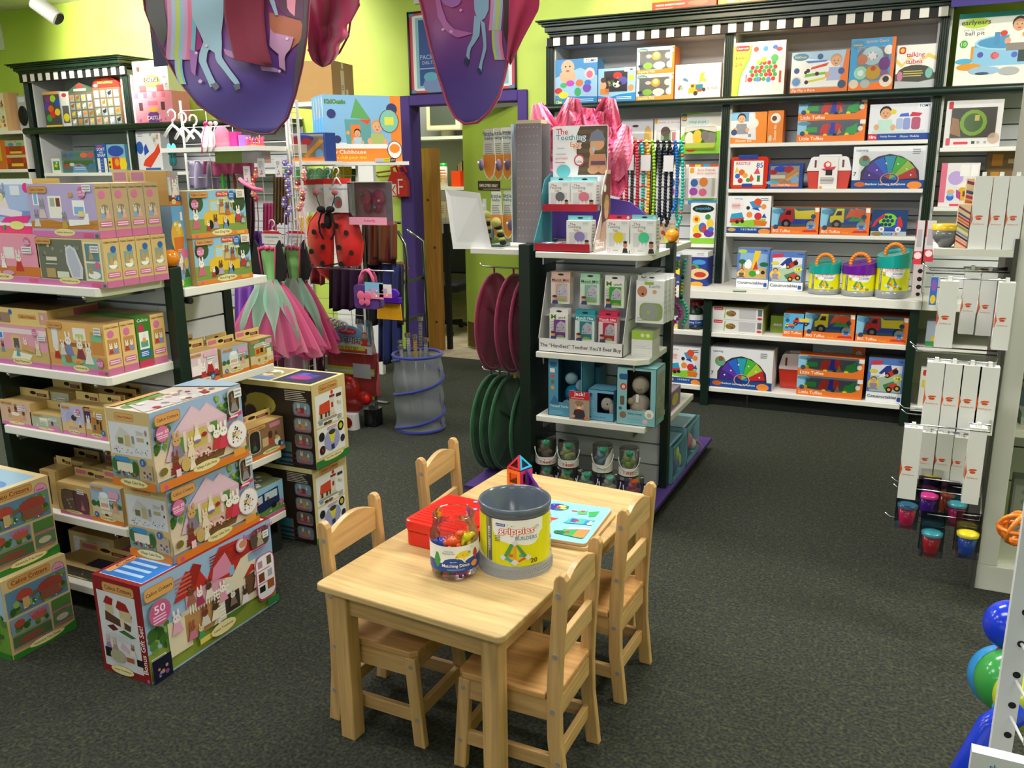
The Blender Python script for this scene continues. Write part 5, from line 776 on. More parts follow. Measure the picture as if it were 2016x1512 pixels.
plush_card(988,1010,251,355,3.62,'orange and grey teether card on the clear tower, right one of the upper three','x',.01)
plush_card(966,990,377,468,3.54,'lower card with a yellow and black plush bee','bee',.012)
plush_card(990,1011,376,470,3.6,'lower orange and grey card beside the plush bee card','x',.02)
b=MB();q=PY(958,440,3.62);b.sph((q.x,3.62,1.34),(.022,.022,.022),M('e2dc1e','u'),12,8)
for i in range(6):b.sph((q.x+.006,3.62,1.32-i*.018),(.022,.02,.01),M('1a1a1a' if i%2 else 'e2dc1e','u'),12,6)
b.sph((q.x-.016,3.61,1.27),(.007,.012,.026),M('2a8a9a','u'),8,6);b.sph((q.x+.004,3.62,1.2145),(.02,.018,.0135),M('1a1a1a','u'),12,6);tag(b.build('plush_bee'),'yellow and black striped plush bee standing at the left end of the white shelf','plush toy')
for k,z in enumerate((1.71,1.46)):tag(MB().cyl((-1.84,3.6+.0,z),(t0-.025,3.6,z),.003,M('a0a4a6','k')).build('peg'),['upper thin metal peg on the clear tower','lower thin metal peg on the clear tower'][k],'peg')
b=MB();A=[PY(876,372,3.44),PY(945,380,3.5),PY(968,490,3.56),PY(892,490,3.46)]
n_=(A[1]-A[0]).cross(A[3]-A[0]).normalized()*.004;b.add(A+[p+n_ for p in A],[(0,1,2,3),(7,6,5,4),(0,4,5,1),(1,5,6,2),(2,6,7,3),(3,7,4,0)],M('e6e8ee','g'))
tag(b.build('white_board'),'blank white display board standing at the end of the left shelf','board')
b=MB();q=PY(945,486,3.6);b.box(q.x,q.x+.13,3.56,3.562,1.2008,1.235,M('e6ecee','c')).box(q.x,q.x+.13,3.66,3.662,1.2008,1.235,M('e6ecee','c')).box(q.x,q.x+.13,3.56,3.662,1.2008,1.203,M('dfe4e6','c')).box(q.x+.128,q.x+.13,3.56,3.662,1.2008,1.235,M('e6ecee','c')).box(q.x,q.x+.002,3.56,3.662,1.2008,1.235,M('e6ecee','c'));tag(b.build('acrylic_tray'),'small empty clear tray on the left white shelf','tray')
z1=.757+.0006;dy=3.435;ds2=empty('counter_display',(-1.29,dy,z1),'white cardboard display reading The "Handiest" Teether You\'ll Ever Buy','display')
xa,xb=PY(1060,690,dy).x+1.29,PY(1226,706,dy).x+1.29;hF=PY(1060,665,dy).z-z1
b=MB();b.box(xa,xb,0,.004,0,hF,M('e6e6e8'));draw(b,Face((xa,0,0),(xb-xa,0,0),(0,0,hF),(0,-1,0)),'T .02 .2 .98 .74 16181c The “Handiest” Teether You’ll Ever Buy');b.build('front_panel',ds2)
W2_=M('dcdde0');b=MB()
for x in(xa,xb-.003):b.prism([(0,0),(.2,0),(.2,.34),(.1,.34),(0,hF)],0,x,x+.003,W2_)
b.box(xa,xb,.19,.194,0,.34,W2_).box(xa,xb,0,.19,0,.003,W2_).box(xa,xb,.07,.19,.15,.153,W2_);b.build('tray',ds2)
def mitt(px0,px1,pyt,pyb,y,hdr,bod,pat,tabc,lab,n,dark='2a2a2a',wht=False):
 a,c=PY(px0,pyb,y).x,PY(px1,pyb,y).x;zb_=PY(px0,pyb,y).z;H=PY(px0,pyt,y).z-zb_
 for k in range(n):
  art=('r 0 0 1 1 %s;r 0 .8 1 1 %s;'+('T .04 .8 .4 .98 6aa82c M;T .4 .82 .96 .92 2a2a2a unch;L .04 .3 .34 .72 7 a0a0a4;' if wht else 'T .06 .84 .94 .95 %s Munch Mitt;L .1 .81 .9 .83 1 %s;'%(dark,dark))+'r .24 .1 .86 .78 %s;p .34 .3 .84 .3 .88 .66 .6 .74 .4 .6 e2e0ec;u .38 .32 .84 .66 30 .02 6 8a88a4,b0aec4,cfcde0;e .6 .14 .2 .05 a8cf4a;e .2 .2 .13 .1 dba57e;e .2 .28 .13 .05 5a4030;p .05 .0 .38 .0 .34 .14 .1 .14 3a4a7a;r .4 .02 .96 .1 ececec')%(bod,hdr,pat)
  o=carton('teether_pack','x','package',a,c,y+k*.016,zb_,H,.009,bod,art,'','','','teether mitt packs',0,tab=(H*.2,tabc,'e .5 .5 .16 .2 2a2420',.004),win=(.24,.08,.9,.8))
  tag(o,lab%('foremost','second','third')[k],'package','teether mitt packs')
mitt(1085,1122,545,597,3.5,'d9b0a0','e4d8d0','e0c0b8','d9b8ac','peach mitten teether pack in the upper row, %s in its stack',3)
mitt(1142,1180,548,599,3.5,'a8d4b8','d4e6d8','9fd0b4','a8d4b8','mint mitten teether pack in the upper row, %s in its stack',3)
mitt(1190,1228,552,605,3.5,'eceae8','e4ecd8','46b83a','e4e2e4','white and green mitten teether pack in the upper row, %s in its stack',3,wht=True)
mitt(1082,1118,617,667,3.45,'eceae8','e4e2dc','8a44b0','e4e2e4','white and purple mitten teether pack in the lower row, %s in its stack',3,wht=True)
mitt(1132,1170,620,671,3.45,'2a98a8','d4e4e4','2f9aa6','2a98a8','teal mitten teether pack in the lower row, %s in its stack',3,dark='ffffff')
mitt(1178,1214,623,674,3.45,'d62a58','e8d4d8','d62a58','d62a58','crimson mitten teether pack in the lower row, %s in its stack',3,dark='ffffff')
a,c=PY(1251,634,3.5).x,PY(1306,634,3.5).x;zb_=PY(1270,636,3.5).z;H=PY(1270,552,3.5).z-zb_
for k in range(3):carton('pillow_box',['white baby pacifier box hanging on a hook, foremost','white baby pacifier box hanging second on the hook','white baby pacifier box hanging rearmost on the hook'][k],'box',a+.004*k,c+.004*k,3.5+k*.05,zb_,H,.042,'e6e8ea','r 0 .52 1 1 eef0f2;b .3 .9 .62 .97 9ab84a;e .22 .74 .18 .13 c98264;e .24 .68 .04 .03 3a1a1a;e .66 .74 .08 .05 dba57e;T .46 .82 .86 .92 9aa0b4 hushh;b .14 .06 .96 .48 8fa468;e .5 .27 .32 .19 9a9e9c;c .46 .26 .04 9ac83a;L .06 .04 .36 .14 3 a9a9ac','L .2 .2 .8 .8 5 c9ccd0','','','pacifier boxes on the hook',0,tab=(.02,'e6e8ea','e .5 .5 .1 .2 4a4a4a',.02))
tag(MB().tube([(a+.035,3.46,zb_+H+.02),(a+.035,3.48,zb_+H+.012),(a+.035,3.757,zb_+H+.016)],.003,M('a9abad','k')).build('peg_hook'),'chrome peg hook holding the white baby pacifier boxes','hook')
yy=3.5;xg0,xg1=PY(1243,690,yy).x,PY(1284,690,yy).x
for k,(h_,cfront)in enumerate(((.036,'r 0 0 1 1 e4e4e4;L .1 .1 .9 .3 1 c9c9cc'),(.036,'r 0 0 1 1 e2e2e2;L .1 .1 .9 .3 1 c9c9cc'),(.036,'r 0 0 1 1 a4c63c;c .52 .5 .24 dfe8c0;c .78 .5 .24 dfe8c0'))):
 carton('small_box',['flat white box at the bottom of the little stack right of the white display','flat white box in the middle of the little stack','flat lime green box on top of the little stack'][k],'box',xg0,xg1,yy,z1+k*.0368,h_,.11,'e0e0e0' if k<2 else 'c0c8b0',cfront,'','','',None)
tag(MB().lathe([(.0,0),(.032,.0),(.036,.05),(.036,.051),(0,.051)],M('33363c','g'),24).build('dark_cup',None,(-1.06,3.72,1.1224)),'dark cup-shaped fitting under the right end of the top shelf','cup')
z2_=.46+.0006
def wbox(lab,px0,px1,pyb,pyt,y,d,col,art,hole,inner,right=''):
 """open-fronted carton: frame, dark inside, contents standing in it"""
 a,c=PY(px0,pyb,y).x,PY(px1,pyb,y).x;h=PY((px0+px1)/2,pyt,y).z-z2_;w_=c-a
 r=empty('plush_box',((a+c)/2,y,z2_),lab,'box');m_=M(col);x0_,zb0,x1_,zt0=hole;X0,X1=-w_/2+x0_*w_,-w_/2+x1_*w_
 b=MB();b.box(-w_/2,w_/2,d-.003,d,0,h,m_).box(-w_/2,-w_/2+.002,0,d,0,h,m_).box(w_/2-.002,w_/2,0,d,0,h,m_).box(-w_/2,w_/2,0,d,0,.002,m_).box(-w_/2,w_/2,0,d,h-.002,h,m_)
 b.box(-w_/2+.002,w_/2-.002,d-.005,d-.003,.002,h-.002,M(inner))
 b.box(-w_/2,X0,0,.002,0,h,m_).box(X1,w_/2,0,.002,0,h,m_).box(X0,X1,0,.002,0,zb0*h,m_).box(X0,X1,0,.002,zt0*h,h,m_)
 draw(b,Face((-w_/2,0,0),(w_,0,0),(0,0,h),(0,-1,0)),art)
 if right:draw(b,Face((w_/2,0,0),(0,d,0),(0,0,h),(1,0,0)),right)
 b.build('box_shell',r);return r,w_,h
r,w_,h=wbox('light blue box with a blue plush turtle behind the red portrait card',1079,1146,812,705,3.45,.16,'4f94b4','b .06 .84 .26 .92 2a5a8a;r .06 .74 .2 .81 e6e8ea;c .14 .68 .035 cf5a4a;c .14 .58 .035 5a7a4a;c .14 .48 .035 d8a04a;p .04 .2 .2 .36 .34 .2 3a6f9a;T .06 .13 .6 .2 e4eef4 Tranquil Turtle;L .06 .03 .5 .1 3 7ab4cc',(.3,.24,.96,.98),'2a5670')
b=MB();b.sph((.02,.07,.095),(.045,.05,.045),M('1a6a8a','g'),20,12);o=b.build('shell',r)
b=MB();b.sph((.008,.06,.165),(.03,.03,.028),M('7fc0d8','u'),16,10);b.sph((.045,.07,.12),(.022,.03,.04),M('7fc0d8','u'),12,8);b.sph((-.0,.05,.05),(.03,.03,.018),M('7fc0d8','u'),12,8);b.build('plush_body',r)
carton('plush_box','second light blue plush box standing behind the turtle box','box',PY(1147,740,3.62).x,PY(1180,740,3.62).x,3.62,z2_,.2,.1,'3f7f9c','e .5 .4 .3 .2 2a5a78','','','')
r,w_,h=wbox('small light blue box with a cream plush bunny head, middle of the third shelf',1157,1208,828,768,3.45,.12,'6aa8c8','e .1 .82 .08 .06 2a5a8a;L .06 .4 .3 .66 4 8ac0dc;T .2 .06 .7 .16 4a7aa0 Dream Bunny;e .08 .1 .07 .03 2a6a9a',(.36,.26,.98,.9),'203c54')
b=MB();b.sph((.02,.03,.072),(.028,.028,.03),M('d9cdc0','u'),16,10);b.sph((.046,.015,.05),(.011,.01,.034),M('cfc2b4','u'),10,8);b.sph((.03,.004,.078),.0035,M('2a1a14','g'),8,6);b.sph((.01,.002,.062),(.006,.004,.004),M('c99a90','u'),8,6);b.build('plush_head',r)
r,w_,h=wbox('large aqua box with a cream plush sheep, right on the third shelf',1213,1290,836,724,3.44,.14,'86bcc6','b .06 .78 .28 .88 2a5a8a;c .17 .66 .06 c84a3c;T .13 .63 .21 .69 ffffff 8;b .09 .34 .2 .5 6a5a4a;c .1 .28 .03 3a6a8a;c .17 .17 .06 8a6a58;T .3 .16 .66 .24 3a7a94 Sleep Sheep;L .3 .03 .8 .13 2 7ab0c0;c .84 .22 .08 e6eae8;c .84 .2 .04 c8b88a;r .68 .05 .8 .12 d8b8c4',(.26,.26,.86,.95),'5a4638','r .1 .1 .9 .9 8a9a88;u .12 .12 .88 .88 14 .06 4 c0b494,9aa890,b0a07a')
b=MB();Ch=M('d8c6a6','u');b.sph((.002,.06,.168),(.038,.036,.04),Ch,18,12);b.sph((-.002,.065,.08),(.046,.045,.048),M('d9c4b0','u'),18,12);b.sph((-.032,.035,.098),(.02,.02,.016),M('c9a878','u'),12,8);b.sph((-.03,.04,.045),(.022,.02,.016),Ch,12,8);b.sph((.03,.03,.05),(.018,.02,.018),Ch,12,8)
b.tube([(-.006,.024,.158),(.006,.022,.154),(.018,.024,.16)],.0015,M('6a5040'),6);b.box(-.006,.006,.018,.021,.1,.135,M('e8e6e0'));b.build('plush_sheep',r)
a,c=PY(1121,832,3.425).x,PY(1160,834,3.425).x;o=carton('photo_card','red topped card with a photo of a smiling baby, standing at the shelf edge','card',a,c,3.424,z2_-.0,PY(1140,771,3.425).z-z2_,.004,'a89a8c','r 0 .72 1 1 c8283a;O .2 .82 .8 .98 ffffff c8283a Jack!;L .1 .74 .9 .8 1 e8b0b0;r 0 0 1 .72 a8988a;e .5 .5 .22 .16 d8a080;e .5 .6 .22 .09 9a7a5a;e .42 .52 .03 .02 2a1a14;e .58 .52 .03 .02 2a1a14;e .5 .43 .09 .03 f0e8e4;p .16 .04 .84 .04 .74 .36 .26 .36 3a3a40;e .5 .33 .18 .06 6a2030;e .2 .12 .1 .06 d8a080;e .84 .1 .1 .06 d8705a')
DOT=['c8d8d0','d9b890','b8c8d8','d8c0c8','9a9aa0','c8c4a0']
def bucket(px,pyb,pyt,y,z,toyc,lab,rx=19,text=True,swoop=0,handle=None,h=None):
 c=PY(px,pyb,y);z=c.z if z is None else z;R=PY(px+rx,pyb,y).x-c.x;h=h or PY(px,pyt,y).z-z
 r=empty('clear_bucket',(c.x,y,z),lab,'bucket','clear buckets of plush pacifiers');FA_=math.degrees(math.atan2(-y,-c.x))
 MB().lathe([(0,.001),(R*.97,.001),(R,.004),(R,h-.002),(R*.97,h)],M('ffffff','c'),28,cap=False).build('tub',r)
 MB().lathe([(R*1.02,0),(R*1.03,.006),(R*1.02,.007)],M('26282a','g'),28,cap=True).build('rim',r);MB().lathe([(0,h),(R*.98,h),(R*1.01,h-.004)],M('f4f6f6','c'),28,cap=False).build('lid',r)
 b=MB();f=cylface((0,0,0),R+.0006,R+.0006,FA_-95,FA_+95,.006,h*.92)
 s='r 0 0 1 .34 dedcd8;'+('p .0 .3 .3 .3 .0 .7 dedcd8;' if swoop<0 else '')+('p .5 .1 1 .1 1 .98 .82 .98 .6 .6 dedcd8;' if swoop>0 else '')
 rn=random.Random(int(px));s+=''.join('c %.2f %.2f .04 %s;'%(rn.uniform(.2,.95 if swoop>0 else .9),rn.uniform(.05,.28),rn.choice(DOT))for _ in range(16))
 if swoop>0:s+=''.join('c %.2f %.2f .035 %s;'%(rn.uniform(.66,.85),rn.uniform(.35,.6),rn.choice(DOT))for _ in range(5))
 if text:s+='O .32 .06 .68 .28 f4ecec c8342c WubbaNub;' if False else 'O .34 .05 .66 .28 d8382c f6f0f0 Nub;'
 draw(b,f,s);b.build('label',r)
 b=MB();m1,m2=M(toyc[0],'u'),M(toyc[1],'u');b.sph((-.004,-.01,h*.66),(R*.44,R*.4,R*.42),m1,12,8);b.sph((0,0,h*.4),(R*.5,R*.45,R*.6),m1,12,8)
 for sx in(-1,1):b.sph((sx*R*.5,-.012,h*.5),(R*.28,R*.25,R*.22),m1,10,6);b.sph((sx*R*.28-.004,-.008,h*.66+R*.4),(R*.14,R*.12,R*.16),m1,8,6)
 b.cyl((.2*R,-.02,h*.8),(.2*R,-.026,h*.9),R*.35,M(toyc[1],'g'),n=14);b.build('plush_pacifier',r)
 a0=-100 if handle is None else handle;pts=[]
 for i in range(13):
  t=math.pi*i/12;q=Vector((R*1.05*math.cos(t),-R*1.1-.002*math.sin(t),h*.78-R*1.5*math.sin(t)));pts.append(Matrix.Rotation(math.radians(FA_+90),3,'Z')@q)
 MB().tube(pts,.0022,M('e0e0e2','g'),6).build('handle',r);return h
BY=3.53
rows=[(1077,950,912,BY,('c9b8a8','3aa890'),'clear bucket at the far left of the lower row'),(1116,955,912,BY,('c8d060','3aa890'),'clear bucket second from the left in the lower row'),(1155,960,912,BY,('9adcc0','3aa890'),'clear bucket with a green pacifier in the middle of the lower row'),(1200,965,918,BY,('d8d8d0','7ac0b0'),'clear bucket fourth from the left in the lower row'),(1247,970,922,BY,('d83a80','e8602c'),'clear bucket with a bright pink plush toy at the right of the lower row')]
hl_=.125
for px,pyb,pyt,y,tc,lab in rows:
 x=PY(px,900,y).x;q=[k for k in range(900,1100)if PY(px,k,y).z<.0705];bucket(px,q[0]if q else 960,pyt,y,.0706,tc,lab,19,text=False,h=hl_)
for k,(px,tc,lab,sw,tx)in enumerate(((1075,('8a6040','2a9a78'),'clear bucket with a brown plush bear at the left of the upper row',0,True),(1119,('c8d878','2a8a6a'),'clear bucket with a pale green plush toy, second in the upper row',0,True),(1186,('7ab0d0','2aa078'),'clear bucket with a green pacifier and a swooping label',1,False),(1238,('a8c83c','2a9a70'),'clear bucket with a lime plush toy at the right of the upper row',0,True))):
 q=[j for j in range(860,1000)if PY(px,j,BY).z<.0706+hl_+.0012];bucket(px,q[0],0,BY,.0706+hl_+.0012,tc,lab,19,text=tx,swoop=sw,h=.128)
def rbx(lab,px0,px1,X,z,h,d,col,art,y0,y1,inner='1c3448'):
 r=empty('plush_box',(X,(y0+y1)/2,z),lab,'box',rz=math.pi/2);w_=y1-y0;m_=M(col);b=MB()
 b.box(-w_/2,w_/2,d-.003,d,0,h,m_).box(-w_/2,-w_/2+.002,0,d,0,h,m_).box(w_/2-.002,w_/2,0,d,0,h,m_).box(-w_/2,w_/2,0,d,0,.002,m_).box(-w_/2,w_/2,.02,d,h-.002,h,m_).box(-w_/2,w_/2,0,.002,0,.03,m_).box(-w_/2+.003,w_/2-.003,d-.006,d-.003,.003,h-.003,M(inner))
 P=[(-w_/2,h),(w_/2,h),(w_/2,h*.9),(w_/2-.012,h*.9),(w_/2-.02,h*.94),(0,h*.93),(-w_/2+.02,h*.82),(-w_/2+.004,h*.6),(-w_/2,h*.6)];b.prism(P,1,0,.002,m_)
 draw(b,Face((-w_/2,d,0),(0,-d,0),(0,0,h),(-1,0,0)),art);b.build('box_shell',r);return r,w_,h
r,w_,h=rbx('large pale blue open box with a pink plush unicorn on the purple base',0,0,-.965,.0706,.2,.17,'7fb0c0','r .1 .1 .9 .9 6aa0b4;b .2 .7 .7 .86 d8b0c0',4.1,4.36)
b=MB();b.sph((.0,.05,.09),(.07,.045,.05),M('e070a0','u'),16,10);b.sph((-.05,.04,.14),(.035,.03,.03),M('e890b0','u'),12,8);b.sph((.05,.02,.06),(.03,.025,.03),M('e6e0e4','u'),12,8);b.cyl((.06,.0,.08),(.085,-.03,.04),.012,M('d88090','u'),r1=.001,n=10)
for k in range(6):b.sph((-.06+k*.008,.035,.17+.008*math.sin(k)),(.012,.01,.016),M('e8408a','u'),8,6)
b.build('plush_unicorn',r)
r,w_,h=rbx('pale blue open box with a blue and lime plush toy on the purple base',0,0,-.962,.0706,.185,.16,'6a9cb0','r .1 .1 .9 .9 5a8ca0',3.81,4.06)
b=MB();b.sph((.0,.05,.06),(.07,.045,.045),M('2a62c8','u'),16,10);b.sph((-.05,.04,.1),(.04,.035,.05),M('2050b0','u'),12,8);b.sph((.02,.02,.11),(.014,.014,.04),M('c8dc2c','u'),12,8);b.sph((.045,.015,.07),(.014,.014,.035),M('c8dc2c','u'),12,8);b.build('plush_toy',r)
carton('toy_box','small printed box on the low white shelf at the right side of the gondola','box',-1.12,-1.0,3.86,.4056,.1,.2,'c8b0c8','u .05 .05 .95 .95 20 .08 3 6a4a8a,d8c040,c04a6a','r .05 .05 .95 .95 8a6aa0;e .5 .5 .3 .3 d8c84a')
def strand(px_list,y,cl,lab,x0):
 b=MB();
 for(px,py),c in zip(px_list,cl):q=PY(px,py,y);b.sph(q,.0085,M(c,'g'),10,7)
 tag(b.build('teething_strand'),lab,'teether','bead teethers at the gondola side')
pl_=[(1329,508+i*0)for i in range(0)]
L1=[(1330+6*math.sin(i*.9),510+i*6)for i in range(5)]+[(1329-.2*i,541+i*7.2)for i in range(8)]+[(1331+9*math.sin(i/9*math.pi*1.6),600+i*5.5)for i in range(9)]
strand(L1,3.96,['8fc82c']*5+['a8248a','d83a50','e07080','d84048','e07080','d83a48','c82a68','a8248a']+['b02aa0']*9,'strand of pink and magenta teething beads hanging at the right side',0)
L2=[(1349-i*.9,512+i*7)for i in range(5)]+[(1344-i*.5,546+i*6.6)for i in range(8)]+[(1344+9*math.sin(i/9*math.pi*1.1),592+i*6)for i in range(9)]
strand(L2,4.0,['3ab0b8']*5+['1a2a3a','3ab0b8','a8c82c','c8a82c','a8c82c','3ab0a8','1a2030','3ab8a8']+['3ac8a8']*9,'strand of turquoise teething beads hanging at the right side',0)
for k,(px,y)in enumerate(((1342,4.02),(1352,4.06))):
 q0,q1=PY(px-8,648,y),PY(px+10,502,y);b=MB();b.box(q0.x,q1.x,y,y+.002,q0.z,q1.z,M('c8c6c4'));tag(b.build('teether_card'),['grey backing card behind the magenta bead strand','grey backing card behind the turquoise bead strand'][k],'card')
b=MB();q=PX(1338,440,-1.06);b.box(-1.12,-1.0,3.92,3.924,1.2058,1.3,M('c0a890'));draw(b,Face((-1.12,3.92,1.2058),(.12,0,0),(0,0,.094),(0,-1,0)),'u .05 .05 .95 .95 20 .1 3 a83a30,6a4a30,d8c8b0,c8642c;L .5 .5 .9 .9 4 e0d0c0');b.tube([(-1.04+.02*math.cos(t*.7),3.905,1.23+.022*math.sin(t*.7))for t in range(8)],.007,M('8fc82c','g'),8);tag(b.build('ring_teether'),'lime green ring teether on a brown card beside the orange ball','teether')
def disc(X,y0,y1,zt,col,lab,gp):
 R=.235;yc=(y0+y1)/2;ry=(y1-y0)/2*1.0;b=MB()
 P=[(yc+ry*math.cos(2*math.pi*k/40),zt-R+R*math.sin(2*math.pi*k/40))for k in range(40)]
 r=empty('folding_disc',(X,yc,zt-2*R),lab,'folded toy',gp);m_=M(col,'f')
 rn=random.Random(int(X*1000))
 def fn(u,v):
  t=2*math.pi*u;rr=v;bl=.02*math.cos(v*math.pi/2)+.004*math.sin(t*9+X*30)*v
  return Vector((bl,ry*rr*math.cos(t),R+R*rr*math.sin(t)))
 b=MB();b.grid(fn,40,6,m_);b.grid(lambda u,v:Vector((-fn(u,v).x,fn(u,v).y,fn(u,v).z)),40,6,m_);b.build('cover',r)
 b=MB();b.tube([(0,ry*math.cos(2*math.pi*k/40),R+R*math.sin(2*math.pi*k/40))for k in range(40)],.009,m_,8,True);b.build('rim',r)
 b=MB();b.tube([(0,0,2*R-.005),(0,.004,2*R+.02),(0,0,2*R+.036)],.005,m_,6);b.build('hanging_loop',r)
 MB().tube([(.019,-ry*.7,R*1.5),(.024,0,R*1.1),(.018,ry*.5,R*.5)],.006,m_,6,flat=.4).build('strap',r)
for k,X_ in enumerate((-1.86,-1.755,-1.68)):disc(X_,3.53,3.93,1.052,'8c1a48',['dark red round folded fabric disc hanging on the left peg, outermost','dark red fabric disc, middle of the three','dark red fabric disc closest to the green post'][k],'dark red folding discs')
for k,X_ in enumerate((-1.88,-1.83,-1.78,-1.67)):disc(X_,3.5,3.93,.545,'12582f',['dark green round folded fabric disc hanging low, outermost','dark green fabric disc, second from the outside','dark green fabric disc, third from the outside','dark green fabric disc closest to the green post'][k],'dark green folding discs')
b=MB();q=PX(991,733,-1.8);b.sph((0,0,0),(.024,.02,.026),M('e8cc22','g'),14,10);b.sph((-.01,-.018,-.016),(.01,.014,.007),M('d8522c','g'),8,6);b.sph((-.012,-.016,.006),.004,M('1a1a1a'),6,5);b.cyl((0,0,-.02),(.004,0,-.08),.008,M('e8cc22','g'),n=8);tag(b.build('toy_duck',None,(-1.76,3.74,.62)),'yellow toy duck head poking out above the dark green discs','toy')
# === goods on the right wall shelving
YU=YF+.03;YL=YC+.055
def ri(lab,px0,px1,pyt,z,y,d,base,art,side=None,win=None,h=None,kind='p',nm='toy_box',group=None,pyb=None,topc=None,rz=0):
 pyb=pyb or pyt+60;a,c=PY(px0,pyb,y).x,PY(px1,pyb,y).x;h=h or PY((px0+px1)/2,pyt,y).z-z
 return carton(nm,lab,'box',a+.001,c-.001,y,z+.0005,h,d,base,art,'','',side or '',group,rz,kind,win=win,sidec=side if side and ' ' not in side else None,topc=topc)
KO='e .16 .88 .14 .09 4f86a8;T .06 .83 .26 .93 e8d84a KidOozie;'
def boy(x,y,s,hair='3a281e',shirt='6a8ab0'):return 'k %g %g %g %s %s;'%(x,y,s,hair,shirt)
BATHT='r 0 0 1 1 4a8fcb;p 0 .2 1 .12 1 .6 .6 .8 0 .6 9cc4e4;e .3 .62 .2 .16 dfae8e;e .3 .82 .16 .17 e2b494;e .25 .84 .02 .02 3a2a1e;e .35 .84 .02 .02 3a2a1e;e .3 .74 .05 .02 b05a50;r .68 .9 1 1 eceef2;T .72 .91 .97 .98 2a3a78 TOMY;c .82 .66 .13 e6c8c0;c .82 .64 .08 d86a90;e .08 .3 .09 .07 c8382c;e .2 .2 .12 .08 e8d83c;e .2 .42 .08 .06 4ab06a;e .36 .46 .1 .07 b84ab8;e .58 .46 .09 .08 e87a3c;e .54 .26 .08 .1 3aa86a;e .76 .34 .1 .1 7a4ab8;e .78 .46 .08 .06 3a7ad0;p 0 .0 1 .0 1 .14 .6 .16 .3 .1 0 .12 2a84c8;r 0 0 .18 .1 4a9a48;T .03 .01 .16 .08 ffffff 12m;L .5 .03 .92 .11 2 cfe4f4'
PIRATE='r 0 0 1 1 8fbfe6;r .16 .3 .78 .92 3a3440;e .52 .78 .12 .1 c8382c;e .36 .56 .1 .08 4a7a40;e .66 .62 .12 .12 5a5ab0;e .5 .52 .1 .1 e8e4e0;u .2 .42 .74 .86 12 .05 4 c8a04a,8a8a90,2a2a30,b84a3a;c .88 .7 .1 bfd84a;c .88 .4 .1 d08a60;e .14 .5 .09 .12 dba57e;e .14 .66 .07 .08 5a3a28;p .06 .24 .3 .22 .3 .4 .06 .4 d8843c;r .7 .88 1 1 eceef2;T .72 .89 .98 .98 2a3a78 TOMY;p 0 0 1 0 1 .26 .6 .22 .3 .14 0 .2 2a84c8;r 0 0 .18 .13 c8383c;T .02 .01 .16 .11 ffffff 18m;L .5 .06 .9 .16 2 d8e8f4'
SQUIRT='r 0 0 1 1 b9cfe0;'+KO+'r .08 .16 .88 .86 5d6468;e .52 .66 .12 .16 c9982c;e .52 .7 .07 .1 e6d8a0;e .3 .3 .13 .13 7fb04a;e .6 .3 .16 .14 e6c8cc;e .84 .66 .09 .12 d8dcc0;e .32 .66 .08 .07 b0b4b8;e .1 .3 .06 .06 2a3a58;c .88 .32 .13 ece0cc;p 0 0 1 0 1 .96 .94 .96 .94 .2 .6 .14 0 .16 e8842c;T .05 .02 .5 .13 f4e4d0 Squirty Pals;r .9 .78 .98 .9 e8e4dc'
LATOT='r 0 0 1 1 f2ebe0;r .3 .14 .52 .3 e8a02c;r .34 .3 .46 .42 e8a02c;r .36 .32 .42 .4 5a4030;r .46 .24 .62 .4 2a7484;r .5 .18 .6 .26 c83a30;e .46 .14 .05 .07 3a3434;e .64 .24 .04 .06 3a3434;p .52 .4 .56 .72 .66 .76 .62 .6 .7 .52 .66 .46 .58 .5 e0a832;c .12 .36 .05 c86a70;c .1 .3 .05 b84a50;c .15 .3 .05 6ab07a;p .16 .54 .3 .48 .28 .56 .2 .62 4a7a90;T .7 .18 .94 .4 8a7a6c la tot'
FANTA='r 0 0 1 1 ece8dc;p 0 0 0 .94 .34 .94 .3 .7 .14 .4 .1 0 e2e04a;p .1 0 .14 .4 .3 .7 .34 .94 .37 .94 .33 .68 .17 .38 .13 0 7cc83a;b .05 .84 .31 .94 c8283a;T .07 .86 .29 .92 f0d8d8 Quercetti;T .05 .76 .3 .82 4a5a20 FantaColor;T .04 .67 .28 .75 3a4218 Junior;T .04 .56 .18 .63 8a3a20 2-5;c .44 .86 .05 c84a3a;e .62 .86 .05 .05 4a90d0;e .8 .88 .05 .04 3a6ac0;e .88 .84 .06 .04 b04a40;p .3 .26 .36 .7 .96 .74 .9 .24 dcd6c8;p .22 .12 .9 .08 .96 .26 .28 .28 e0dcd4;'+''.join('c %.2f %.2f .04 %s;'%(.36+i*.085+(j%2)*.03,.3+j*.075,('c8302c','3a9a48','c8302c','3a9a48','3a9a48','c8302c')[(i+j*2)%6])for i in range(6)for j in range(5)if not(j>3 and i<2))+'c .5 .3 .045 4a86d0;c .7 .28 .045 4a86d0;c .34 .3 .045 c8302c;c .8 .68 .07 4aa85a;c .6 .66 .05 e8c83a;c .5 .62 .04 e8b83a;r .9 .22 .94 .44 c82c30;r .26 .26 .28 .4 b83430'
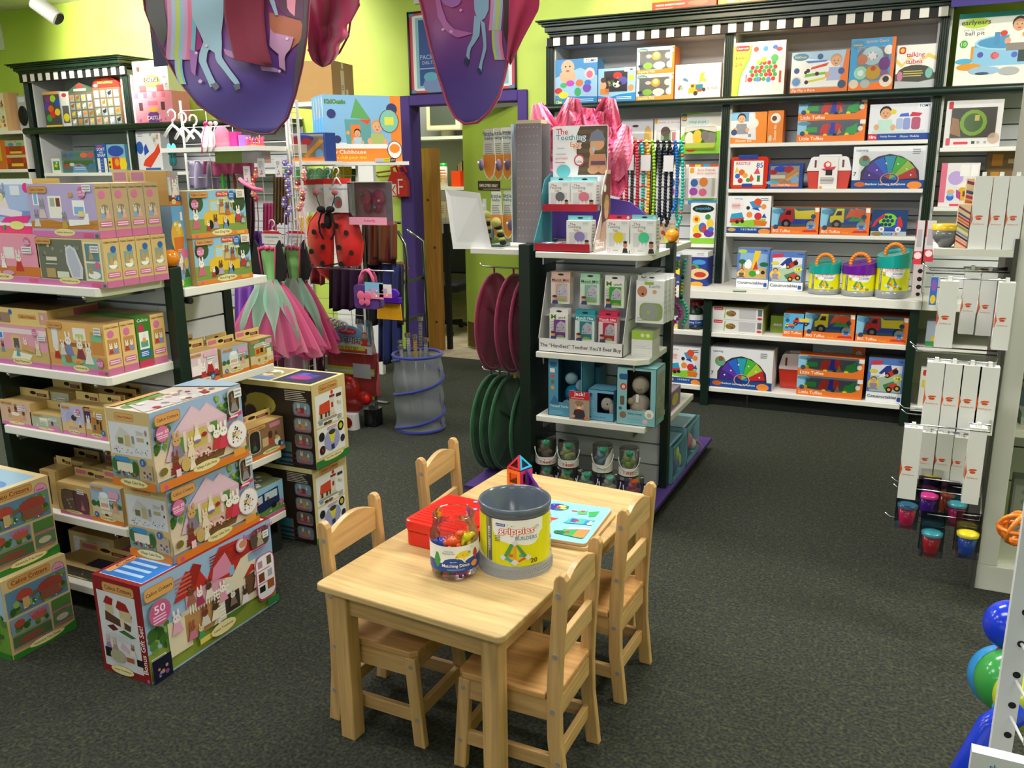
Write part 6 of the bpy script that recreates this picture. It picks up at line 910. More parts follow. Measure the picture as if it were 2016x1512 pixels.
ZIP='r 0 0 1 1 a9c8e2;p 0 .14 .84 .14 .84 .72 0 .9 eceae6;'+KO+'p .24 .78 .3 .72 .6 .74 .64 .78 4a80c8;p .34 .56 .62 .64 .66 .72 .36 .62 d8482c;p .24 .38 .6 .44 .62 .5 .26 .46 7ab83a;p .28 .24 .6 .32 .64 .38 .3 .3 d8cc3a;c .3 .54 .05 33261e;c .26 .5 .04 33261e;c .46 .46 .05 2c2430;c .28 .26 .05 33261e;'+boy(.78,.28,.64,'c89a78','a9b4d8')+'p .84 0 1 0 1 1 .94 1 .84 .1 e8782c;r 0 0 1 .12 e8782c;T .02 .015 .44 .1 f4dcc8 Zip Flip n Race;c .1 .28 .13 e0c8b8;c .1 .28 .1 5a90c8;c .1 .55 .07 3a5a90;c .5 .87 .07 3a5a90;c .88 .5 .08 3a5a90;c .9 .18 .1 3a5070'
GEARS='r 0 0 1 1 3a9ad0;'+KO+'b .16 .2 .86 .84 6a6a74;e .5 .46 .36 .3 7f8a94;e .5 .66 .24 .18 a8c8d0;c .5 .66 .08 e0e4e0;'+''.join('c %.2f %.2f .012 c84a4a;'%(.5+.1*math.cos(i),.66+.07*math.sin(i))for i in range(7))+'e .26 .34 .15 .13 a0d8b8;e .26 .34 .07 .06 e4ecec;e .54 .34 .17 .14 c8a030;e .54 .42 .06 .05 c8483a;e .78 .5 .13 .13 7a3a88;e .8 .3 .1 .08 8a6a9a;e .28 .6 .12 .1 c87a50;c .86 .76 .09 ece4dc;T .34 .89 .84 .97 e8a8a0 Spinnin Gears;p 0 0 1 0 1 1 .92 1 .92 .2 .5 .14 0 .16 e8762c;c .12 .13 .09 d8c8b0;c .38 .13 .09 a8b0a8;c .84 .17 .12 e0d0c0;c .84 .2 .06 3a3434'
TALK='r 0 0 1 1 efede6;p .0 .7 .16 .56 .3 .74 .5 .62 .8 .8 1 .7 1 .62 .8 .7 .5 .54 .3 .64 .14 .48 0 .6 e6cf6a;r 0 0 1 .34 55584c;e .5 .34 .46 .2 4a4a44;p 0 .0 1 0 1 .2 .6 .14 0 .18 b8bcc0;b .05 .8 .22 .96 c8342c;c .135 .88 .05 e0c84a;O .24 .68 .7 .84 d0304a ffffff talking;O .24 .54 .66 .7 d0304a ffffff tubes;L .2 .26 .76 .42 3 c8b860;e .12 .28 .07 .12 c87a9a;e .84 .34 .09 .12 7ab8a8'
BALLP='r 0 0 1 1 eceee4;r 0 .93 1 1 2aa4a4;e .2 .86 .16 .07 b8d83c;T .03 .82 .36 .91 5a4a58 earlyears;T .07 .75 .3 .79 b0b0b0 pop up buddy;T .07 .68 .32 .75 6a5a70 ball pit;c .08 .58 .055 4aa83a;T .05 .55 .11 .61 c8e8c0 10;e .6 .5 .42 .18 6ab0dc;p .2 .26 .98 .26 1 .52 .18 .52 8cc4e4;e .6 .58 .4 .11 a9d4ec;e .6 .58 .37 .09 4f98c8;r .42 .54 .48 .72 4f90c0;r .7 .3 .78 .5 3a4a48;r .17 .36 .2 .54 e0962c;c .28 .42 .04 5a5ab0;c .44 .4 .05 d05a68;c .46 .4 .04 e06a70;c .66 .4 .04 5a6ac8;c .86 .4 .04 e0b83c;'+'k .68 .5 .42 3a281c ece8e4;e .52 .7 .04 .04 d8402c;e .76 .67 .04 .04 e0a82c;r .56 .46 .78 .56 8f8680;e .16 .26 .14 .05 e0982c;e .1 .34 .1 .04 5ab0d0;e .34 .2 .18 .06 9cc0dc;e .32 .16 .08 .02 3a5070;e .62 .18 .12 .06 b0b4b4;c .97 .22 .1 9ad0cc;c .95 .82 .08 e8843c'
RZ=ZR+.0008
ri('duck bath toy box with a smiling baby, leftmost on the top left shelf',1093,1176,117,RZ,YU,.14,'4a86bc',BATHT,'4a86bc',h=PY(1134,116,YU).z-RZ)
ri('pale blue box of bath toys behind a dark window, top left shelf',1177,1251,134,RZ,YU,.12,'7ab0dc',PIRATE,win=(.2,.3,.8,.9))
hs=(PY(1290,92,YU).z-RZ)/2-.001
for k in range(2):ri(['orange box of animal squirters, lower of two on the top left shelf','orange box of animal squirters, upper of two on the top left shelf'][k],1253,1327,0,RZ+k*(hs+.001),YU,.14,'d8762c',SQUIRT,'d8762c',h=hs,pyb=150,win=(.08,.2,.86,.86),group='animal squirter boxes')
ri('plain cream box with a yellow toy excavator at the right of the top left shelf',1328,1418,126,RZ,YU,.1,'e8dcc8',LATOT,h=PY(1370,126,YU).z-RZ)
ri('yellow and white peg mosaic box at the left of the top right shelf',1442,1545,82,RZ,YU,.11,'d8ccb0',FANTA,side='b0a088')
ri('white and orange box with a boy and stacked ramps on the top right shelf',1556,1669,101,RZ,YU,.1,'d8702c',ZIP)
ri('tall blue and orange gear toy box on the top right shelf',1672,1760,75,RZ,YU,.1,'d8702c',GEARS,win=(.16,.2,.88,.84),side='d8702c')
ri('white talking tubes box with pink letters at the right of the top right shelf',1762,1841,88,RZ,YU,.1,'d8d4c4',TALK)
ri('large white ball pit box on the rail in the top right corner',1884,2062,22,RZ,YU,.12,'dfe4da',BALLP)
ztop=2.5358
ri('red and green musical railway box on top of the cornice',1283,1410,-40,ztop,YF-.05,.2,'c8342c','r 0 0 1 1 c83a2c;r 0 .28 1 1 9acc3c;T .06 .12 .52 .22 f4e4dc MUSICAL RAINBOW RAILWAY;L .06 .05 .4 .08 1 e8b8a8;e .72 .16 .16 .08 d8584a;u .5 .4 .9 .9 12 .06 4 e8d83c,3a9ad0,d8402c',h=.19)
ri('orange ball maze box on top of the cornice beside the railway box',1413,1545,-40,ztop,YF-.05,.2,'e8782c','r 0 0 1 1 e8742c;r 0 0 .1 1 f0a83c;T .14 .06 .48 .22 f4d8c0 Ball Maze;c .66 .2 .1 d8dce8;c .62 .2 .05 c8402c;c .7 .2 .05 3a6ac8;c .92 .16 .08 7ab83c;r 0 .5 1 1 4a90c8',h=.19)
ri('orange box on top of the cornice at its right',1552,1680,-40,ztop,YF-.05,.2,'e8702c','r 0 0 1 1 e8702c;T .2 .1 .8 .24 f4d8c0 Maze;r 0 .5 1 1 e8902c;u 0 0 .2 .3 5 .06 3 7ab83c,c8c83c',h=.19)
b=MB();q=PY(1872,14,YF-.12);b.box(q.x,2.0,YF-.12,YF-.1,q.z,q.z+.4,M('3f3480','m'));tag(b.build('valance'),'dark purple valance panel at the upper right corner','valance')
DOC='r 0 0 1 1 e8872c;p 0 .2 .72 .1 .7 .5 .66 1 0 1 d8dce0;r .0 .74 .3 1 7fb8dc;r .24 .7 .5 .98 5a9cd0;'+boy(.3,.3,.66,'2a1c18','8a8f98')+'c .64 .64 .16 e4e0dc;c .1 .36 .1 3a5070;r .5 .2 .58 .3 8a8a8a;T .16 .03 .6 .14 f6ead8 Doctor Kit'
LTUF='r 0 0 1 1 56626c;r 0 .28 .14 1 8fc4e0;e .1 .88 .1 .1 5a90b0;p .1 .46 .16 .7 .3 .7 .3 .46 3aa84e;e .12 .42 .05 .12 dcd02c;p .34 .34 .34 .52 .38 .82 .46 .86 .46 .34 d0342c;e .56 .7 .1 .2 cc3030;p .48 .36 .5 .9 .56 .9 .56 .36 2a3ab0;p .6 .32 .62 .66 .66 .4 e07a2c;p .7 .34 .74 .64 .8 .7 .88 .86 .88 .34 3aa84e;c .42 .28 .1 dcc82c;c .56 .3 .09 2a2a2e;c .74 .3 .1 dcd02c;p 0 0 1 0 1 1 .96 1 .95 .5 .84 .3 .6 .26 .3 .3 .12 .38 0 .36 e8782c;c .08 .4 .12 3a5070;c .93 .58 .12 d8d4c4;r .92 .8 1 1 e8e4e0;T .04 .06 .4 .25 f6e8d4 Little Tuffies'
def TUF(cab,bed,tt='BIG Tuffies',dig=False):return 'r 0 0 1 1 4a6470;p 0 .2 .12 .2 .2 .94 0 1 88c0dc;e .13 .84 .12 .1 5a94b4;'+('v .22 .24 .72 %s %s 2a46b0;'%(cab,'4a6470')if dig else 'v .2 .24 .72 %s %s 2a46b0;'%(cab,bed))+('p .5 .6 .6 .96 .74 .9 .7 .7 e8682c;p .66 .66 .7 .98 .9 .9 .86 .6 e0602c;p .56 .5 .9 .5 .84 .64 .7 .6 .68 .74 .62 .6 3aa84e;' if dig else '')+'p 0 0 1 0 1 1 .9 1 .9 .3 .5 .26 0 .3 e8762c;c .84 .34 .17 7fb4d8;'+boy(.84,.2,.3,'b08a60','3a78c8')+'p .66 .08 .98 .08 .94 .18 .7 .16 c83a2c;c .1 .26 .09 2f4a6a;c .88 .66 .09 2f4a6a;r .91 .82 .99 .98 ece8e0;T .04 .04 .42 .19 f6e8d4 %s;T .46 .05 .6 .12 e8b04a Truck'%tt
XYLO=('r 0 0 1 1 e4e6ea;r 0 0 1 .2 1f4a94;'+'p .12 .2 .92 .2 .9 .42 .8 .62 .66 .76 .5 .82 .34 .76 .2 .6 .12 .4 3a3040;'+''.join('p .52 .2 %.3f %.3f %.3f %.3f %s;'%(.52+.37*math.cos(math.radians(180-a)),.22+.56*math.sin(math.radians(a)),.52+.37*math.cos(math.radians(180-a-24)),.22+.56*math.sin(math.radians(a+24)),c)for a,c in((0,'4a2a8a'),(25,'5a3ab0'),(50,'2a6ad0'),(76,'2aa0b8'),(102,'4ab83a'),(127,'a8c83a'),(152,'c82a30')))+'c .24 .32 .02 e8e8ec;c .34 .44 .02 e8e8ec;c .46 .6 .02 e8e8ec;c .62 .58 .02 e8e8ec;c .74 .46 .02 e8e8ec;c .8 .32 .02 e8e8ec;c .16 .66 .13 7a9a60;e .17 .72 .04 .07 8a5a40;r .12 .56 .22 .66 5aa8a0;e .52 .22 .13 .15 d8a080;e .52 .22 .115 .135 1f3a80;p .52 .22 .44 .3 .52 .34 d84a2c;p .52 .22 .52 .34 .6 .3 8ac83a;p .52 .22 .6 .3 .62 .2 3a7ad0;e .12 .1 .08 .06 c8642c;T .2 .05 .74 .15 e8eef8 Rainbow Learning Xylophone;e .86 .08 .1 .09 e88a3c;T .04 .86 .2 .95 6a8a9a Learning;L .8 .8 .92 .94 3 8a8f98;T .02 .3 .06 .4 3a3a48 7')
BUILD='r 0 0 1 1 e8e8ec;r 0 0 1 .16 1f4a94;p .1 .2 .5 .16 .9 .2 .9 .4 .4 .34 .1 .4 8ac83a;e .22 .74 .16 .14 e8e0e0;L .1 .66 .34 .8 4 c8505a;p .5 .84 .72 .9 .78 .7 .6 .66 3a90c8;c .7 .84 .1 d8502c;c .48 .68 .05 2a2a30;p .56 .66 .76 .6 .7 .7 2450a8;p .06 .36 .1 .52 .34 .56 .4 .38 2f9ac0;p .06 .28 .08 .38 .4 .42 .38 .3 c83a30;c .24 .3 .05 2a2a30;c .36 .32 .05 2a2a30;p .62 .36 .94 .32 .9 .2 .64 .22 e0702c;c .72 .46 .1 c8303a;p .8 .42 .92 .42 .86 .54 2450a8;c .84 .72 .07 e8903c;c .52 .5 .08 e8903c;T .34 .07 .7 .14 e8eef8 1-2-3 Build It!;e .12 .09 .1 .05 c8a04a;e .88 .05 .14 .08 e8903c;L .76 .86 .94 .95 2 6a6a70;T .16 .9 .34 .95 6a8a9a Learning'
CONS1='r 0 0 1 1 5a80c4;r 0 0 1 .22 eceef4;p .06 .24 .94 .24 .9 .8 .1 .8 c8a868;p .06 .56 .1 .9 .94 .86 .94 .5 88b0d8;e .16 .66 .12 .06 2a6a3a;e .84 .6 .14 .06 2a6a3a;r .14 .4 .18 .64 6a4a2c;p .46 .5 .54 .94 .74 .94 .66 .74 .6 .5 e8c02c;e .36 .6 .1 .12 eceef2;e .28 .58 .05 .08 eceef2;p .5 .46 .6 .7 .66 .48 c83a2c;e .5 .36 .12 .08 3a9a3a;c .66 .4 .05 e8e8ee;c .82 .4 .05 2a2a30;e .14 .34 .14 .1 e8c84a;'+boy(.15,.26,.24,'3a281c','6a5a50')+'e .16 .92 .14 .05 b8cc4a;T .72 .92 .96 .98 3a4a90 TOMY;T .04 .07 .84 .19 3a4050 Constructables;b .86 .04 .96 .14 2a5ab0'
CONS2='r 0 0 1 1 4f78c0;r 0 0 1 .22 eceef4;p .08 .24 .94 .24 .94 .84 .08 .84 a8c0a8;p .08 .6 .5 .6 .94 .7 .94 .86 .08 .86 d8dce8;p .3 .66 .5 .84 .62 .86 .7 .66 .56 .6 2a3a8a;p .5 .66 .78 .82 .82 .7 .62 .58 b83a2c;c .54 .62 .06 2a2426;c .54 .62 .03 e8982c;c .76 .72 .06 2a2426;p .3 .56 .46 .7 .5 .6 e8eaf0;e .16 .7 .12 .05 d8cc4a;p .44 .4 .72 .5 .84 .4 .5 .3 4a7a50;p .6 .42 .82 .46 .86 .3 .62 .32 c8402c;c .62 .3 .07 2a2426;c .62 .3 .035 e8a02c;c .84 .34 .07 2a2426;c .84 .34 .035 e8a02c;e .18 .4 .16 .14 e8c84a;'+boy(.18,.28,.3,'5a3a28','8a8aa0')+'e .84 .56 .12 .05 e8e04a;T .78 .53 .9 .59 2a4a3a 18;p .04 .84 .1 .94 .4 .96 .36 .86 c83a4a;T .8 .92 .98 .98 3a4a90 TOMY;T .04 .07 .84 .19 3a4050 Constructables;b .86 .04 .96 .14 2a5ab0'
TOMY2='r 0 0 1 1 dfe0e8;r 0 0 1 .18 2a4a94;r 0 0 .15 .18 c8384a;T .02 .03 .13 .15 ffffff 18m;T .2 .05 .46 .14 c8d4ec Nesby Rovers;T .52 .05 .82 .14 c8d4ec Motor Mobile;r .76 .86 1 1 e8ecf2;T .78 .88 .96 .97 2a3a78 TOMY;'+boy(.26,.2,.74,'2a1c18','b8dcd0')+'e .38 .78 .05 .07 e0c83a;p .48 .64 .5 .72 .62 .74 .64 .64 4a6ac8;p .64 .64 .68 .76 .84 .72 .8 .64 c83a50;b .44 .3 .54 .6 a8b8dc;b .55 .28 .66 .6 8a9ad4;b .68 .28 .82 .62 b05a78;r .06 .2 .9 .26 c8d8d4'
hT=PY(1568,194,YU).z;Zr=Z2+.0008;hl2=.092
o=ri('orange and white doctor kit box with a boy on the left of the second shelf',1437,1508,221,Zr,YU,.09,'d8782c',DOC,h=PY(1470,221,YU).z-Zr,pyb=280)
ri('narrow orange doctor kit box end beside the wider doctor kit box',1509,1540,218,Zr,YU+.004,.12,'d8782c','r 0 0 1 1 e0802c;c .5 .76 .16 e8e0d4;c .42 .76 .08 5a4a48;V .3 .08 .7 .56 f6e8d4 Doctor Kit;e .2 .14 .12 .1 c8c0a8',h=PY(1520,218,YU).z-Zr,pyb=280)
hh=(PY(1636,195,YU).z-Zr)/2-.001
for k in range(2):ri(['orange toy truck trio box, lower of two on the second shelf','orange toy truck trio box, upper of two on the second shelf'][k],1569,1703,0,Zr+k*(hh+.001),YU-.005,.12,'d8702c',LTUF,'d8702c',h=hh,pyb=260,win=(.12,.4,.9,.96),group='truck trio boxes')
ri('pale box with a boy and toy garages at the right of the second shelf',1708,1832,205,Zr,YU,.1,'dcdce4',TOMY2,h=PY(1770,204,YU).z-Zr,pyb=270)
Zr=Z3+.0008
q0,q1=PY(1437,370,YU).x,PY(1510,370,YU).x;zz=PY(1470,305,YU).z-Zr;w_=q1-q0
cs=empty('toy_case',((q0+q1)/2,YU,Zr),'red carrying case of building blocks on the third shelf','case');RC=M('cf3420','g')
MB().rbox(-w_/2,w_/2,0,.1,0,zz-.012,.022,RC,axis=1).build('case_body',cs,bevel=.004)
b=MB();b.box(-w_*.3,w_*.22,-.004,.1,zz-.028,zz,M('22489a','g'));b.build('handle',cs,bevel=.004)
b=MB();Fc=Face((-w_*.42,-.002,.012),(w_*.8,0,0),(0,0,zz-.05),(0,-1,0));draw(b,Fc,'r 0 0 1 1 eceae6;r 0 0 1 .08 c84a2c;T .08 .84 .56 .96 b03a6a BRISTLE;T .76 .72 .98 .94 2a4a9a 85;p .04 .5 .1 .8 .18 .6 e0c83c;c .28 .56 .12 e8642c;c .14 .42 .1 2a6ac8;c .4 .44 .1 e0a82c;p .5 .2 .6 .5 .7 .3 .64 .2 e0502c;c .24 .24 .1 c8303a;c .5 .26 .08 3a9a4a;p .68 .5 .8 .76 .9 .5 d84a5a;r .8 .2 .9 .44 2f7a4a;b .3 0 .66 .13 22489a');b.build('case_label',cs)
ri('clear blue-edged zip bag of toy tools on the third shelf',1511,1579,322,Zr,YU-.002,.08,'22408a','r 0 0 1 1 22408a;r .06 .22 .9 .9 9a9488;e .36 .78 .2 .12 2a4ab8;e .6 .76 .14 .14 b8302c;e .14 .66 .12 .1 a82a2c;p .3 .3 .4 .26 .84 .72 .78 .8 d0924a;p .5 .36 .6 .3 .9 .6 .86 .66 e0a860;r .08 .4 .5 .54 d8d0c0;c .78 .34 .16 8ab8d8;r .08 .08 .9 .22 e8803c;T .24 .09 .7 .19 f4dcc8 Tool Play;r 0 .22 .2 .3 4a9ac8;e .14 .24 .2 .08 6ab8cc',win=(.06,.2,.92,.92),h=PY(1545,322,YU).z-Zr,pyb=365)
def toolbox(px0,px1,pyt,z,y,lab,label=True,pyb=370):
 a,c=PY(px0,pyb,y).x,PY(px1,pyb,y).x;h=PY((px0+px1)/2,pyt,y).z-z;w_=c-a;r=empty('toy_toolbox',((a+c)/2,y,z),lab,'toolbox')
 R_=M('c83c2c','g');Wt=M('e4e2e4','g');b=MB();q=[(-w_*.44,0),(w_*.44,0),(w_*.5,h*.52),(-w_*.5,h*.52)];b.prism(q,1,.01,.12,R_);b.build('base',r,bevel=.003)
 q=[(-w_*.5,h*.52),(w_*.5,h*.52),(w_*.5,h*.58),(w_*.42,h*.9),(w_*.36,h*.94),(-w_*.36,h*.94),(-w_*.42,h*.9),(-w_*.5,h*.58)];b=MB();b.prism(q,1,.005,.125,Wt)
 for s in(-1,1):b.box(s*w_*.31-.006,s*w_*.31+.006,.003,.006,h*.62,h*.84,M('6a3a3c'))
 b.build('lid',r,bevel=.003);MB().box(-w_*.26,w_*.26,.04,.09,h*.94,h,Wt).build('handle',r,bevel=.006)
 if label:b=MB();b.box(-w_*.22,w_*.2,-.002,.0,0,h*.93,M('e4e0de'));draw(b,Face((-w_*.22,-.002,0),(w_*.42,0,0),(0,0,h*.93),(0,-1,0)),'c .44 .74 .12 d8404a;c .46 .76 .07 e8dcd8;p .1 .62 .9 .7 .8 .6 .3 .56 c83a48;r .36 .42 .72 .6 2a2426;L .1 .16 .86 .36 5 5a5458;e .14 .04 .1 .04 d8a03c');b.build('paper_sleeve',r)
toolbox(1586,1673,304,Zr,YU,'red and white toy vet box with a paper sleeve on the third shelf')
ri('wide white xylophone box with a rainbow fan at the right of the third shelf',1675,1821,288,Zr,YU-.01,.09,'dfe0e4',XYLO,h=PY(1748,288,YU).z-Zr,pyb=365,win=(.1,.22,.96,.9))
Zr=Z4+.0008
ri('white building toy box with cars at the left of the fourth shelf',1430,1515,386,Zr,YU-.01,.1,'d8dae0',BUILD,pyb=455)
ri('orange box with a red and yellow dump truck on the fourth shelf',1517,1611,408,Zr,YU-.004,.11,'d8702c',TUF('cc2c2c','e6d62c'),pyb=455,win=(.14,.3,.92,.96))
ri('orange box with a yellow digger truck on the fourth shelf',1613,1711,409,Zr,YU-.004,.11,'d8702c',TUF('e6d62c','e8682c',dig=True),pyb=455,win=(.14,.3,.92,.96))
HEXG='r 0 0 1 1 1f3f70;r 0 0 1 .18 a8b4c0;p .2 .22 .84 .22 .86 .36 .18 .36 2a4ac0;e .46 .62 .26 .28 7ac82c;'+''.join('c %.2f %.2f .07 1f3f60;'%(.3+i*.11+(j%2)*.055,.45+j*.15)for i in range(3)for j in range(3))+'p .68 .36 .72 .72 .8 .78 .88 .5 .88 .36 c82c30;p .66 .36 .68 .66 .74 .72 .74 .36 2a50c8;p .02 .36 .1 .6 .34 .88 .38 .8 .18 .56 .1 .36 c82c40;c .3 .26 .11 e4e4e8;c .3 .26 .05 9a9aa0;c .76 .26 .11 e4e4e8;c .76 .26 .05 9a9aa0;e .18 .08 .16 .08 8a7a3c;b .3 .03 .62 .12 2a6aa8;T .34 .04 .58 .11 d8e8f4 Toy Truck;c .72 .08 .05 d8583c'
ri('dark blue box with a green mesh toy truck at the right of the fourth shelf',1713,1784,415,Zr,YU-.004,.1,'274a7a',HEXG,pyb=462)
Zr=ZC+.0008;yk=5.7
ri('blue construction set box with a yellow crane creature on the counter',1449,1512,489,Zr,5.74,.1,'3f68b0',CONS1,side='8a8a90',topc='8a8c94',pyb=560,h=PY(1480,489,5.74).z-Zr)
ri('blue construction set box with racing cars on the counter',1512,1580,496,Zr,5.69,.13,'3f68b0',CONS2,side='8a8a90',topc='8a8c94',pyb=570,h=PY(1540,496,5.69).z-Zr)
def gbucket(px0,px1,pylid,pyb_,y,lidc,lab,sub,num):
 c=PY((px0+px1)/2,pyb_,y);R=(PY(px1,pyb_,y).x-PY(px0,pyb_,y).x)/2;yc=y+R;z=ZC+.0006;c=PY((px0+px1)/2,pyb_-30,yc);H=PY((px0+px1)/2,pylid,y).z-z
 r=empty('toy_bucket',(c.x,yc,z),lab,'bucket','lidded building toy buckets on the counter');FA_=math.degrees(math.atan2(-yc,-c.x))
 MB().lathe([(R*.96,.001),(R,.006),(R,H*.22),(R*.97,H*.22),(R*.97,H),(0,H)],M('8f9498','g'),36).build('tub',r)
 b=MB();f=cylface((0,0,0),R*.978,R*.978,FA_-100,FA_+100,H*.2,H);draw(b,f,gripart(sub,num));b.build('label',r)
 def rim(u):a=math.radians(FA_+360*u);return a,H*1.12+H*.1*math.cos(math.radians(360*u)-2.2)
 b=MB();LM=M(lidc,'g');b.grid(lambda u,v:Vector((R*1.03*math.cos(rim(u)[0]),R*1.03*math.sin(rim(u)[0]),H*.84+(rim(u)[1]+H*.12-H*.84)*v)),40,3,LM)
 b.grid(lambda u,v:Vector((R*1.03*(1-v)*math.cos(rim(u)[0]),R*1.03*(1-v)*math.sin(rim(u)[0]),(rim(u)[1]+H*.12)*(1-v)+(H*1.2)*v)),40,3,LM);b.build('lid',r)
 b=MB()
 for i in range(13):t=math.pi*i/12;b.sph((R*.55*math.cos(t),-R*.1,H*1.2+R*.62*math.sin(t)),R*.13,M('e8862c','g'),10,7)
 b.build('handle',r)
gbucket(1591,1654,532,584,5.56,'14a098','lidded bucket with a teal lid and orange handle, leftmost on the counter','BUILDERS','20')
gbucket(1656,1725,533,586,5.545,'6a1a9a','lidded bucket with a purple lid on the counter','CURVES','20')
gbucket(1722,1790,517,589,5.53,'14a098','taller lidded bucket with a teal lid at the right of the counter','BUILDERS','30')
b=MB();q=PZ(1456,574,ZC);b.box(-.04,.04,-.03,.03,0,.006,M('4a5a50'));b.box(-.042,.036,-.032,.028,.006,.009,M('b8ccb8'));tag(b.build('leaflet_stack',None,(q.x,q.y,ZC+.0006),.2),'small stack of leaflets lying on the white counter','leaflets')
Zr=ZM+.0008
for k in range(2):ri(['flat white game box, lower of two on the middle lower shelf','flat white game box, upper of two on the middle lower shelf'][k],1400,1501,0,Zr+k*.084,YL,.3,'d8d8d6','r 0 0 1 1 dcdcdc;b .04 .72 .22 .96 c8303c;T .06 .76 .2 .92 f0d8dc Quercetti;e .38 .5 .1 .24 8a6a3a;u .3 .3 .48 .7 8 .07 3 3a6a3a,c8a03a,5a4a3a;r .54 .14 .86 .9 bcbcc0;r .9 .4 .98 .9 6a6a6e;e .94 .2 .05 .1 c8404a;p .24 .1 .26 .1 .28 .9 .26 .9 8ac83a','a8b858',h=.083,pyb=650,group='flat game boxes',topc='8a9048')
ri('lime green box behind the flat white boxes on the middle lower shelf',1516,1545,622,Zr,YL+.12,.1,'8ab03a','r 0 0 1 1 8fb83c;c .3 .46 .08 d8e8f4;c .5 .46 .08 d8e8f4;c .7 .46 .08 d8e8f4',pyb=650)
ri('small orange and blue truck box on the middle lower shelf',1540,1580,617,Zr,YL,.2,'d8702c','r 0 0 1 1 56b0e0;c .2 .7 .08 2f5a80;'+KO+'v .5 .5 .34 c83a2c e6c83a 2a46b0;v .1 .36 .2 e6d62c e8682c 2a46b0;r 0 0 1 .28 e8762c;T .06 .12 .94 .24 f6e8d4 BIG Tuffies',pyb=665)
ri('orange box with a yellow digger truck on the middle lower shelf',1582,1681,617,Zr,YL,.2,'d8702c',TUF('e6d62c','e8682c',dig=True),pyb=665,win=(.14,.3,.92,.96))
ri('orange box with a red dump truck on the middle lower shelf',1683,1786,623,Zr,YL,.2,'d8702c',TUF('cc2c2c','e6d62c'),pyb=670,win=(.14,.3,.92,.96))
Zr=ZB+.0008
for k in range(3):ri(['front xylophone box with a rainbow fan on the bottom shelf','second xylophone box behind the front one on the bottom shelf','third xylophone box at the back of the bottom shelf row'][k],1396+k*2,1519+k*3,688,Zr,YL-.0+k*.062,.06,'d8dade',XYLO,h=PY(1457,687,YL).z-Zr,pyb=765,group='xylophone boxes',topc='a8aab0')
toolbox(1532,1606,694,Zr,YL+.12,'red and white toy box half hidden between xylophone and truck boxes',False,740)
ri('blue and orange doctor set box lying behind the truck trio boxes',1596,1700,682,Zr,YL+.15,.12,'5a90b8','r 0 0 1 1 7fa8c8;r .76 0 1 1 d8783c;T .2 .8 .6 .9 e0b88a Doctors Case;c .88 .84 .06 e0dcd4',h=.31,pyb=740)
hh=(PY(1634,703,YL).z-Zr)/2-.001
for k in range(2):ri(['orange toy truck trio box, lower of two on the bottom shelf','orange toy truck trio box, upper of two on the bottom shelf'][k],1569,1700,0,Zr+k*(hh+.001),YL,.13,'d8702c',LTUF,h=hh,pyb=745,win=(.12,.4,.9,.96),group='truck trio boxes')
ri('blue racing car construction box at the right of the bottom shelf',1703,1775,706,Zr,YL,.14,'3f68b0',CONS2,pyb=790,topc='6a6c74')
ri('white and blue building toy box on the bottom shelf behind the gondola',1312,1377,683,Zr,YL,.14,'d8dae0',BUILD,pyb=755,topc='9a9ca4')
r=empty('counting_jar',(PY(1368,640,YL+.06).x,YL+.07,ZM+.0006),'clear jar with a red lid and blue label on the middle lower shelf','jar')
MB().lathe([(0,.002),(.052,.002),(.056,.01),(.056,.14),(.046,.16),(0,.16)],M('e8ecec','c'),28,cap=False).build('jar_body',r);MB().lathe([(.05,.16),(.05,.19),(0,.192)],M('8a1a22','g'),28).build('lid',r)
b=MB();f=cylface((0,0,0),.0566,.0566,-180,-20,.03,.1);draw(b,f,'r 0 0 1 1 d8dce4;r 0 0 1 .5 1f4a94;T .2 .12 .9 .4 d8e0f0 Counting Cubes');b.build('label',r)
b=MB();rn=random.Random(2)
for i in range(26):b.sph((rn.uniform(-.034,.034),rn.uniform(-.034,.034),rn.uniform(.02,.14)),.014,M(rn.choice(['2f8a3a','3a4a50','c8c8cc','2a4a8a','d8d8d0']),'g'),8,6)
b.build('counters',r);r['label']='clear jar with a red lid and blue label on the middle lower shelf'
ri('white toy box with fruit pictures beside the jar on the middle lower shelf',1318,1344,625,ZM+.0008,YL,.1,'d0d0d8','r 0 0 1 1 d8d8e0;e .4 .7 .3 .12 9a8ac8;e .5 .5 .3 .08 d8642c;r .3 .1 .8 .3 e0d04a',pyb=650)
ri('green and white pop-together toy box on the small upper shelf',1358,1407,400,ZA1+.0008,YU,.1,'e0e0dc','r 0 0 1 1 e6e6e2;r 0 0 1 .14 8ac83a;e .5 .86 .44 .1 1f2a20;T .14 .82 .86 .91 4ab0d8 popoids;e .24 .6 .16 .1 e8c83a;c .24 .6 .05 d8402c;c .7 .66 .07 3a8a4a;e .3 .34 .2 .14 e8d23a;e .5 .4 .16 .12 3a6ac0;e .56 .36 .1 .1 c8403a;e .8 .5 .14 .12 e8c83a;e .76 .26 .2 .1 6a3a9a;e .3 .2 .18 .06 c8382c;e .84 .36 .12 .06 3a6ac8',pyb=465)
ri('dark blue box of sea creature toys on the counter behind the bead strands',1326,1392,507,ZC+.0008,5.72,.16,'1f2f7a','r 0 0 1 1 1f2f80;r .04 .18 .96 .98 28408a;e .3 .86 .16 .08 d8603a;e .74 .84 .2 .09 4a90d0;e .5 .64 .18 .1 7a2a5a;e .5 .66 .24 .13 3aa04a;e .5 .64 .16 .09 8a2a6a;e .22 .48 .2 .12 e8c83a;e .74 .42 .3 .2 d8c08a;e .78 .4 .18 .1 b8382c;c .44 .3 .07 e8a02c;r 0 0 1 .18 1f3a94;T .06 .06 .5 .14 d8e0f0 Wonders;e .68 .05 .2 .1 e8a02c',pyb=565)
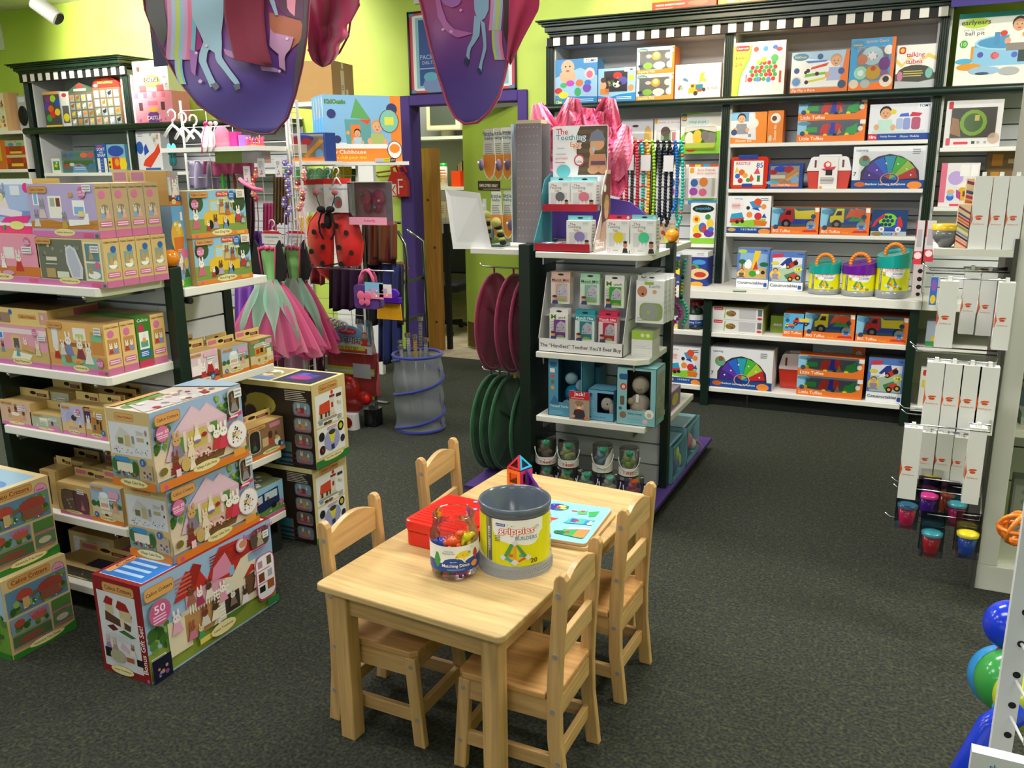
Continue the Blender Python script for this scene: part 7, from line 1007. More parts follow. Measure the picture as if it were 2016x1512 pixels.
ri('white boxed game lying on top of the sea creature box',1322,1394,489,PY(1360,507,5.72).z+.0025,5.73,.16,'dfe0e4','L .05 .4 .3 .8 2 8ab0c8;L .7 .3 .9 .8 2 9a9aa0',h=.036,pyb=500)
def card(px0,px1,pyt,pyb,y,base,art,lab,d=.02,hook=True):
 a,c=PY(px0,pyb,y).x,PY(px1,pyb,y).x;zb_=PY(px0,pyb,y).z;o=carton('toy_card',lab,'package',a,c,y,zb_,PY(px0,pyt,y).z-zb_,.003,base,art)
 w_,h_=c-a,PY(px0,pyt,y).z-zb_
 if hook:MB().cyl((0,0,h_-.012),(0,WY-.03-y,h_-.012),.003,M('a9abad','k')).build('peg_hook',o)
 MB().rbox(-w_*.38,w_*.38,-d,0,h_*.14,h_*.66,.012,M('f0f2f4','c'),axis=1).build('blister',o);return o
for k in range(2):card(1222-k*0,1284+k*6,236-k,318,6.0+k*.05,'c0c0c4','r 0 0 1 1 c4c4cc;e .45 .84 .1 .03 2a2a2a;e .4 .42 .14 .16 d8a83c;e .66 .38 .14 .14 6a3a8a;e .4 .3 .2 .1 e0b84a;e .84 .6 .12 .24 c8a860',['grey card with toy ducks hanging behind the necklaces, front one','grey card with toy ducks hanging behind the necklaces, rear one'][k])
card(1287,1337,233,303,6.0,'e4e4e6','r 0 0 1 1 e4e2e4;b .02 .84 .12 .98 d89a2c;T .16 .82 .98 .94 c88a80 barber in the tub;r .26 .2 .66 .64 9ab08a;r .38 .28 .6 .58 4a6a3a;r .7 .24 .84 .6 c8808a;c .44 .62 .14 5a4a40;r 0 0 1 .1 5aa8d0','white card with toy barber set hanging between necklaces and green card')
card(1339,1418,223,303,5.98,'7ac02c','p 0 .94 1 1 1 .56 .84 .52 .5 .6 .1 .52 0 .4 dcdcd0;b .02 .8 .14 .98 2a5aa8;c .08 .88 .06 e0a02c;e .42 .76 .28 .12 c8d0d8;T .2 .7 .62 .82 5ab03a soap pups;e .22 .34 .12 .2 eceadc;e .42 .4 .12 .18 e8c83a;e .74 .36 .16 .16 8a8680;e .6 .44 .1 .12 7a7674;e .26 .14 .14 .1 c83a2c;e .6 .18 .12 .08 9a9a98;r .1 .1 .9 .26 b8d04a','lime green card with plastic puppies hanging right of the barber card',.035)
for k,(x0,x1)in enumerate(((1354,1411),(1347,1358),(1318,1346))):card(x0,x1,324,402,5.98+.03*(k%2),'e2e0e0','r 0 0 1 1 e6e2e0;r 0 .94 1 1 c8502c;r .2 .94 .4 1 e8c83a;r .5 .94 .7 1 3a9ad0;b .04 .78 .18 .92 e0a02c;T .3 .82 .9 .9 d8846a farm friends;T .28 .73 .92 .81 d8846a block squirters;e .2 .54 .13 .1 3a6ab0;e .52 .56 .15 .12 e8862c;e .18 .32 .15 .1 b04ab0;e .5 .3 .14 .1 e86a8a;r .8 .2 .92 .66 c8c0a8;r 0 0 1 .1 3a80c0;r 0 .1 1 .16 7ab04a' if x1-x0>12 else 'r 0 0 1 1 e6e2e0',['white card of four animal block squirters left of the dark post','edge of a second squirter card behind the first','white squirter card partly hidden by the necklaces'][k])
ri('white maze toy box with a clear window, second shelf of the right bay',1857,1969,197,1.6428,YU,.08,'d8d6d6','r 0 0 1 1 dcdada;r .1 .2 .9 .84 5a5650;e .5 .52 .24 .28 8fb84a;e .5 .52 .17 .2 5f7a50;p .1 .3 .3 .22 .24 .6 .12 .64 b08a68;r .52 .56 .6 .68 e0c87a;b .04 .82 .12 .98 c83a4a;b .04 .04 .12 .2 d05a68;b .18 .06 .44 .12 d84a5a;c .88 .18 .12 c8b0a0;c .62 .1 .03 a8a8a8;c .74 .1 .03 a8a8a8;r .5 .07 .56 .13 4a5a50',pyb=275,win=(.1,.2,.9,.84))
ri('pink shape sorter box on the third shelf of the right bay',1846,1922,321,1.2948,YU,.12,'d8c8cc','r 0 0 1 1 dedade;r 0 .1 .16 1 d8708a;e .4 .66 .2 .16 b8a0d8;r .5 .7 .74 .96 e8e6e4;r .78 .7 .96 .96 eceae8;e .3 .34 .1 .06 e8a060;e .3 .22 .1 .08 3a6ac8;e .3 .28 .09 .04 8ab8e0;p .46 .36 .7 .56 .98 .5 .96 .18 .56 .14 d8a82c;p .44 .46 .7 .6 .98 .54 .7 .44 ece4d8;r .62 .24 .78 .36 6a4a2c;p .44 .4 .56 .34 .58 .16 .46 .22 b04a8a;b .3 .02 .66 .07 d84a5a',side='c87088',pyb=400)
ri('brown wooden puzzle board leaning at the back of the third shelf',1932,2040,292,1.2948,YU+.15,.03,'7a6440','r 0 0 1 1 7a6444;r .1 .7 .3 .9 c88a3a;r .4 .74 .6 .82 c8b088;r .1 .4 .26 .6 c8903a;r .5 .4 .7 .6 d8a83a;c .9 .8 .1 c8a8a8',pyb=400)
for k,(x0,x1,z,yt,art,lab)in enumerate(((1812,1840,ZM,633,'r 0 0 1 1 9aa4b4;r .2 .1 .9 .4 c8b03a;r 0 0 1 .2 3a8a4a','grey toy box with a green base, middle lower shelf of right bay'),(1800,1822,ZB,726,'r 0 0 1 1 e0ded4;b .1 .8 .6 .96 c83a3c;p .1 .5 .9 .4 .9 .6 .1 .7 e0c84a;c .5 .2 .16 d8d8dc;c .5 .2 .08 c8a83a','white toy box with a red badge, bottom shelf of the right bay'))):
 ri(lab,x0+9,x1+34,yt,z+.0008,YL,.1,'c8c8cc',art,pyb=yt+40)
 # === dress-up corner
WIRE=M('d8d8d4','g')
def gridwall(P0,P1,z0,z1,lab,sx=.075,sz=.1,pair=True):
 P0,P1=Vector(P0),Vector(P1);L_=(P1-P0).length;u=(P1-P0)/L_;n=Vector((-u.y,u.x));b=MB();r=.0028
 def seg(a,c):b.cyl(a,c,r,WIRE,n=6)
 for k in range(int(L_/sx)+1):p=P0+u*min(k*sx,L_);seg((p.x,p.y,z0),(p.x,p.y,z1))
 for k in range(int((z1-z0)/sz)+1):z=z0+k*sz;q=P0+n*.006;t=P1+n*.006;seg((q.x,q.y,z),(t.x,t.y,z))
 for p in(P0,P1):b.cyl((p.x,p.y,z0),(p.x,p.y,z1),.008,WIRE,n=8)
 return tag(b.build('gridwall_panel'),lab,'grid panel')
gridwall((-4.19,4.12),(-3.36,4.12),.02,1.98,'white wire grid panel behind the fairy dresses',.2,.1)
gridwall((-3.33,4.06),(-3.33,4.16),.02,1.95,'narrow white wire grid panel seen edge-on between dresses and ladybird wings',.045,.06)
gridwall((PY(606,400,4.62).x,4.62),(PY(706,400,4.62).x,4.62),.02,1.6,'white wire grid panel behind the ladybird wings and fire chief costume',.15,.1)
sh=MB();sh.box(-4.08,-3.34,3.82,4.1,1.665,1.69,M('e4e4e0','m')).box(-3.7,-3.5,3.86,4.1,1.6,1.665,M('b0b2b4','k'));tag(sh.build('wire_shelf'),'white shelf on the grid panel holding a white jug and pink toys','shelf')
def at(px,py,y):return PY(px,py,y)
q=at(411,288,3.92);tag(MB().lathe([(0,0),(.032,.0),(.04,.03),(.034,.08),(.024,.1),(.03,.112),(.0,.11)],M('e8e6e4','g'),28).build('white_jug',None,(q.x,3.92,1.6906)),'white jug-shaped display form on the grid shelf','jug')
b=MB();q=at(437,270,3.95);b.lathe([(.03,0),(.05,.02),(.04,.09),(.02,.12)],M('e89ab8','s'),20,(0,0,0));tag(b.build('pink_veil',None,(q.x,3.95,1.6906)),'sheer pink veil beside the white jug','veil')
for k,(px,c,lab)in enumerate(((458,'d83a8a','bright pink toy crown box on the grid shelf'),(476,'9a6ac0','purple and white toy on the grid shelf'))):q=at(px,280,3.95);tag(MB().rbox(-.03,.03,0,.05,0,.085-.02*k,.01,M(c,'g'),axis=2).build('toy_box',None,(q.x,3.95,1.6906)),lab,'toy')
b=MB();q=at(502,275,3.93)
for k in range(16):
 t=2*math.pi*k/16;m_=M(('e8642c','d8309a')[k%2],'g');b.tube([(.05*math.cos(t),.04*math.sin(t),.003),(.045*math.cos(t+.25),.036*math.sin(t+.25),.025),(.055*math.cos(t),.042*math.sin(t),.05)],.004,m_,6)
b.tube([(.052*math.cos(t*.4),.042*math.sin(t*.4),.004)for t in range(16)],.004,M('e8642c','g'),6,True);tag(b.build('toy_tiara',None,(q.x,3.93,1.6906)),'orange and magenta openwork toy crown on the grid shelf','toy crown')
for k in range(3):
 q=at(408+k*10,250,3.88);tag(MB().tube([(0,0,.1),(.0,-.02,.06),(.01+k*.01,-.05,.0),(.0,-.05,-.06)],.003,M(('e8508a','e8a0b8','e6e0e0')[k],'g'),6).sph((0,0,.105),.013,M(('d8206a','f0b8c8','ece6e4')[k],'g'),10,7).build('toy_wand',None,(q.x,3.868,1.715)),['pink wand hanging over the shelf front','pale pink wand beside the pink wand','white wand beside the pale pink wand'][k],'wand')
def hanger(c,w_,col,parent=None,name='hanger',s=1):
 b=MB();b.tube([(c[0]+.02*s*math.cos(t)*1.,c[1],c[2]+.03*s+.02*s*math.sin(t))for t in(3.3,2.6,1.9,1.2,.5,-.2,-.9,-1.5)]+[(c[0],c[1],c[2]-.01)],.004*s,M(col,'g'),6)
 b.tube([(c[0]-w_,c[1],c[2]-.05*s),(c[0]-w_*.4,c[1],c[2]-.02*s),(c[0],c[1],c[2]-.01),(c[0]+w_*.4,c[1],c[2]-.02*s),(c[0]+w_,c[1],c[2]-.05*s)],.006*s,M(col,'g'),6);return b.build(name,parent)
for k in range(3):q=at(352+k*6,243+k*4,3.95);tag(hanger((0,0,0),.075,'dcdcdc',s=1.5),['white plastic hanger at the left end of the grid panel, front one','white hanger second at the left end of the grid panel','white hanger third at the left end of the grid panel'][k],'hanger','white hangers');h_=[o for o in COL.objects if o.name.startswith('hanger')][-1];h_.location=(q.x-.0,3.9+k*.06,q.z)
b=MB();q=at(344,305,3.9)
for s in(-1,1):b.sph((s*.018,0,.03),(.02,.006,.036),M('3ab0b8','t'),12,8);b.sph((s*.015,0,-.03),(.016,.006,.034),M('2a98a4','t'),12,8)
tag(b.build('butterfly_wings',None,(q.x,3.88,q.z)),'teal butterfly wings hanging by the white hangers','costume')
def dress(px,lab,skirt,over,flip,y=3.9):
 q=at(px,450,y);r=empty('fairy_dress',(q.x,y,q.z),lab,'dress','fairy dresses');rn=random.Random(int(px))
 hanger((0,0,0),.07,'e4e4e4',r)
 b=MB();b.prism([(-.07,-.085),(.075,-.085),(.075,-.03),(.06,-.012),(-.06,-.012),(-.07,-.03)],1,-.014,-.012,M('e4e2e0'));draw(b,Face((-.07,-.014,-.085),(.145,0,0),(0,0,.073),(0,-1,0)),'r .0 .78 1 .86 cf2a34;r .1 .86 .9 .98 cf2a34;T .15 .4 .85 .68 4a8aa8 GreatPretenders;L .3 .16 .7 .28 1 c8c4c0');b.build('header_card',r)
 zb=-.3
 b=MB();b.grid(lambda u,v:Vector((((u-.5)*.2)*(1-.25*v*(1-v)*4*.2)*(1-.35*(1-v)),-.02-.03*math.sin(math.pi*u),zb+v*.2-.0)),14,8,M('9ade8a','t'));b.build('bodice',r)
 for s in(-1,1):
  b=MB();b.prism([(s*.09,zb+.24),(s*.062,zb+.2),(s*.044,zb+.0),(s*.1,zb+.01),(s*.13,zb+.08)],1,-.06,-.045,M('100e12','f'));b.tube([(s*.062,-.062,zb+.2),(s*.044,-.062,zb)],.004,M('a8244a','f'),6);b.build('side_panel',r)
 b=MB()
 for i in range(5):b.sph((-.04+i*.02,-.06,zb+.19+.006*(i%2)),(.014,.01,.013),M('b81e5a','f'),8,6)
 b.build('flower_trim',r)
 def sk(mt,R0,R1,z0,z1,fr,ph,a0=0,a1=2*math.pi,wob=.03):
  def fn(u,v):
   a=a0+(a1-a0)*u;R=R0+(R1-R0)*(v**.75);R+=wob*v*math.sin(a*fr+ph)+wob*.4*v*math.sin(a*fr*2.3+ph*2);return Vector((R*1.12*math.cos(a),-.02+R*.42*math.sin(a)-.02,z0+(z1-z0)*v-.02*v*math.sin(a*fr*.7+ph)))
  return MB().grid(fn,120,10,mt)
 for k,(mt,rr,zz,fr)in enumerate(((skirt[0],.25,-.72,9),(skirt[1],.275,-.7,13),(skirt[2],.29,-.66,11))):sk(M(mt,'s'),.05,rr*(1 if not flip else .8),zb+.01,zz,fr,k*1.7+px).build('tulle_skirt',r)
 for k,a in enumerate((-2.9,-2.3,-1.75,-1.2,-.5)):
  b=MB();tip=.3-.03*(k%2)
  def fn(u,v,a=a):w2=.72*math.sin(math.pi*min(1,v*.85+.15))*(1-v*.6);aa=a+(u-.5)*w2*1.4;R=.06+.17*v;return Vector((R*1.15*math.cos(aa),-.05+R*.45*math.sin(aa)-.015,zb+.02-tip*v-.1*v*(1-abs(u-.5)*2)))
  b.grid(fn,10,10,M(over[k%2],'s'));b.build('overlay_petal',r)
 return r
dress(536,'fairy dress with a mint green bodice and pink tulle skirt, nearer one',('d84890','f09ab4','e070a0'),('8adcb8','a8e4cc'),0)
dress(584,'second fairy dress behind with a black bodice and mint shawl',('d0307c','e87aa4','b84878'),('7ac8a8','9ad4bc'),1,4.06)
for k,(px,y0,y1,cs,lab)in enumerate(((500,335,400,['e87a9a','f09a8a','c82a4a','f0a8b8'],'pink and coral flower garland on the grid panel'),(566,320,430,['7a6ac8','9a8ad8','6a50b0'],'purple flower garland on the grid panel'),(592,340,420,['f0a0a8','d8707a','8a1a3a'],'pink and dark red flower garland at the edge of the grid panel'))):
 b=MB();rn=random.Random(k);n=int((y1-y0)/9)
 for i in range(n):
  q=at(px+rn.uniform(-7,7),y0+(y1-y0)*i/n,3.86)
  for j in range(6):t=j*1.05;b.sph((q.x+.011*math.cos(t),3.86,q.z+.011*math.sin(t)),(.009,.006,.009),M(cs[i%len(cs)],'f'),7,5)
  b.sph((q.x,3.852,q.z),.006,M('e8d080'),6,5)
 for j in range(3):q0,q1=at(px-6+j*6,y1-10,3.88),at(px-8+j*8,y1+70,3.88);b.tube([q0,(q0+q1)/2+Vector((.006,0,0)),q1],.004,M(('7a1838','b8a0d8','e8a0b8')[k],'f'),5,flat=.3)
 tag(b.build('flower_garland'),lab,'garland','flower garlands')
def drape(px0,px1,py0,py1,y,col,lab,n=6,amp=.02,mat='f',flare=0,nm='costume_drape'):
 def fn(u,v):
  px=px0+(px1-px0)*u;px+=flare*(u-.5)*v*2;p=PY(px,py0+(py1-py0)*v,y);p.y+=amp*math.sin(u*n*math.pi)*(.4+.6*v);p.z+=.008*math.sin(u*n*2+v)*v;return p
 b=MB();b.grid(fn,36,10,M(col,mat));return tag(b.build(nm,solid=.003),lab,'costume')
drape(480,500,362,560,3.97,'0e0c12','black velvet cape hanging left of the fairy dresses',3);drape(484,520,455,545,4.0,'5a1a9a','shiny purple cape hanging left of the fairy dresses',4,mat='t')
drape(462,500,560,690,4.02,'8a4ac8','lilac skirt showing left of the pink tulle',4)
drape(518,545,400,470,4.09,'d84a8a','pink ribbons hanging on the grid panel above the dresses',8,.01);drape(538,570,345,440,4.0,'6a5030','brown and olive ribbon bunch on the grid panel',10,.012);drape(400,500,318,345,4.125,'d8508a','bright pink fabric behind the upper grid panel',5);drape(372,430,318,372,4.135,'9a90b0','grey lilac fabric behind the left grid panel',5)
for k,(px,c)in enumerate(((440,'3ad02c'),(450,'2a4a2a'),(462,'8a2a2a'))):q=at(px,360,4.105);tag(MB().sph((0,0,0),(.012,.008,.06),M(c,'f'),8,8).build('feather_plume',None,q),['bright green plume on the grid panel','dark green plume on the grid panel','dark red plume on the grid panel'][k],'plume')
b=MB();b.tube([at(472,352,3.84),at(482,362,3.83),at(500,372,3.83),at(516,374,3.84)],.011,M('e8608a','f'),8);tag(b.build('headband'),'thick pink headband hanging on the grid panel','headband')
for k,(px,py)in enumerate(((486,345),(514,330),(548,330))):q=at(px,py,3.85);o=carton('price_card',['white printed tag above the pink headband','grey white tag card on the grid panel','white tag card above the ribbon bunch'][k],'tag',q.x-.024,q.x+.024,3.85,q.z-.05,.1,.002,'d8d8da','u .2 .1 .8 .6 6 .05 3 c84a6a,8a8a90;L .2 .65 .8 .85 3 9a9aa0')
drape(560,600,660,745,4.1,'c89ab8','pale pink tights hanging under the second dress',3);drape(530,640,620,740,4.3,'4a1430','dark plum skirt hanging behind the dresses',6)
q=at(660,476,4.35);lw=empty('ladybird_wings',(q.x,4.35,q.z),'red ladybird wings with black spots and a black antenna headband','costume')
for s in(-1,1):
 b=MB();P=[(.0,.17),(.1,.2),(.18,.12),(.215,.0),(.19,-.12),(.12,-.2),(.05,-.245),(.03,-.2),(.012,-.05)];P=[(s*x-.005,z)for x,z in P];c=(s*.1,-.02)
 vs=[Vector((x,0,z))for x,z in P]+[Vector((c[0],-.045,c[1]))]+[Vector((c[0]+(x-c[0])*.55,-.035,c[1]+(z-c[1])*.55))for x,z in P];n=len(P)
 b.add(vs,[(i,(i+1)%n,n+1+(i+1)%n,n+1+i)for i in range(n)]+[(n+1+i,n+1+(i+1)%n,n)for i in range(n)],M('c8140e','t'),True);b.tube([Vector((x,0,z))for x,z in P],.005,M('d82018','t'),6,True)
 for x,z in((.05,.1),(.12,.06),(.06,-.03),(.15,-.06),(.07,-.13)):b.cyl((s*x,-.046,z),(s*x,-.05,z),.017,M('1a1010','f'),n=14)
 b.build('wing',lw)
MB().sph((0,-.06,.13),(.026,.02,.05),M('0c0c0c','u'),14,10).build('fur_centre',lw)
b=MB();b.tube([(-.055+.0*t,-.07,.2-.0*t)if False else(.06*math.cos(t),-.075,.1+.09*math.sin(t))for t in(-1.1,-.5,.2,.9,1.57,2.2,2.9,3.6,4.2)],.006,M('0c0c0c','u'),8)
for s in(-1,1):b.sph((s*.035,-.075,.2),(.03,.02,.02),M('0c0c0c','u'),10,7);b.tube([(s*.035,-.07,.2),(s*.06,-.07,.25),(s*.068,-.07,.285)],.003,M('0c0c0c'),6);b.sph((s*.07,-.07,.3),.019,M('c81a1a','u'),10,8)
b.build('antenna_headband',lw)
for k in range(4):
 q=at(592+k*16,418,4.4-.03*k);r=carton('hanging_card',['white costume card with red top, rearmost above the wings','white costume card with red top, second from the back','white costume card with red top, third from the back','foremost white costume card with red top, behind the antennae'][k],'card',q.x-.0,q.x+.2,4.4-.03*k,q.z,.2,.002,'d4d2d0','r 0 .84 1 1 c82a30;T .2 .62 .9 .78 5a8ab0 GreatPretenders;e .5 .3 .16 .18 6a6a6e;e .52 .26 .07 .1 b83a30');hanger((0,0,.215),.03,'dcdcdc',r)
drape(588,640,425,480,4.45,'d8b82c','yellow fabric showing behind the ladybird wings',4);drape(585,640,430,560,4.5,'8a1620','red gauze behind the ladybird wings',6)
q0,q1=at(688,442,4.3),at(762,442,4.3);r=empty('clear_gift_box',((q0.x+q1.x)/2,4.3,q0.z),'clear window box holding a pink butterfly costume','box');w_=q1.x-q0.x;h_=at(700,358,4.3).z-q0.z
b=MB();b.box(-w_/2,w_/2,.07,.073,0,h_,M('c89ab0')).box(-w_/2,w_/2,0,.07,0,.02,M('d87a9a')).box(-w_/2,w_/2,.0,.07,h_-.004,h_,M('d8d4d4'));draw(b,Face((-w_/2,0,0),(w_,0,0),(0,0,.045),(0,-1,0)),'r 0 0 1 1 d890a8;T .4 .2 .7 .8 b03a5a butterfly');b.build('box_back',r)
b=MB();b.box(-w_/2,w_/2,0,.001,.02,h_,M('f0f0f2','c')).box(-w_/2,-w_/2+.001,0,.07,0,h_,M('e8e8ea','c')).box(w_/2-.001,w_/2,0,.07,0,h_,M('e8e8ea','c'));b.build('window_film',r)
b=MB()
for s in(-1,1):b.sph((s*.045,.05,h_*.62),(.045,.01,.05),M('c0487a','t'),12,8);b.sph((s*.035,.05,h_*.4),(.032,.01,.036),M('b03a6a','t'),12,8)
for x,z,c in((-.06,.7,'4aa898'),(-.02,.5,'e0306a'),(.05,.66,'e0306a'),(.03,.4,'4aa898'),(.06,.55,'d8c8a0')):b.sph((x,.036,z*h_),.01,M(c,'g'),8,6)
b.build('butterfly_costume',r)
rx=PY(716,440,4.72).x;rz_=PY(745,438,4.72).z;b=MB();CK=M('8e9092','k');b.cyl((PY(706,440,4.72).x,4.72,rz_),(PY(790,440,4.72).x,4.72,rz_),.008,CK);b.cyl((rx,4.72,0),(rx,4.72,rz_),.009,CK);b.box(rx-.12,rx+.12,4.7,4.74,0,.012,CK)
zq=PY(745,520,4.75).z;b.cyl((PY(700,520,4.75).x,4.75,zq),(PY(795,520,4.75).x,4.75,zq),.006,CK);b.cyl((rx,4.72,zq),(rx,4.76,zq),.006,CK);tag(b.build('clothes_rail'),'chrome clothes rail with dark skirts and trousers at the right of the costumes','rail')
drape(712,780,437,520,4.715,'5a1010','dark red sequined skirt hanging beside the butterfly box',5,.02,'t');drape(735,782,437,512,4.7,'6a3414','copper brown sequined fabric beside the dark red skirt',4,.02,'t');drape(560,700,332,362,4.8,'0e5a2a','shiny green fabric behind the upper grid wires',7,.02,'t')
drape(655,692,328,358,4.75,'e8d020','bright yellow fabric under the clubhouse tent shelf',3);drape(648,704,524,610,4.32,'2a1030','dark purple capes in clear bags behind the purse',7,.02,'t');drape(700,795,520,640,4.75,'16141c','black costume trousers on the right grid panel',6);drape(745,792,520,715,4.735,'1a2a6a','dark blue costume trousers near the floor',5)
q=at(722,608,4.12);r=empty('toy_purse',(q.x,4.12,q.z),'purple toy purse with a pink butterfly and pink handles in clear film','purse')
b=MB();b.rbox(-.085,.085,0,.06,0,.14,.02,M('4a1e7a','f'),axis=1);b.build('bag',r)
b=MB()
for s in(-1,1):b.sph((s*.025-.01,-.003,.075),(.026,.003,.03),M('e0608a','f'),10,8);b.sph((s*.02-.01,-.003,.04),(.02,.003,.022),M('e0608a','f'),10,8)
b.build('butterfly_patch',r)
for k in(0,1):MB().tube([(-.05+.05*(1-math.cos(t)),.012+k*.03,.14+.085*math.sin(t))for t in(0,.5,1.05,1.57,2.1,2.6,3.14)],.009,M('d8588a','f'),8).build('handle',r)
for k,(px0,px1,pyt,pyb)in enumerate(((716,752,556,588),(744,768,560,586))):carton('price_card',['blue and pink tag card on the purple purse','white tag card right of the purple purse'][k],'tag',at(px0,pyb,4.1).x,at(px1,pyb,4.1).x,4.117,at(px0,pyb,4.1).z,at(px0,pyt,4.1).z-at(px0,pyb,4.1).z,.002,'7ab8d8' if k==0 else 'dcd8d4','r 0 0 1 .3 e88aa8;e .5 .5 .2 .2 b8a0d0;u .1 .1 .9 .6 8 .06 3 e8d84a,d86a8a,f0f0f0')
b=MB();z_=q.z+.222;xs_=(at(640,520,4.15).x,at(775,520,4.15).x);CK=M('8e9092','k');b.cyl((xs_[0],4.15,z_),(xs_[1],4.15,z_),.006,CK)
for px in(640,700):x=PY(px,400,4.62).x;b.tube([(x,4.612,z_),(x,4.2,z_),(max(x,xs_[0]+.01),4.15,z_)],.005,CK,6)
tag(b.build('faceout_rail'),'chrome display rail fixed to the grid panel, carrying the purple purse','rail')
q=at(742,628,4.3);r=empty('hand_brush',(q.x,4.3,q.z),'purple toy broom head with yellow bristles','brush');MB().box(0,.17,0,.03,.1,.14,M('4a20a0','g')).rbox(.01,.16,.0,.02,.13,.19,.03,M('5a2ab0','g'),axis=1).build('brush_head',r,bevel=.006)
b=MB()
for i in range(24):x=.004+i*.0069;b.cyl((x,.015,.1),(x+(i-12)*.0008,.015,.0),.0036,M('e0a818','m'),n=5)
b.build('bristles',r)
q=at(695,835,4.28);FZ=max(q.z,.02);fcx=at(695,700,4.28).x;r=empty('fire_chief_costume',(fcx,4.28,.05),'red fire chief costume set in a clear bag with a FIRE CHIEF card','costume')
zc=at(695,692,4.28).z-.05;zt=at(695,638,4.28).z-.05;W3=.175
b=MB();P=[(-W3,zc),(W3,zc)]+[(W3*math.cos(t),zc+(zt-zc)*math.sin(t)**.8)for t in(.25,.6,1,1.3,1.57,1.85,2.15,2.55,2.9)];b.prism(P,1,-.045,-.04,M('5aa0cc'))
draw(b,Face((-W3,-.045,zc),(2*W3,0,0),(0,0,zt-zc),(0,-1,0)),'p 0 0 1 0 1 .28 .5 .4 0 .28 dcdce0;r .1 .02 .9 .2 c83a2c;r .14 .12 .86 .26 d8d84a;T .24 .13 .72 .24 5a6a20 ROLE PLAY SET;O .1 .32 .78 .62 d8c8c0 2a2020 FIRE CHIEF;e .5 .78 .2 .12 c83040;T .36 .73 .64 .83 f0d0d0 Melissa and Doug;k .86 .3 .5 b83020 c83020');b.build('header_card',r)
b=MB();b.prism([(-W3,zc),(-W3*1.02,zc*.3),(-.1,.1),(.12,.1),(W3*1.02,zc*.35),(W3,zc)],1,-.03,.02,M('a81c1a','f'))
b.box(-W3,W3,-.034,-.03,zc*.66,zc*.69,M('b8d020')).box(-W3,W3,-.034,-.03,zc*.69,zc*.73,M('d0d0d0')).box(-W3,W3,-.034,-.03,zc*.73,zc*.77,M('b8d020')).box(.02,.15,-.036,-.034,zc*.62,zc*.84,M('b8c0c8')).box(.02,W3*.95,-.034,-.03,.12,.14,M('c8d84a'));b.build('jacket',r)
b=MB();b.sph((.0,-.075,zc*.42),(.09,.045,.1),M('c8160e','g'),20,12);b.sph((-.01,-.09,zc*.24),(.13,.03,.06),M('b01008','g'),20,10);b.sph((-.005,-.123,zc*.6),(.018,.006,.02),M('c8a02c','g'),10,8);b.sph((.12,-.07,zc*.34),(.05,.04,.045),M('c8160e','g'),14,10);b.sph((-.03,-.06,.09),(.09,.03,.07),M('8a0e0a','g'),14,10);b.build('helmet',r)
b=MB();rn=random.Random(6)
def bag(u,v):a=2*math.pi*u;R=1+.05*math.sin(a*7+v*9)+.03*math.sin(a*13-v*5);return Vector((W3*1.12*R*math.cos(a)*(1-.15*abs(v-.5)),-.05+.085*R*math.sin(a),zc*.02+(zt+.02)*v))
b.grid(bag,40,14,M('f2f4f6','c'));b.build('clear_bag',r)
for k in range(4):tag(MB().tube([(.028*math.cos(t),0,.028*math.sin(t))for t in(-1.4,-.8,0,.8,1.57,2.3,3.0,3.6)],.007,M('b8b8ba','g'),8).build('hanger_hook',None,(at(652+k*14,632+k*3,4.27).x,4.27-.03*k,at(652,634,4.27).z)),['grey plastic hanger hook above the fire chief card, leftmost','grey hanger hook above the fire chief card, second','grey hanger hook above the fire chief card, third','grey hanger hook above the fire chief card, rightmost'][k],'hook','hanger hooks')
b=MB();b.rbox(-.05,.05,-.04,.04,0,.1,.03,M('c8c4c4','g')).cyl((-.0,-.041,.05),(0,-.045,.05),.035,M('6a1210','g'),n=20);tag(b.build('toy_megaphone',None,(at(716,832,4.25).x-.02,4.15,.001)),'small white and dark red toy on the floor below the fire chief set','toy')
b=MB();b.rbox(-.05,.04,-.05,.05,0,.11,.02,M('16161a','g'));tag(b.build('boot',None,(at(740,832,4.3).x+.01,4.27,.001)),'black toy boot on the floor beside the mesh hamper','boot')
hc=Vector((-2.68,4.32));HR,HH=.148,.47;r=empty('mesh_hamper',(hc.x,hc.y,.001),'grey mesh pop-up hamper with a blue spiral holding toy swords','hamper');BL=M('1c2c8a','f')
mesh=M('9aa0a6','s');b=MB();b.grid(lambda u,v:Vector(((HR+.006*math.sin(v*18+u*3))*math.cos(2*math.pi*u),(HR+.006*math.sin(v*18+u*3))*math.sin(2*math.pi*u),HH*v)),48,24,mesh);b.lathe([(0,.004),(HR,.004)],M('6a7074','f'),32);b.build('mesh_body',r)
b=MB()
for z in(.012,HH):MB().tube([(HR*math.cos(t),HR*math.sin(t),z)for t in[2*math.pi*k/48 for k in range(48)]],.009,BL,8,True).build('rim',r)
b=MB();b.tube([((HR+.004)*math.cos(t),(HR+.004)*math.sin(t),.02+(HH-.03)*i/100)for i,t in enumerate([-2.4+2*math.pi*2.1*k/100 for k in range(101)])],.008,BL,8);b.build('spiral',r)
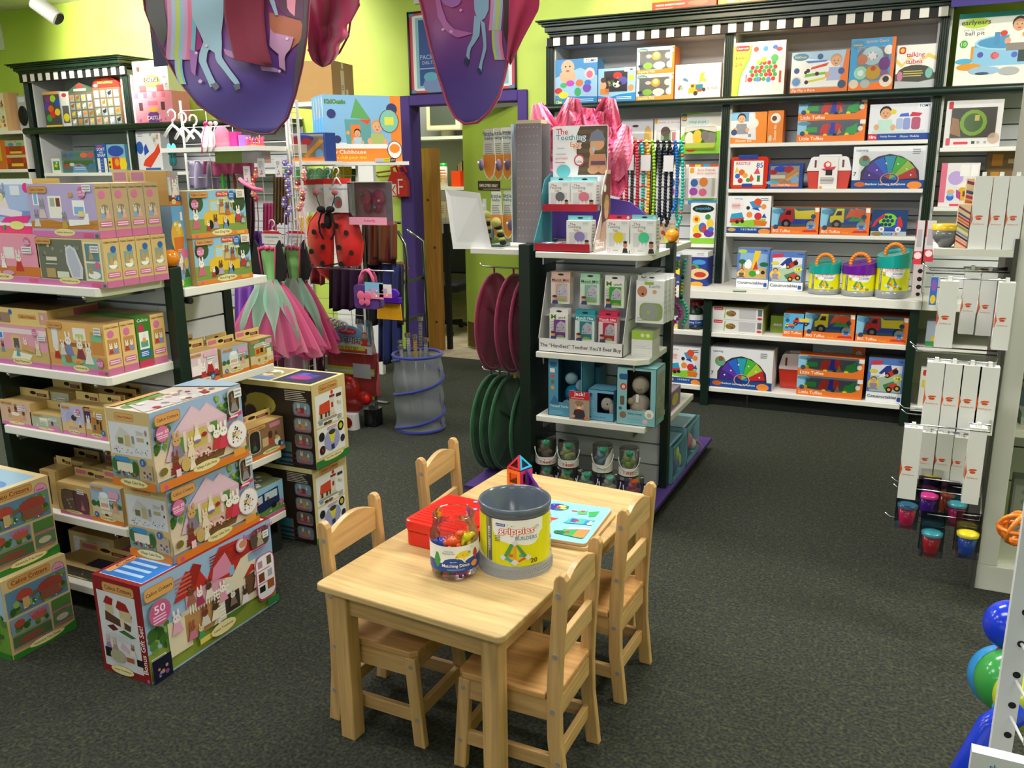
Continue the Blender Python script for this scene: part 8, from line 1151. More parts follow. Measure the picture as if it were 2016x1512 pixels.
for k,(dx,dy,tx,ty,ln,c1,lab)in enumerate(((-.1,.0,-.05,.02,.55,'6a6a5a','bronze handled toy sword at the left of the hamper'),(-.07,-.06,-.03,0,.53,'9a9a98','silver handled toy sword leaning left'),(-.03,-.03,-.04,.04,.6,'a8a8aa','silver grey toy sword in front of the purple door frame'),(.03,.0,.0,.05,.7,'6a6a6e','tallest dark handled toy sword in the hamper'),(.02,-.06,.01,.0,.6,'a88a3c','gold handled toy sword in the hamper'),(.06,-.03,.06,.02,.58,'8a8a8e','dark silver toy sword leaning right'))):
 p0=Vector((hc.x+dx*.5,hc.y+dy*.5,.02));p1=Vector((hc.x+dx+tx*.4,hc.y+dy,ln));u=(p1-p0).normalized();b=MB();b.tube([p0,p0+(p1-p0)*.72],.012,M('7a7c80','g'),8,flat=.3);s_=empty('toy_sword',p0,lab,'toy sword','toy swords in the hamper')
 b.v=[tuple(Vector(v)-p0)for v in b.v];b.build('blade',s_);b=MB();m_=M(c1,'g');L_=(p1-p0).length
 for i in range(9):b.cyl(u*(L_*(.74+.025*i)),u*(L_*(.74+.025*i+.015)),.0125,m_,n=10)
 b.cyl(u*(L_*.72),u*(L_*.97),.009,m_,n=8);b.cyl(u*(L_*.965),u*L_,.018,M('c8c8ca','k'),n=12);b.build('grip',s_)
KRZ=math.radians(50)
def kd(px,py,y):return PY(px,py,y)
q=kd(642,319,4.42);KZ=q.z
KART='r 0 0 1 1 7fb4dc;r .0 0 1 .2 e8862c;p 0 .2 .82 .2 .82 .26 .6 .24 0 .32 e4ecec;r .86 .1 1 1 e8862c;O .03 .84 .28 .96 6aa83c 1f2a1a KidOozie;p .34 .66 .42 .96 .6 .64 5aa05a;p .26 .64 .6 .64 .6 .26 .28 .26 5a9a9a;p .44 .64 .6 .64 .56 .56 d8482c;r .34 .26 .46 .56 e8782c;c .3 .44 .03 e8a04a;k .42 .24 .26 2a1c14 a8c8d8;k .68 .22 .42 c89a60 a8b86a;r .02 .2 .8 .27 e4e8e8;c .1 .72 .07 26306a;c .16 .34 .06 26306a;c .88 .8 .09 26306a;e .84 .62 .13 .18 6a2a5a;e .84 .62 .12 .17 7ac0a8;r .78 .56 .9 .68 d8d84a;e .9 .18 .1 .14 26306a;e .9 .18 .09 .13 e8e4e0;e .9 .2 .07 .07 e8862c;T .06 .1 .52 .18 f8ecd8 My Clubhouse;T .06 .02 .52 .1 f0d84a Mon club pour moi'
KSP='r 0 0 1 1 5aa0d8;r .7 .66 .92 .96 e8b890;V .3 .7 .66 .95 5a9a3c KidOozie;c .5 .34 .06 26306a;r .1 0 .9 .1 e8862c'
for k in range(4):
 d_=.078;uy=Vector((-math.sin(KRZ),math.cos(KRZ),0));o=carton('tent_box',['big blue clubhouse tent box with a green tent, front one of four','blue clubhouse tent box second in the row','blue clubhouse tent box third in the row','blue clubhouse tent box at the back of the row'][k],'box',0,.49,0,0,.395,.07,'5aa0d8',KART,'','',KSP,'clubhouse tent boxes')
 p=Vector((q.x,4.42,0))+uy*d_*k;c=p+Vector((math.cos(KRZ),math.sin(KRZ),0))*.245;o.location=(c.x,c.y,KZ+.0006);o.rotation_euler.z=KRZ
b=MB();b.box(-.12,.52,-.04,.36,-.022,0,M('dcdcd8','m'));o=b.build('shelf_board',None,(q.x,4.42,KZ),KRZ);tag(o,'white shelf under the clubhouse tent boxes','shelf')
b=MB();b.box(0,.13,0,.004,0,.022,M('c8c8c8'));draw(b,Face((0,0,0),(.13,0,0),(0,0,.022),(0,-1,0)),'r 0 0 .4 1 b8bcc0;r .4 0 .72 1 d8cc3a;r .72 0 1 1 2a1a2a;T .44 .15 .68 .85 5a5a20 29.99;T .75 .2 .97 .8 d8d0d8 NEW!');o=b.build('shelf_label',None,(0,0,0),KRZ);pp=Vector((q.x,4.42,0))+Vector((math.cos(KRZ),math.sin(KRZ),0))*.3-Vector((-math.sin(KRZ),math.cos(KRZ),0))*.046;o.location=(pp.x,pp.y,KZ-.002);tag(o,'yellow price strip reading 29.99 on the shelf edge','price label')
q2=kd(570,318,4.3);o=carton('tool_bag','clear blue-edged bag of toy tools left of the clubhouse tent boxes','bag',at(570,318,4.28).x,at(643,318,4.28).x,4.28,at(600,318,4.28).z,at(600,262,4.28).z-at(600,318,4.28).z,.1,'22408a','r .05 .12 .95 .95 8a8070;e .4 .8 .3 .14 22409a;e .5 .7 .14 .14 b8302c;e .16 .7 .14 .2 a82a2c;p .4 .2 .5 .14 .96 .7 .86 .78 e0a040;r .06 .3 .5 .6 c8c0b0;c .82 .26 .17 7ab0d8;r .05 0 .95 .14 e07a30',win=(.05,.12,.95,.95))
tag(MB().box(at(566,320,4.28).x,at(646,320,4.28).x,4.2,4.42,q2.z-.022,o.location.z-.0006,M('dcdcd8','m')).build('shelf_board'),'white shelf under the clear bag of toy tools','shelf')
kx,ky=q.x-.3,4.95
kb=carton('cardboard_box','plain brown shipping carton standing behind the clubhouse tent boxes','box',0,.3,0,0,.3,.34,'a8824c','u .1 .1 .9 .9 3 .2 3 a88450','r .4 0 .56 .8 d8ccaa;r .44 .84 .54 .98 dccfb0;r .62 .2 .72 .34 d8d0b8;L .42 .3 .54 .44 3 6a5a44','','',None)
v=PY(597,182,5.05);kb.location=(PY(614,150,5.05).x,5.05,PY(620,200,5.05).z);kb.rotation_euler.z=math.radians(10)
hgt=PY(630,118,5.05).z-kb.location.z;kb.scale.z=hgt/.3
tag(MB().box(kb.location.x-.22,kb.location.x+.24,5.03,5.5,kb.location.z-.03,kb.location.z-.0006,M('dcdcd8','m')).build('shelf_board'),'high white shelf carrying the plain brown carton','shelf')
tag(MB().box(kb.location.x-.2,kb.location.x+.2,5.44,5.48,.0,kb.location.z-.031,M('dcdcd8','m')).build('shelf_upright'),'white upright supporting the high shelf behind the tent boxes','shelf support')
q=PY(600,160,5.0);carton('toy_box','blue patterned box edge beside the brown carton','box',q.x-.08,q.x+.02,5.1,kb.location.z,.24,.1,'3a78b0','u .1 .1 .9 .9 20 .06 3 d8a02c,c83a3a,e8d8c8,2a5a9a')
b=MB();CH=M('8e9494','k');A=PY(772,455,5.2);B=PY(797,480,5.2);C_=PY(801,700,5.2);b.tube([A,A+Vector((.05,0,-.005)),B,B+Vector((.01,0,-.1)),(C_.x,5.2,.01)],.012,CH,10);b.tube([A+Vector((.0,.2,0)),B+Vector((0,.25,0)),(C_.x+.0,5.5,.01)],.012,CH,10)
for k in range(3):z=.2+.28*k;b.box(C_.x-.05,C_.x+.01,5.2,5.48,z,z+.02,CH)
tag(b.build('step_ladder'),'folding chrome step ladder standing by the lime wall left of the door','ladder')
q=PY(765,387,6.095);r=empty('barn_purse',(q.x,6.095,q.z),'red felt barn-shaped bag with white doors hanging on a twig','bag');b=MB();b.prism([(0,0),(.16,0),(.16,.12),(.12,.19),(.04,.2),(0,.13)],1,0,.1,M('c81a14','f'));Fz=Face((0,-.0005,0),(.16,0,0),(0,0,.2),(0,-1,0))
draw(b,Fz,'r .02 .04 .5 .5 ece4e0;p .06 .08 .12 .08 .47 .44 .41 .46 c81a14;p .4 .08 .47 .08 .12 .46 .06 .44 c81a14;r .6 .1 .66 .7 ece4e0;r .6 .64 .9 .7 ece4e0;r .66 .36 .9 .42 ece4e0');b.build('bag_body',r)
for k in(0,1):MB().tube([(.03+.07*k,.03,.19),(.02+.07*k,.03,.23),(.05+.07*k,.05,.245),(.07+.07*k,.07,.19)],.012,M('d82a18','f'),8).build('handle',r)
b=MB();b.tube([PY(742,340,6.13),PY(770,336,6.13),PY(800,352,6.13)],.008,M('8a6434','m'),6);b.tube([PY(715,322,6.18),PY(745,348,6.14),PY(780,345,6.13)],.006,M('7a5a30','m'),6);tag(b.build('twig'),'thin brown twig rail above the red barn bag','twig')
q=PY(766,562,5.3);b=MB();b.box(0,.1,0,.08,0,.1,M('b89a5a','m'));b.prism([(-.02,.1),(.13,.12),(.06,.17),(.03,.16)],1,-.01,.09,M('8a4a1c','m')).box(.0,.05,-.002,0,0,.1,M('1a7a60'));draw(b,Face((.05,-.001,.01),(.05,0,0),(0,0,.085),(0,-1,0)),'L .05 .05 .95 .95 6 6a5424');tag(b.build('toy_hut',None,(q.x,5.3,q.z)),'small tan and green toy hut hanging beside the ladder','toy house')
# === goods on the left wall shelving
YW=LY+.03;RT=1.9855
def li(lab,px0,px1,pyt,z,art,base,d=.1,y=YW,pyb=235,win=None,h=None,nm='toy_box'):
 a,c=PY(px0,pyb,y).x,PY(px1,pyb,y).x;return carton(nm,lab,'box',a+.001,c-.001,y,z+.0005,h or PY((px0+px1)/2,pyt,y).z-z,d,base,art,win=win)
GEAR=''.join('e %.2f %.2f .17 .1 %s;'%(x,y,c)for x,y,c in((.3,.78,'8a2a8a'),(.6,.8,'a8cc2c'),(.84,.68,'2a4ab0'),(.2,.58,'5a3ab0'),(.42,.52,'e8622c'),(.5,.36,'e02c28'),(.8,.42,'e8c82c'),(.26,.26,'3a9a3a')))
li('black and white box of bright plastic gears, leftmost on the dark green rail shelf',90,122,180,RT,'r 0 0 1 1 4a4a50;'+GEAR+'r 0 .92 1 1 d8a060;r 0 0 1 .06 e8c84a','c8c8cc')
li('narrow white box with a yellow gear beside the gear box',124,140,180,RT,'r 0 0 1 1 dcdcd8;r .1 .1 .9 .6 5a5a60;e .5 .26 .36 .12 e8d02c;e .5 .9 .3 .06 c83a3a','dcdcd8')
COLL=lambda cs:'r 0 0 1 1 6a5c48;'+''.join('r %.3f %.3f %.3f %.3f %s;'%(i/4+.03,j/4*.96+.02,i/4+.22,j/4*.96+.22,('8a9a9a','7a8a70','8aa0b0')[(i+j)%3])+'e %.3f %.3f .07 .05 %s;e %.3f %.3f .03 .03 %s;r %.3f %.3f %.3f %.3f %s;'%(i/4+.12,j/4*.96+.13,cs[(i*3+j)%len(cs)],i/4+.17,j/4*.96+.18,cs[(i*3+j)%len(cs)],i/4+.07,j/4*.96+.03,i/4+.09,j/4*.96+.11,cs[(i*3+j)%len(cs)])for i in range(4)for j in range(4))
o=li('wooden case of toy dogs with a green gabled top on the rail shelf',141,188,182,RT,COLL(['e8e4d8','d8b04a','8a5a2a','c87a3a']),'8a7454',.05)
o2=li('wooden case of toy farm animals with an arched red top on the rail shelf',189,242,172,RT,COLL(['b86a34','e8e4d8','d8d0c0','e0a898','2a2a2a']),'a8744c',.05)
w1=.5*(PY(188,235,YW).x-PY(141,235,YW).x);h1=PY(165,182,YW).z-RT;b=MB();b.prism([(-w1,h1),(w1,h1),(w1*.9,h1+.03),(0,h1+.09),(-w1*.9,h1+.03)],1,0,.05,M('4a5a48'));draw(b,Face((-w1,-.0005,h1),(2*w1,0,0),(0,0,.09),(0,-1,0)),'e .5 .66 .14 .2 c83a34;r .24 .16 .76 .4 b8b4a8');b.build('gable_top',o)
w1=.5*(PY(242,235,YW).x-PY(189,235,YW).x);h1=PY(215,172,YW).z-RT;b=MB();b.prism([(w1*math.cos(t),h1+.1*math.sin(t))for t in[math.pi*k/12 for k in range(13)]],1,0,.05,M('cf3028'));draw(b,Face((-w1,-.0005,h1),(2*w1,0,0),(0,0,.1),(0,-1,0)),'e .5 .72 .16 .14 d85a4a;T .22 .34 .78 .56 e0c060 FARM ANIMALS;e .14 .22 .08 .14 ecdcd8');b.build('arched_top',o2)
CAS=lambda w_,t_:'r 0 0 1 1 %s;'%w_+''.join('r %.2f .8 %.2f .98 %s;'%(x,x+.1,t_)for x in(.02,.26,.5,.74))+'r .12 .4 .22 .66 5a3a40;r .7 .4 .8 .66 5a3a40;p .34 .0 .62 .0 .62 .3 .48 .42 .34 .3 6a3a8a;T .3 .1 .66 .22 f0e8e0 CASTLE;'
v=PY(272,232,YW);li('pink castle-shaped doll house box on the rail shelf',268,343,180,RT,CAS('e08a9a','d86a80')+'e .5 .42 .14 .08 d8a04a;u 0 .02 1 .2 10 .05 3 b85a9a,d87aa8;r .36 .56 .62 .7 c86a80','e08a9a',.2)
zc_=PY(300,180,YW).z+.0012;li('white dotted castle box with a castle banner on top of the pink castle box',272,340,118,zc_,'r 0 0 1 1 d8d4cc;u .02 .02 .98 .98 50 .03 6 8a8880,a09c94;r .12 .66 .2 .82 5a3a28;p .26 .4 .4 .54 .64 .54 .78 .4 .7 .14 .34 .14 e0a060;r .3 .3 .72 .44 4a4440;T .33 .32 .69 .42 f0e8e0 CASTLE;r .14 .0 .34 .2 d85a60;r .64 .0 .84 .2 d85a60','d8d4cc',.2)
Z5=ZL2
li('clear sea creature sorting set box on the lower left shelf',125,190,297,Z5,'r 0 0 1 1 5a7a80;r 0 .5 1 .56 8a9a50;r .05 .3 .95 .56 4a6a3a;e .12 .8 .08 .09 6a5a80;e .3 .82 .08 .09 4a6ab0;e .48 .8 .08 .09 4a8a5a;e .68 .8 .11 .12 e8744a;e .88 .8 .1 .12 e05058;e .14 .34 .08 .08 d8343c;e .3 .38 .08 .08 d8d8c8;e .88 .3 .09 .12 3a7ab8;p .3 0 .76 0 .7 .3 .56 .42 .4 .4 .32 .26 6a9ac8;e .5 .34 .06 .04 c83a40;L .36 .12 .7 .28 2 c8d8e8','4a8aa0',.12,pyb=340,win=(.02,.04,.98,.96))
li('blue sort and snap puzzle box on the lower left shelf',194,214,283,Z5,'r 0 0 1 1 2a54a8;e .4 .92 .26 .04 c83a40;T .1 .76 .9 .86 e8ecf4 SORT;T .3 .66 .7 .74 e8ecf4 AND;T .1 .55 .9 .65 e8ecf4 SNAP;r .04 .0 .3 .5 e4e0d8;r .7 .0 .96 .5 e4e0d8;L .34 .04 .66 .48 4 5a80c8;c .16 .08 .03 c87a3a;c .84 .08 .03 e8983a','2a54a8',.08,pyb=340)
li('blue and yellow animal puzzle box beside the sort and snap box',215,251,284,Z5,'r 0 0 1 1 7ab0cc;e .5 .76 .44 .2 2a4aa8;r .02 .1 1 .52 e8c02c;r .24 .1 .66 .54 d83a2c;e .5 .36 .12 .14 e0a02c;e .84 .28 .2 .18 e8cc2c;c .1 .36 .05 2a2420;c .1 .2 .05 2a2420','7ab0cc',.06,pyb=340)
li('small white toy box with a green picture at the left of the lower shelf',104,121,312,Z5,'r 0 0 1 1 dcdcdc;r .2 .2 .9 .8 2a8a3a;e .5 .5 .2 .12 d8b02c;e .6 .7 .12 .06 e8e0d8','dcdcdc',.06,pyb=340)
li('white box with a red and blue toy machine right of the green post',273,322,258,Z5,'r 0 0 1 1 dcdce0;e .14 .6 .14 .16 2a5ab0;p .2 .16 .5 .1 .96 .5 .9 .7 .7 .5 .3 .3 d8402c;p .3 .4 .5 .5 .4 .7 .3 .6 2a4ab0;u .5 .6 .96 .96 14 .05 3 c89a7a,8ab0b8,e0c8a8;r .3 0 .9 .1 2a5ab0;L .1 .86 .3 .96 2 8a9ab0','dcdce0',.1,pyb=330)
lsh=empty('side_shelving',(-8.6,5.95,0),'white shelving at the far left edge behind the doll boxes','shelving')
zA,zB_=PY(25,258,5.85).z,PY(35,333,5.85).z
def lo(o):o.location-=Vector((-8.6,5.95,0));return o
lo(MB().box(-9.2,-7.96,5.8,WY-.01,zA-.03,zA,SHELF).build('shelf',lsh));lo(MB().box(-9.2,-7.96,5.8,WY-.01,zB_-.03,zB_,SHELF).build('shelf',lsh));lo(MB().box(-7.99,-7.96,5.8,WY-.01,0,zA-.032,SHELF).build('side_panel',lsh));lo(MB().box(-9.2,-7.99,WY-.02,WY-.01,.2,zA-.032,M('a8a49a','m')).build('back_panel',lsh))
y6=5.85
carton('toy_box','tan wooden display box with small animal pictures at the far left edge','box',PY(-20,255,y6).x,PY(25,255,y6).x,y6,zA+.0005,PY(10,182,y6).z-zA,.12,'d8a878','r .0 0 .8 1 e4d8b8;u .02 .05 .78 .95 60 .04 4 5a9a4a,e8e4dc,c83a34,8a6a3a,e8b84a;r 0 .3 .8 .32 d8c8a0;r 0 .62 .8 .64 d8c8a0',sidec='e0b080')
q=PY(40,248,y6);r=empty('speaker',(q.x,y6+.05,zA+.0005),'silver desktop speaker with a round black cone at the far left','speaker');hS=PY(40,186,y6).z-zA
MB().rbox(-.075,.085,0,.14,0,hS,.03,M('b8b8bc','g'),axis=1).build('cabinet',r,bevel=.008);MB().sph((0,-.004,hS*.42),(.066,.02,.095),M('16161a','m'),24,12).build('cone',r);MB().box(-.04,.05,-.004,0,hS*.8,hS*.94,M('dcdce0','g')).build('top_panel',r)
for k,(px,z,lab)in enumerate(((38,zB_,'red and yellow toy workbench box on the lower far left shelf'),(4,zB_,'yellow toy set box at the far left edge'))):
 carton('toy_box',lab,'box',PY(px-22,330,y6).x+.004,PY(px+(18 if k==0 else 10),330,y6).x-.004,y6,z+.0005,PY(px,276,y6).z-z,.16,('c82a24','d89a2c')[k],('r 0 0 1 1 8a3020;r 0 .8 1 1 a8b08a;e .3 .86 .14 .06 4a7ab0;e .7 .86 .16 .06 6a9a5a;r .0 .2 .2 .8 c8281e;r .8 .2 1 .8 c8281e;r .2 .54 .8 .62 e0b83c;r .0 .4 1 .5 c8b08a;r .2 .1 .8 .2 e0b83c;u .2 .9 .8 1 8 .03 3 d83a5a,e87a3a,8ab0d8','r 0 0 1 1 c8642c;r 0 .3 .8 .95 d8a82c;e .4 .6 .3 .2 8ab04a')[k])
 # === right tower with hooks
TY=3.38;PW=M('dcdad6','m')
tw2=empty('white_display_tower',(.34,TY,0),'white display tower at the right edge with a post, base and shelves','display tower')
def t2(o):o.location-=Vector((.34,TY,0));return o
t2(MB().box(.31,.375,TY,TY+.07,.1,2.6,PW).build('post',tw2,bevel=.003));t2(MB().box(.31,1.0,TY,3.98,0,.1,PW).build('base',tw2,bevel=.003))
t2(MB().box(.31,.335,TY+.07,3.98,.1,2.6,M('8a8a80','m')).build('side_panel',tw2));t2(slat(.335,1.0,3.96,.1,2.2,tw2,.15))
for z in(.1,.62,1.0,1.35):t2(MB().box(.376 if z<.2 else .336,1.0,TY+.03,3.955,z-.0 if z<.2 else z-.025,z+.012 if z<.2 else z,SHELF).build('shelf',tw2))
b=MB();b.box(.296,.309,3.36,TY+.56,.0,1.3,M('4a4a44','m'));t2(b.build('hook_strip',tw2))
hk=MB()
def peg(z,y,x0,lab):tag(MB().tube([(.3,y,z),(x0+.02,y,z),(x0,y,z+.015)],.003,M('b8bcc0','k'),6).build('peg_hook'),lab,'hook','chrome peg hooks on the white tower')
zA_,zB2,zC2,zD=1.18,.885,.64,.34
ys=(3.42,3.5,3.58)
for r_,(z,x0)in enumerate(((zA_,.03),(zB2,.015),(zC2,.0),(zD,.0),(.22,-.02))):
 for j,y in enumerate(ys[:2]if r_<4 else ys[:1]):peg(z,y,x0-.01*j,'%s chrome peg hook in the %s row of the white tower'%(('front','rear')[j],('top','second','third','fourth','lowest')[r_]))
t2(MB().box(.05,.295,3.36,3.64,1.238,1.262,SHELF).build('side_shelf',tw2))
def cut(px0,px1,pyt,pyb,y,lab,base=False,d=.045,my=.4):
 a,c=PY(px0,pyb,y).x,PY(px1,pyb,y).x;zb_=PY(px0,pyb,y).z;h=PY(px0+5,pyt,y).z-zb_
 if base:h+=zb_-1.2626;zb_=1.2626
 o=carton('cutlery_box',lab,'box',a,c,y,zb_,h,d,'f0f0f0','e .44 %g .17 .018 e0582c;e .46 %g .22 .013 e0582c;e .3 %g .1 .01 e8744a;T .14 %g .8 %g e89a88 feeding set;p 0 %g .12 %g .05 %g 0 %g e8602c'%(my,my+.034,my+.024,my-.09,my-.06,my-.12,my,my+.06,my+.14),'L .1 .2 .6 .8 8 e8a090','r .3 .2 .7 .8 c8c8c8','u 0 .3 .7 .6 10 .04 3 e8602c,e8744a','long white feeding set boxes',kind='g')
 w_=c-a;MB().box(-.006,.006,.01,.03,h,h+.014,M('ecece8','g')).build('hang_loop',o)
 if not base:MB().tube([(-.03,.02,h+.008),(.27-o.location.x,.02,h+.008),(.29-o.location.x,max(.04,3.37-y),h+.008)],.0028,M('b8bcc0','k'),6).build('peg_hook',o)
cut(1906,1940,347,477,3.37,'tall white box on the tower side shelf, leftmost',True,my=.42);cut(1942,1972,347,477,3.37,'tall white box on the tower side shelf, middle',True,my=.42);cut(1974,2006,347,477,3.37,'tall white box on the tower side shelf, rightmost',True,my=.42)
for k,(a_,b_,t_,u_,y_)in enumerate(((1838,1874,553,683,3.2),(1886,1916,531,657,3.42),(1919,1950,534,660,3.42),(1951,1984,556,688,3.22))):cut(a_,b_,t_,u_,y_,['long white box hanging in the upper row, leftmost','long white box hanging in the upper row, second','long white box hanging in the upper row, third','long white box hanging in the upper row, rightmost'][k],my=.44)
for k in range(4):cut(1812+34*k,1848+35*k,712+3*k,842+4*k,3.16,'long white box hanging in the middle row, %s'%('leftmost','second from left','third from left','rightmost')[k],my=.46)
for k,(a_,b_,t_,u_,y_)in enumerate(((1766,1802,868,980,3.06),(1803,1834,850,942,3.36),(1836,1868,852,944,3.36),(1869,1897,860,946,3.36),(1892,1926,868,990,3.08))):cut(a_,b_,t_-(28 if k in(0,4)else 0),u_,y_,['long white box hanging in the lower row, leftmost and nearest','long white box at the back of the lower row, left','long white box at the back of the lower row, middle','long white box at the back of the lower row, right','long white box hanging in the lower row, rightmost'][k],my=.42)
ST=''.join('p %g 0 %g 0 %g 1 %g 1 %s;'%(x,x+.09,x-.5,x-.59,c)for x,c in zip([.0+.1*i for i in range(1,16)],['c83a3a','e8a08a','3a2a4a','6a9ab8','e8d8b0','8ab04a','5a2a5a','e07a2c']*2))
def st(a,b):return 'r 0 0 1 1 e8c8a0;'+''.join('p 0 %g 1 %g 1 %g 0 %g %s;'%(y,y-.16,y-.115,y+.045,c)for y,c in zip([.16+.07*i for i in range(12)],['c83a3a','e8a08a','3a2a5a','6a9ab8','f0e0b8','8ab04a','5a2a5a','e07a2c','c83a4a','3a5a8a','e8d0a0','8a3a5a']))
carton('striped_box','tall box with colourful diagonal stripes on the tower side shelf','box',PY(1880,475,3.4).x,PY(1904,475,3.4).x,3.39,1.2626,.15,.08,'d8b890',st(0,0),st(0,0))
carton('striped_box','second striped box lying behind the tall white boxes','box',PY(1905,345,3.52).x,PY(1990,345,3.52).x,3.48,1.2626,.235,.1,'d8b890',st(0,0),st(0,0))
q=PY(1861,480,3.4);tag(MB().lathe([(0,.0),(.02,.002),(.042,.03),(.047,.06),(0,.058)],M('6a6e70','g'),28).lathe([(.0475,.06),(.048,.08),(.0,.082)],M('e0b82c','g'),28).build('toy_bowl',None,(q.x,3.43,1.2626)),'grey bowl with a yellow band on the tower side shelf','bowl')
for k,(px,py,y,c1,c2,lab)in enumerate(((1785,1015,3.12,'c81a5a','3a6a8a','pink cup with a blue lid in a clear pack, leftmost low on the tower'),(1826,995,3.3,'4a1a9a','c83a8a','purple cup with a pink lid behind the front cups'),(1833,1070,3.02,'a81a2c','3a90a0','dark red cup with a teal lid, front low on the tower'),(1903,1072,3.0,'1f4ab0','d8c82c','blue cup with a yellow lid, front low on the tower'),(1882,1012,3.3,'b81a6a','3a8a9a','magenta cup behind the blue cup'),(1864,990,3.36,'c8502c','c85a3a','orange lidded cup at the back of the low hooks'),(1832,955,3.38,'3a5ab0','d8c83a','yellow lidded cup at the back left'))):
 q=PY(px,py,y);s=.03;r=empty('snack_cup',(q.x,y,q.z-.03),lab,'cup','snack cups hanging on the tower');MB().lathe([(0,0),(s*.7,.0),(s*.8,.01),(s,.062),(0,.062)],M(c1,'g'),24).build('cup',r);MB().lathe([(s*1.1,.062),(s*1.12,.072),(s*.7,.075),(0,.073)],M(c2,'g'),24).build('lid',r)
 b=MB();b.box(-.038,.038,.036,.038,-.01,.13,M('b8a8b4' if k%2 else '7a98b0','c')).box(-.036,.036,-.036,.034,-.006,.1,M('ffffff','c'));b.build('clear_pack',r);MB().tube([(-.02,.037,.12),(.27-q.x,.037,.12),(.29-q.x,max(.05,3.37-y),.12)],.0028,M('b8bcc0','k'),6).build('peg_hook',r)
for k,(px0,px1,pyt,pyb,cs,lab)in enumerate(((1797,1813,434,520,'d8384a','red and clear toy pack hanging beside the lidded buckets'),(1817,1836,434,515,'c83a4a','second red toy pack hanging beside the lidded buckets'),(1793,1812,520,585,'c8b0b0','pack of small black wheels under the red toy pack'),(1828,1842,545,600,'4a6ac0','blue and yellow toy pack right of the wheel pack'))):
 y=5.42;o=carton('toy_pack',lab,'package',PY(px0,pyb,y).x,PY(px1,pyb,y).x,y,PY(px0,pyb,y).z,PY(px0,pyt,y).z-PY(px0,pyb,y).z,.02,'d0ccd0',('r 0 0 1 1 d4ccd0;r 0 0 1 .3 %s;r .2 .4 .8 .8 b0a8b0;c .5 .2 .08 f0d8dc;r .0 .6 .1 1 c8303a'%cs)if k<2 else('r 0 0 1 1 c8b8b8;c .7 .8 .07 1a1a1c;c .7 .56 .07 1a1a1c;c .7 .32 .07 1a1a1c;c .7 .1 .06 1a1a1c' if k==2 else 'r 0 0 1 1 3a6ab8;e .5 .7 .4 .2 8a5ab0;e .5 .2 .4 .16 e0c02c'));MB().cyl((0,.01,.1),(0,.75,.1),.003,M('b8bcc0','k'),n=8).build('peg_hook',o)
b=MB();q=PY(2016,810,3.7);b.sph((0,0,0),(.05,.05,.06),M('5a8a94','u'),14,10);b.sph((-.01,-.02,.075),(.035,.034,.034),M('a8b4ba','u'),12,8);b.sph((-.03,-.05,.08),.006,M('101214','g'),8,6);b.sph((-.05,-.0,-.02),(.02,.018,.04),M('6a7076','u'),10,7);tag(b.build('plush_toy',None,(q.x,3.66,.681)),'grey and teal plush toy on the tower shelf at the right edge','plush toy')
b=MB();rr=.05
for k in range(3):
 T=Matrix.Rotation(k*math.pi/3,3,'Z')@Matrix.Rotation(.3,3,'X');b.tube([T@Vector((rr*math.cos(t),0,rr*math.sin(t)))for t in[2*math.pi*i/20 for i in range(20)]],.007,M('e8842c','g'),8,True)
b.tube([(rr*math.cos(t),rr*math.sin(t),0)for t in[2*math.pi*i/20 for i in range(20)]],.007,M('e8782c','g'),8,True);q=PY(2002,1040,2.9);tag(b.build('mesh_ball',None,(q.x,2.9,q.z)),'orange open mesh ball hanging at the right edge','ball')
carton('toy_jar_box','grey clear canister with printed shapes on the bottom shelf of the tower','canister',.42,.5,3.62,.1126,.26,.08,'8a8c88','r .1 .1 .9 .9 a0a29c;'+''.join('e .5 %.2f .14 .04 7a8a80;'%(.2+.15*i)for i in range(5)))
carton('gift_box','grey and mint box with black pictures on the tower shelf','box',.4,.56,3.5,.6206-.0,.04,.2,'b8bcb8','r 0 .7 1 1 6ab0a0;r .06 .2 .2 .7 1a1a1c')
# === pegboard stand in the right foreground
PYY=1.3;pb=empty('pegboard_stand',(.2,PYY,0),'white pegboard upright with black holes at the right edge in the foreground','display stand')
x0=.168;b=MB();b.box(-.032,-.004,0,.02,0,1.25,M('d4d6dc','m'))
for k in range(24):b.cyl((-.0125,-.0006,.03+.05*k),(-.0125,.0004,.03+.05*k),.0052,M('101216','m'),n=14)
b.build('peg_strip',pb)
b=MB();wr=M('e4e4e6','g')
for z in(.76,.82,.88,.93):b.tube([(-.012,-.0,z),(-.0,-.06,z),(.2,-.06,z)],.0028,wr,6)
for k in range(8):b.tube([(.0+k*.025,-.06,.76),(.0+k*.025,-.06,.93)],.002,wr,6)
b.build('wire_basket',pb)
for k,(px,py,r_,c,y,lab)in enumerate(((1990,1232,.045,'1a3ad0',1.62,'blue ball hanging behind the pegboard upright'),(1975,1335,.06,'2a8ad0',1.66,'light blue ball behind the pegboard upright'),(1990,1345,.058,'3a9a4a',1.56,'green ball in front of the light blue ball'),(2012,1318,.05,'d8342c',1.6,'red ball at the right edge behind the pegboard'),(1992,1400,.03,'2a9ad8',1.5,'small light blue ball low behind the pegboard'),(2020,1380,.05,'b8c82c',1.5,'lime ball at the right edge'))):
 q=PY(px,py,y);tag(MB().sph((0,0,0),r_,M(c,'g'),28,18).build('toy_ball',None,q),lab,'ball','toy balls behind the pegboard')
b=MB();q0=PY(1900,1520,1.42);q1=PY(1952,1430,1.42);q2=PY(2010,1395,1.44);b.tube([q0+(q0-q1)*1.2,q0,q1,q2],.022,M('1a3ac8','g'),14);tag(b.build('foam_tube'),'curved blue foam tube rising at the bottom right corner','toy')
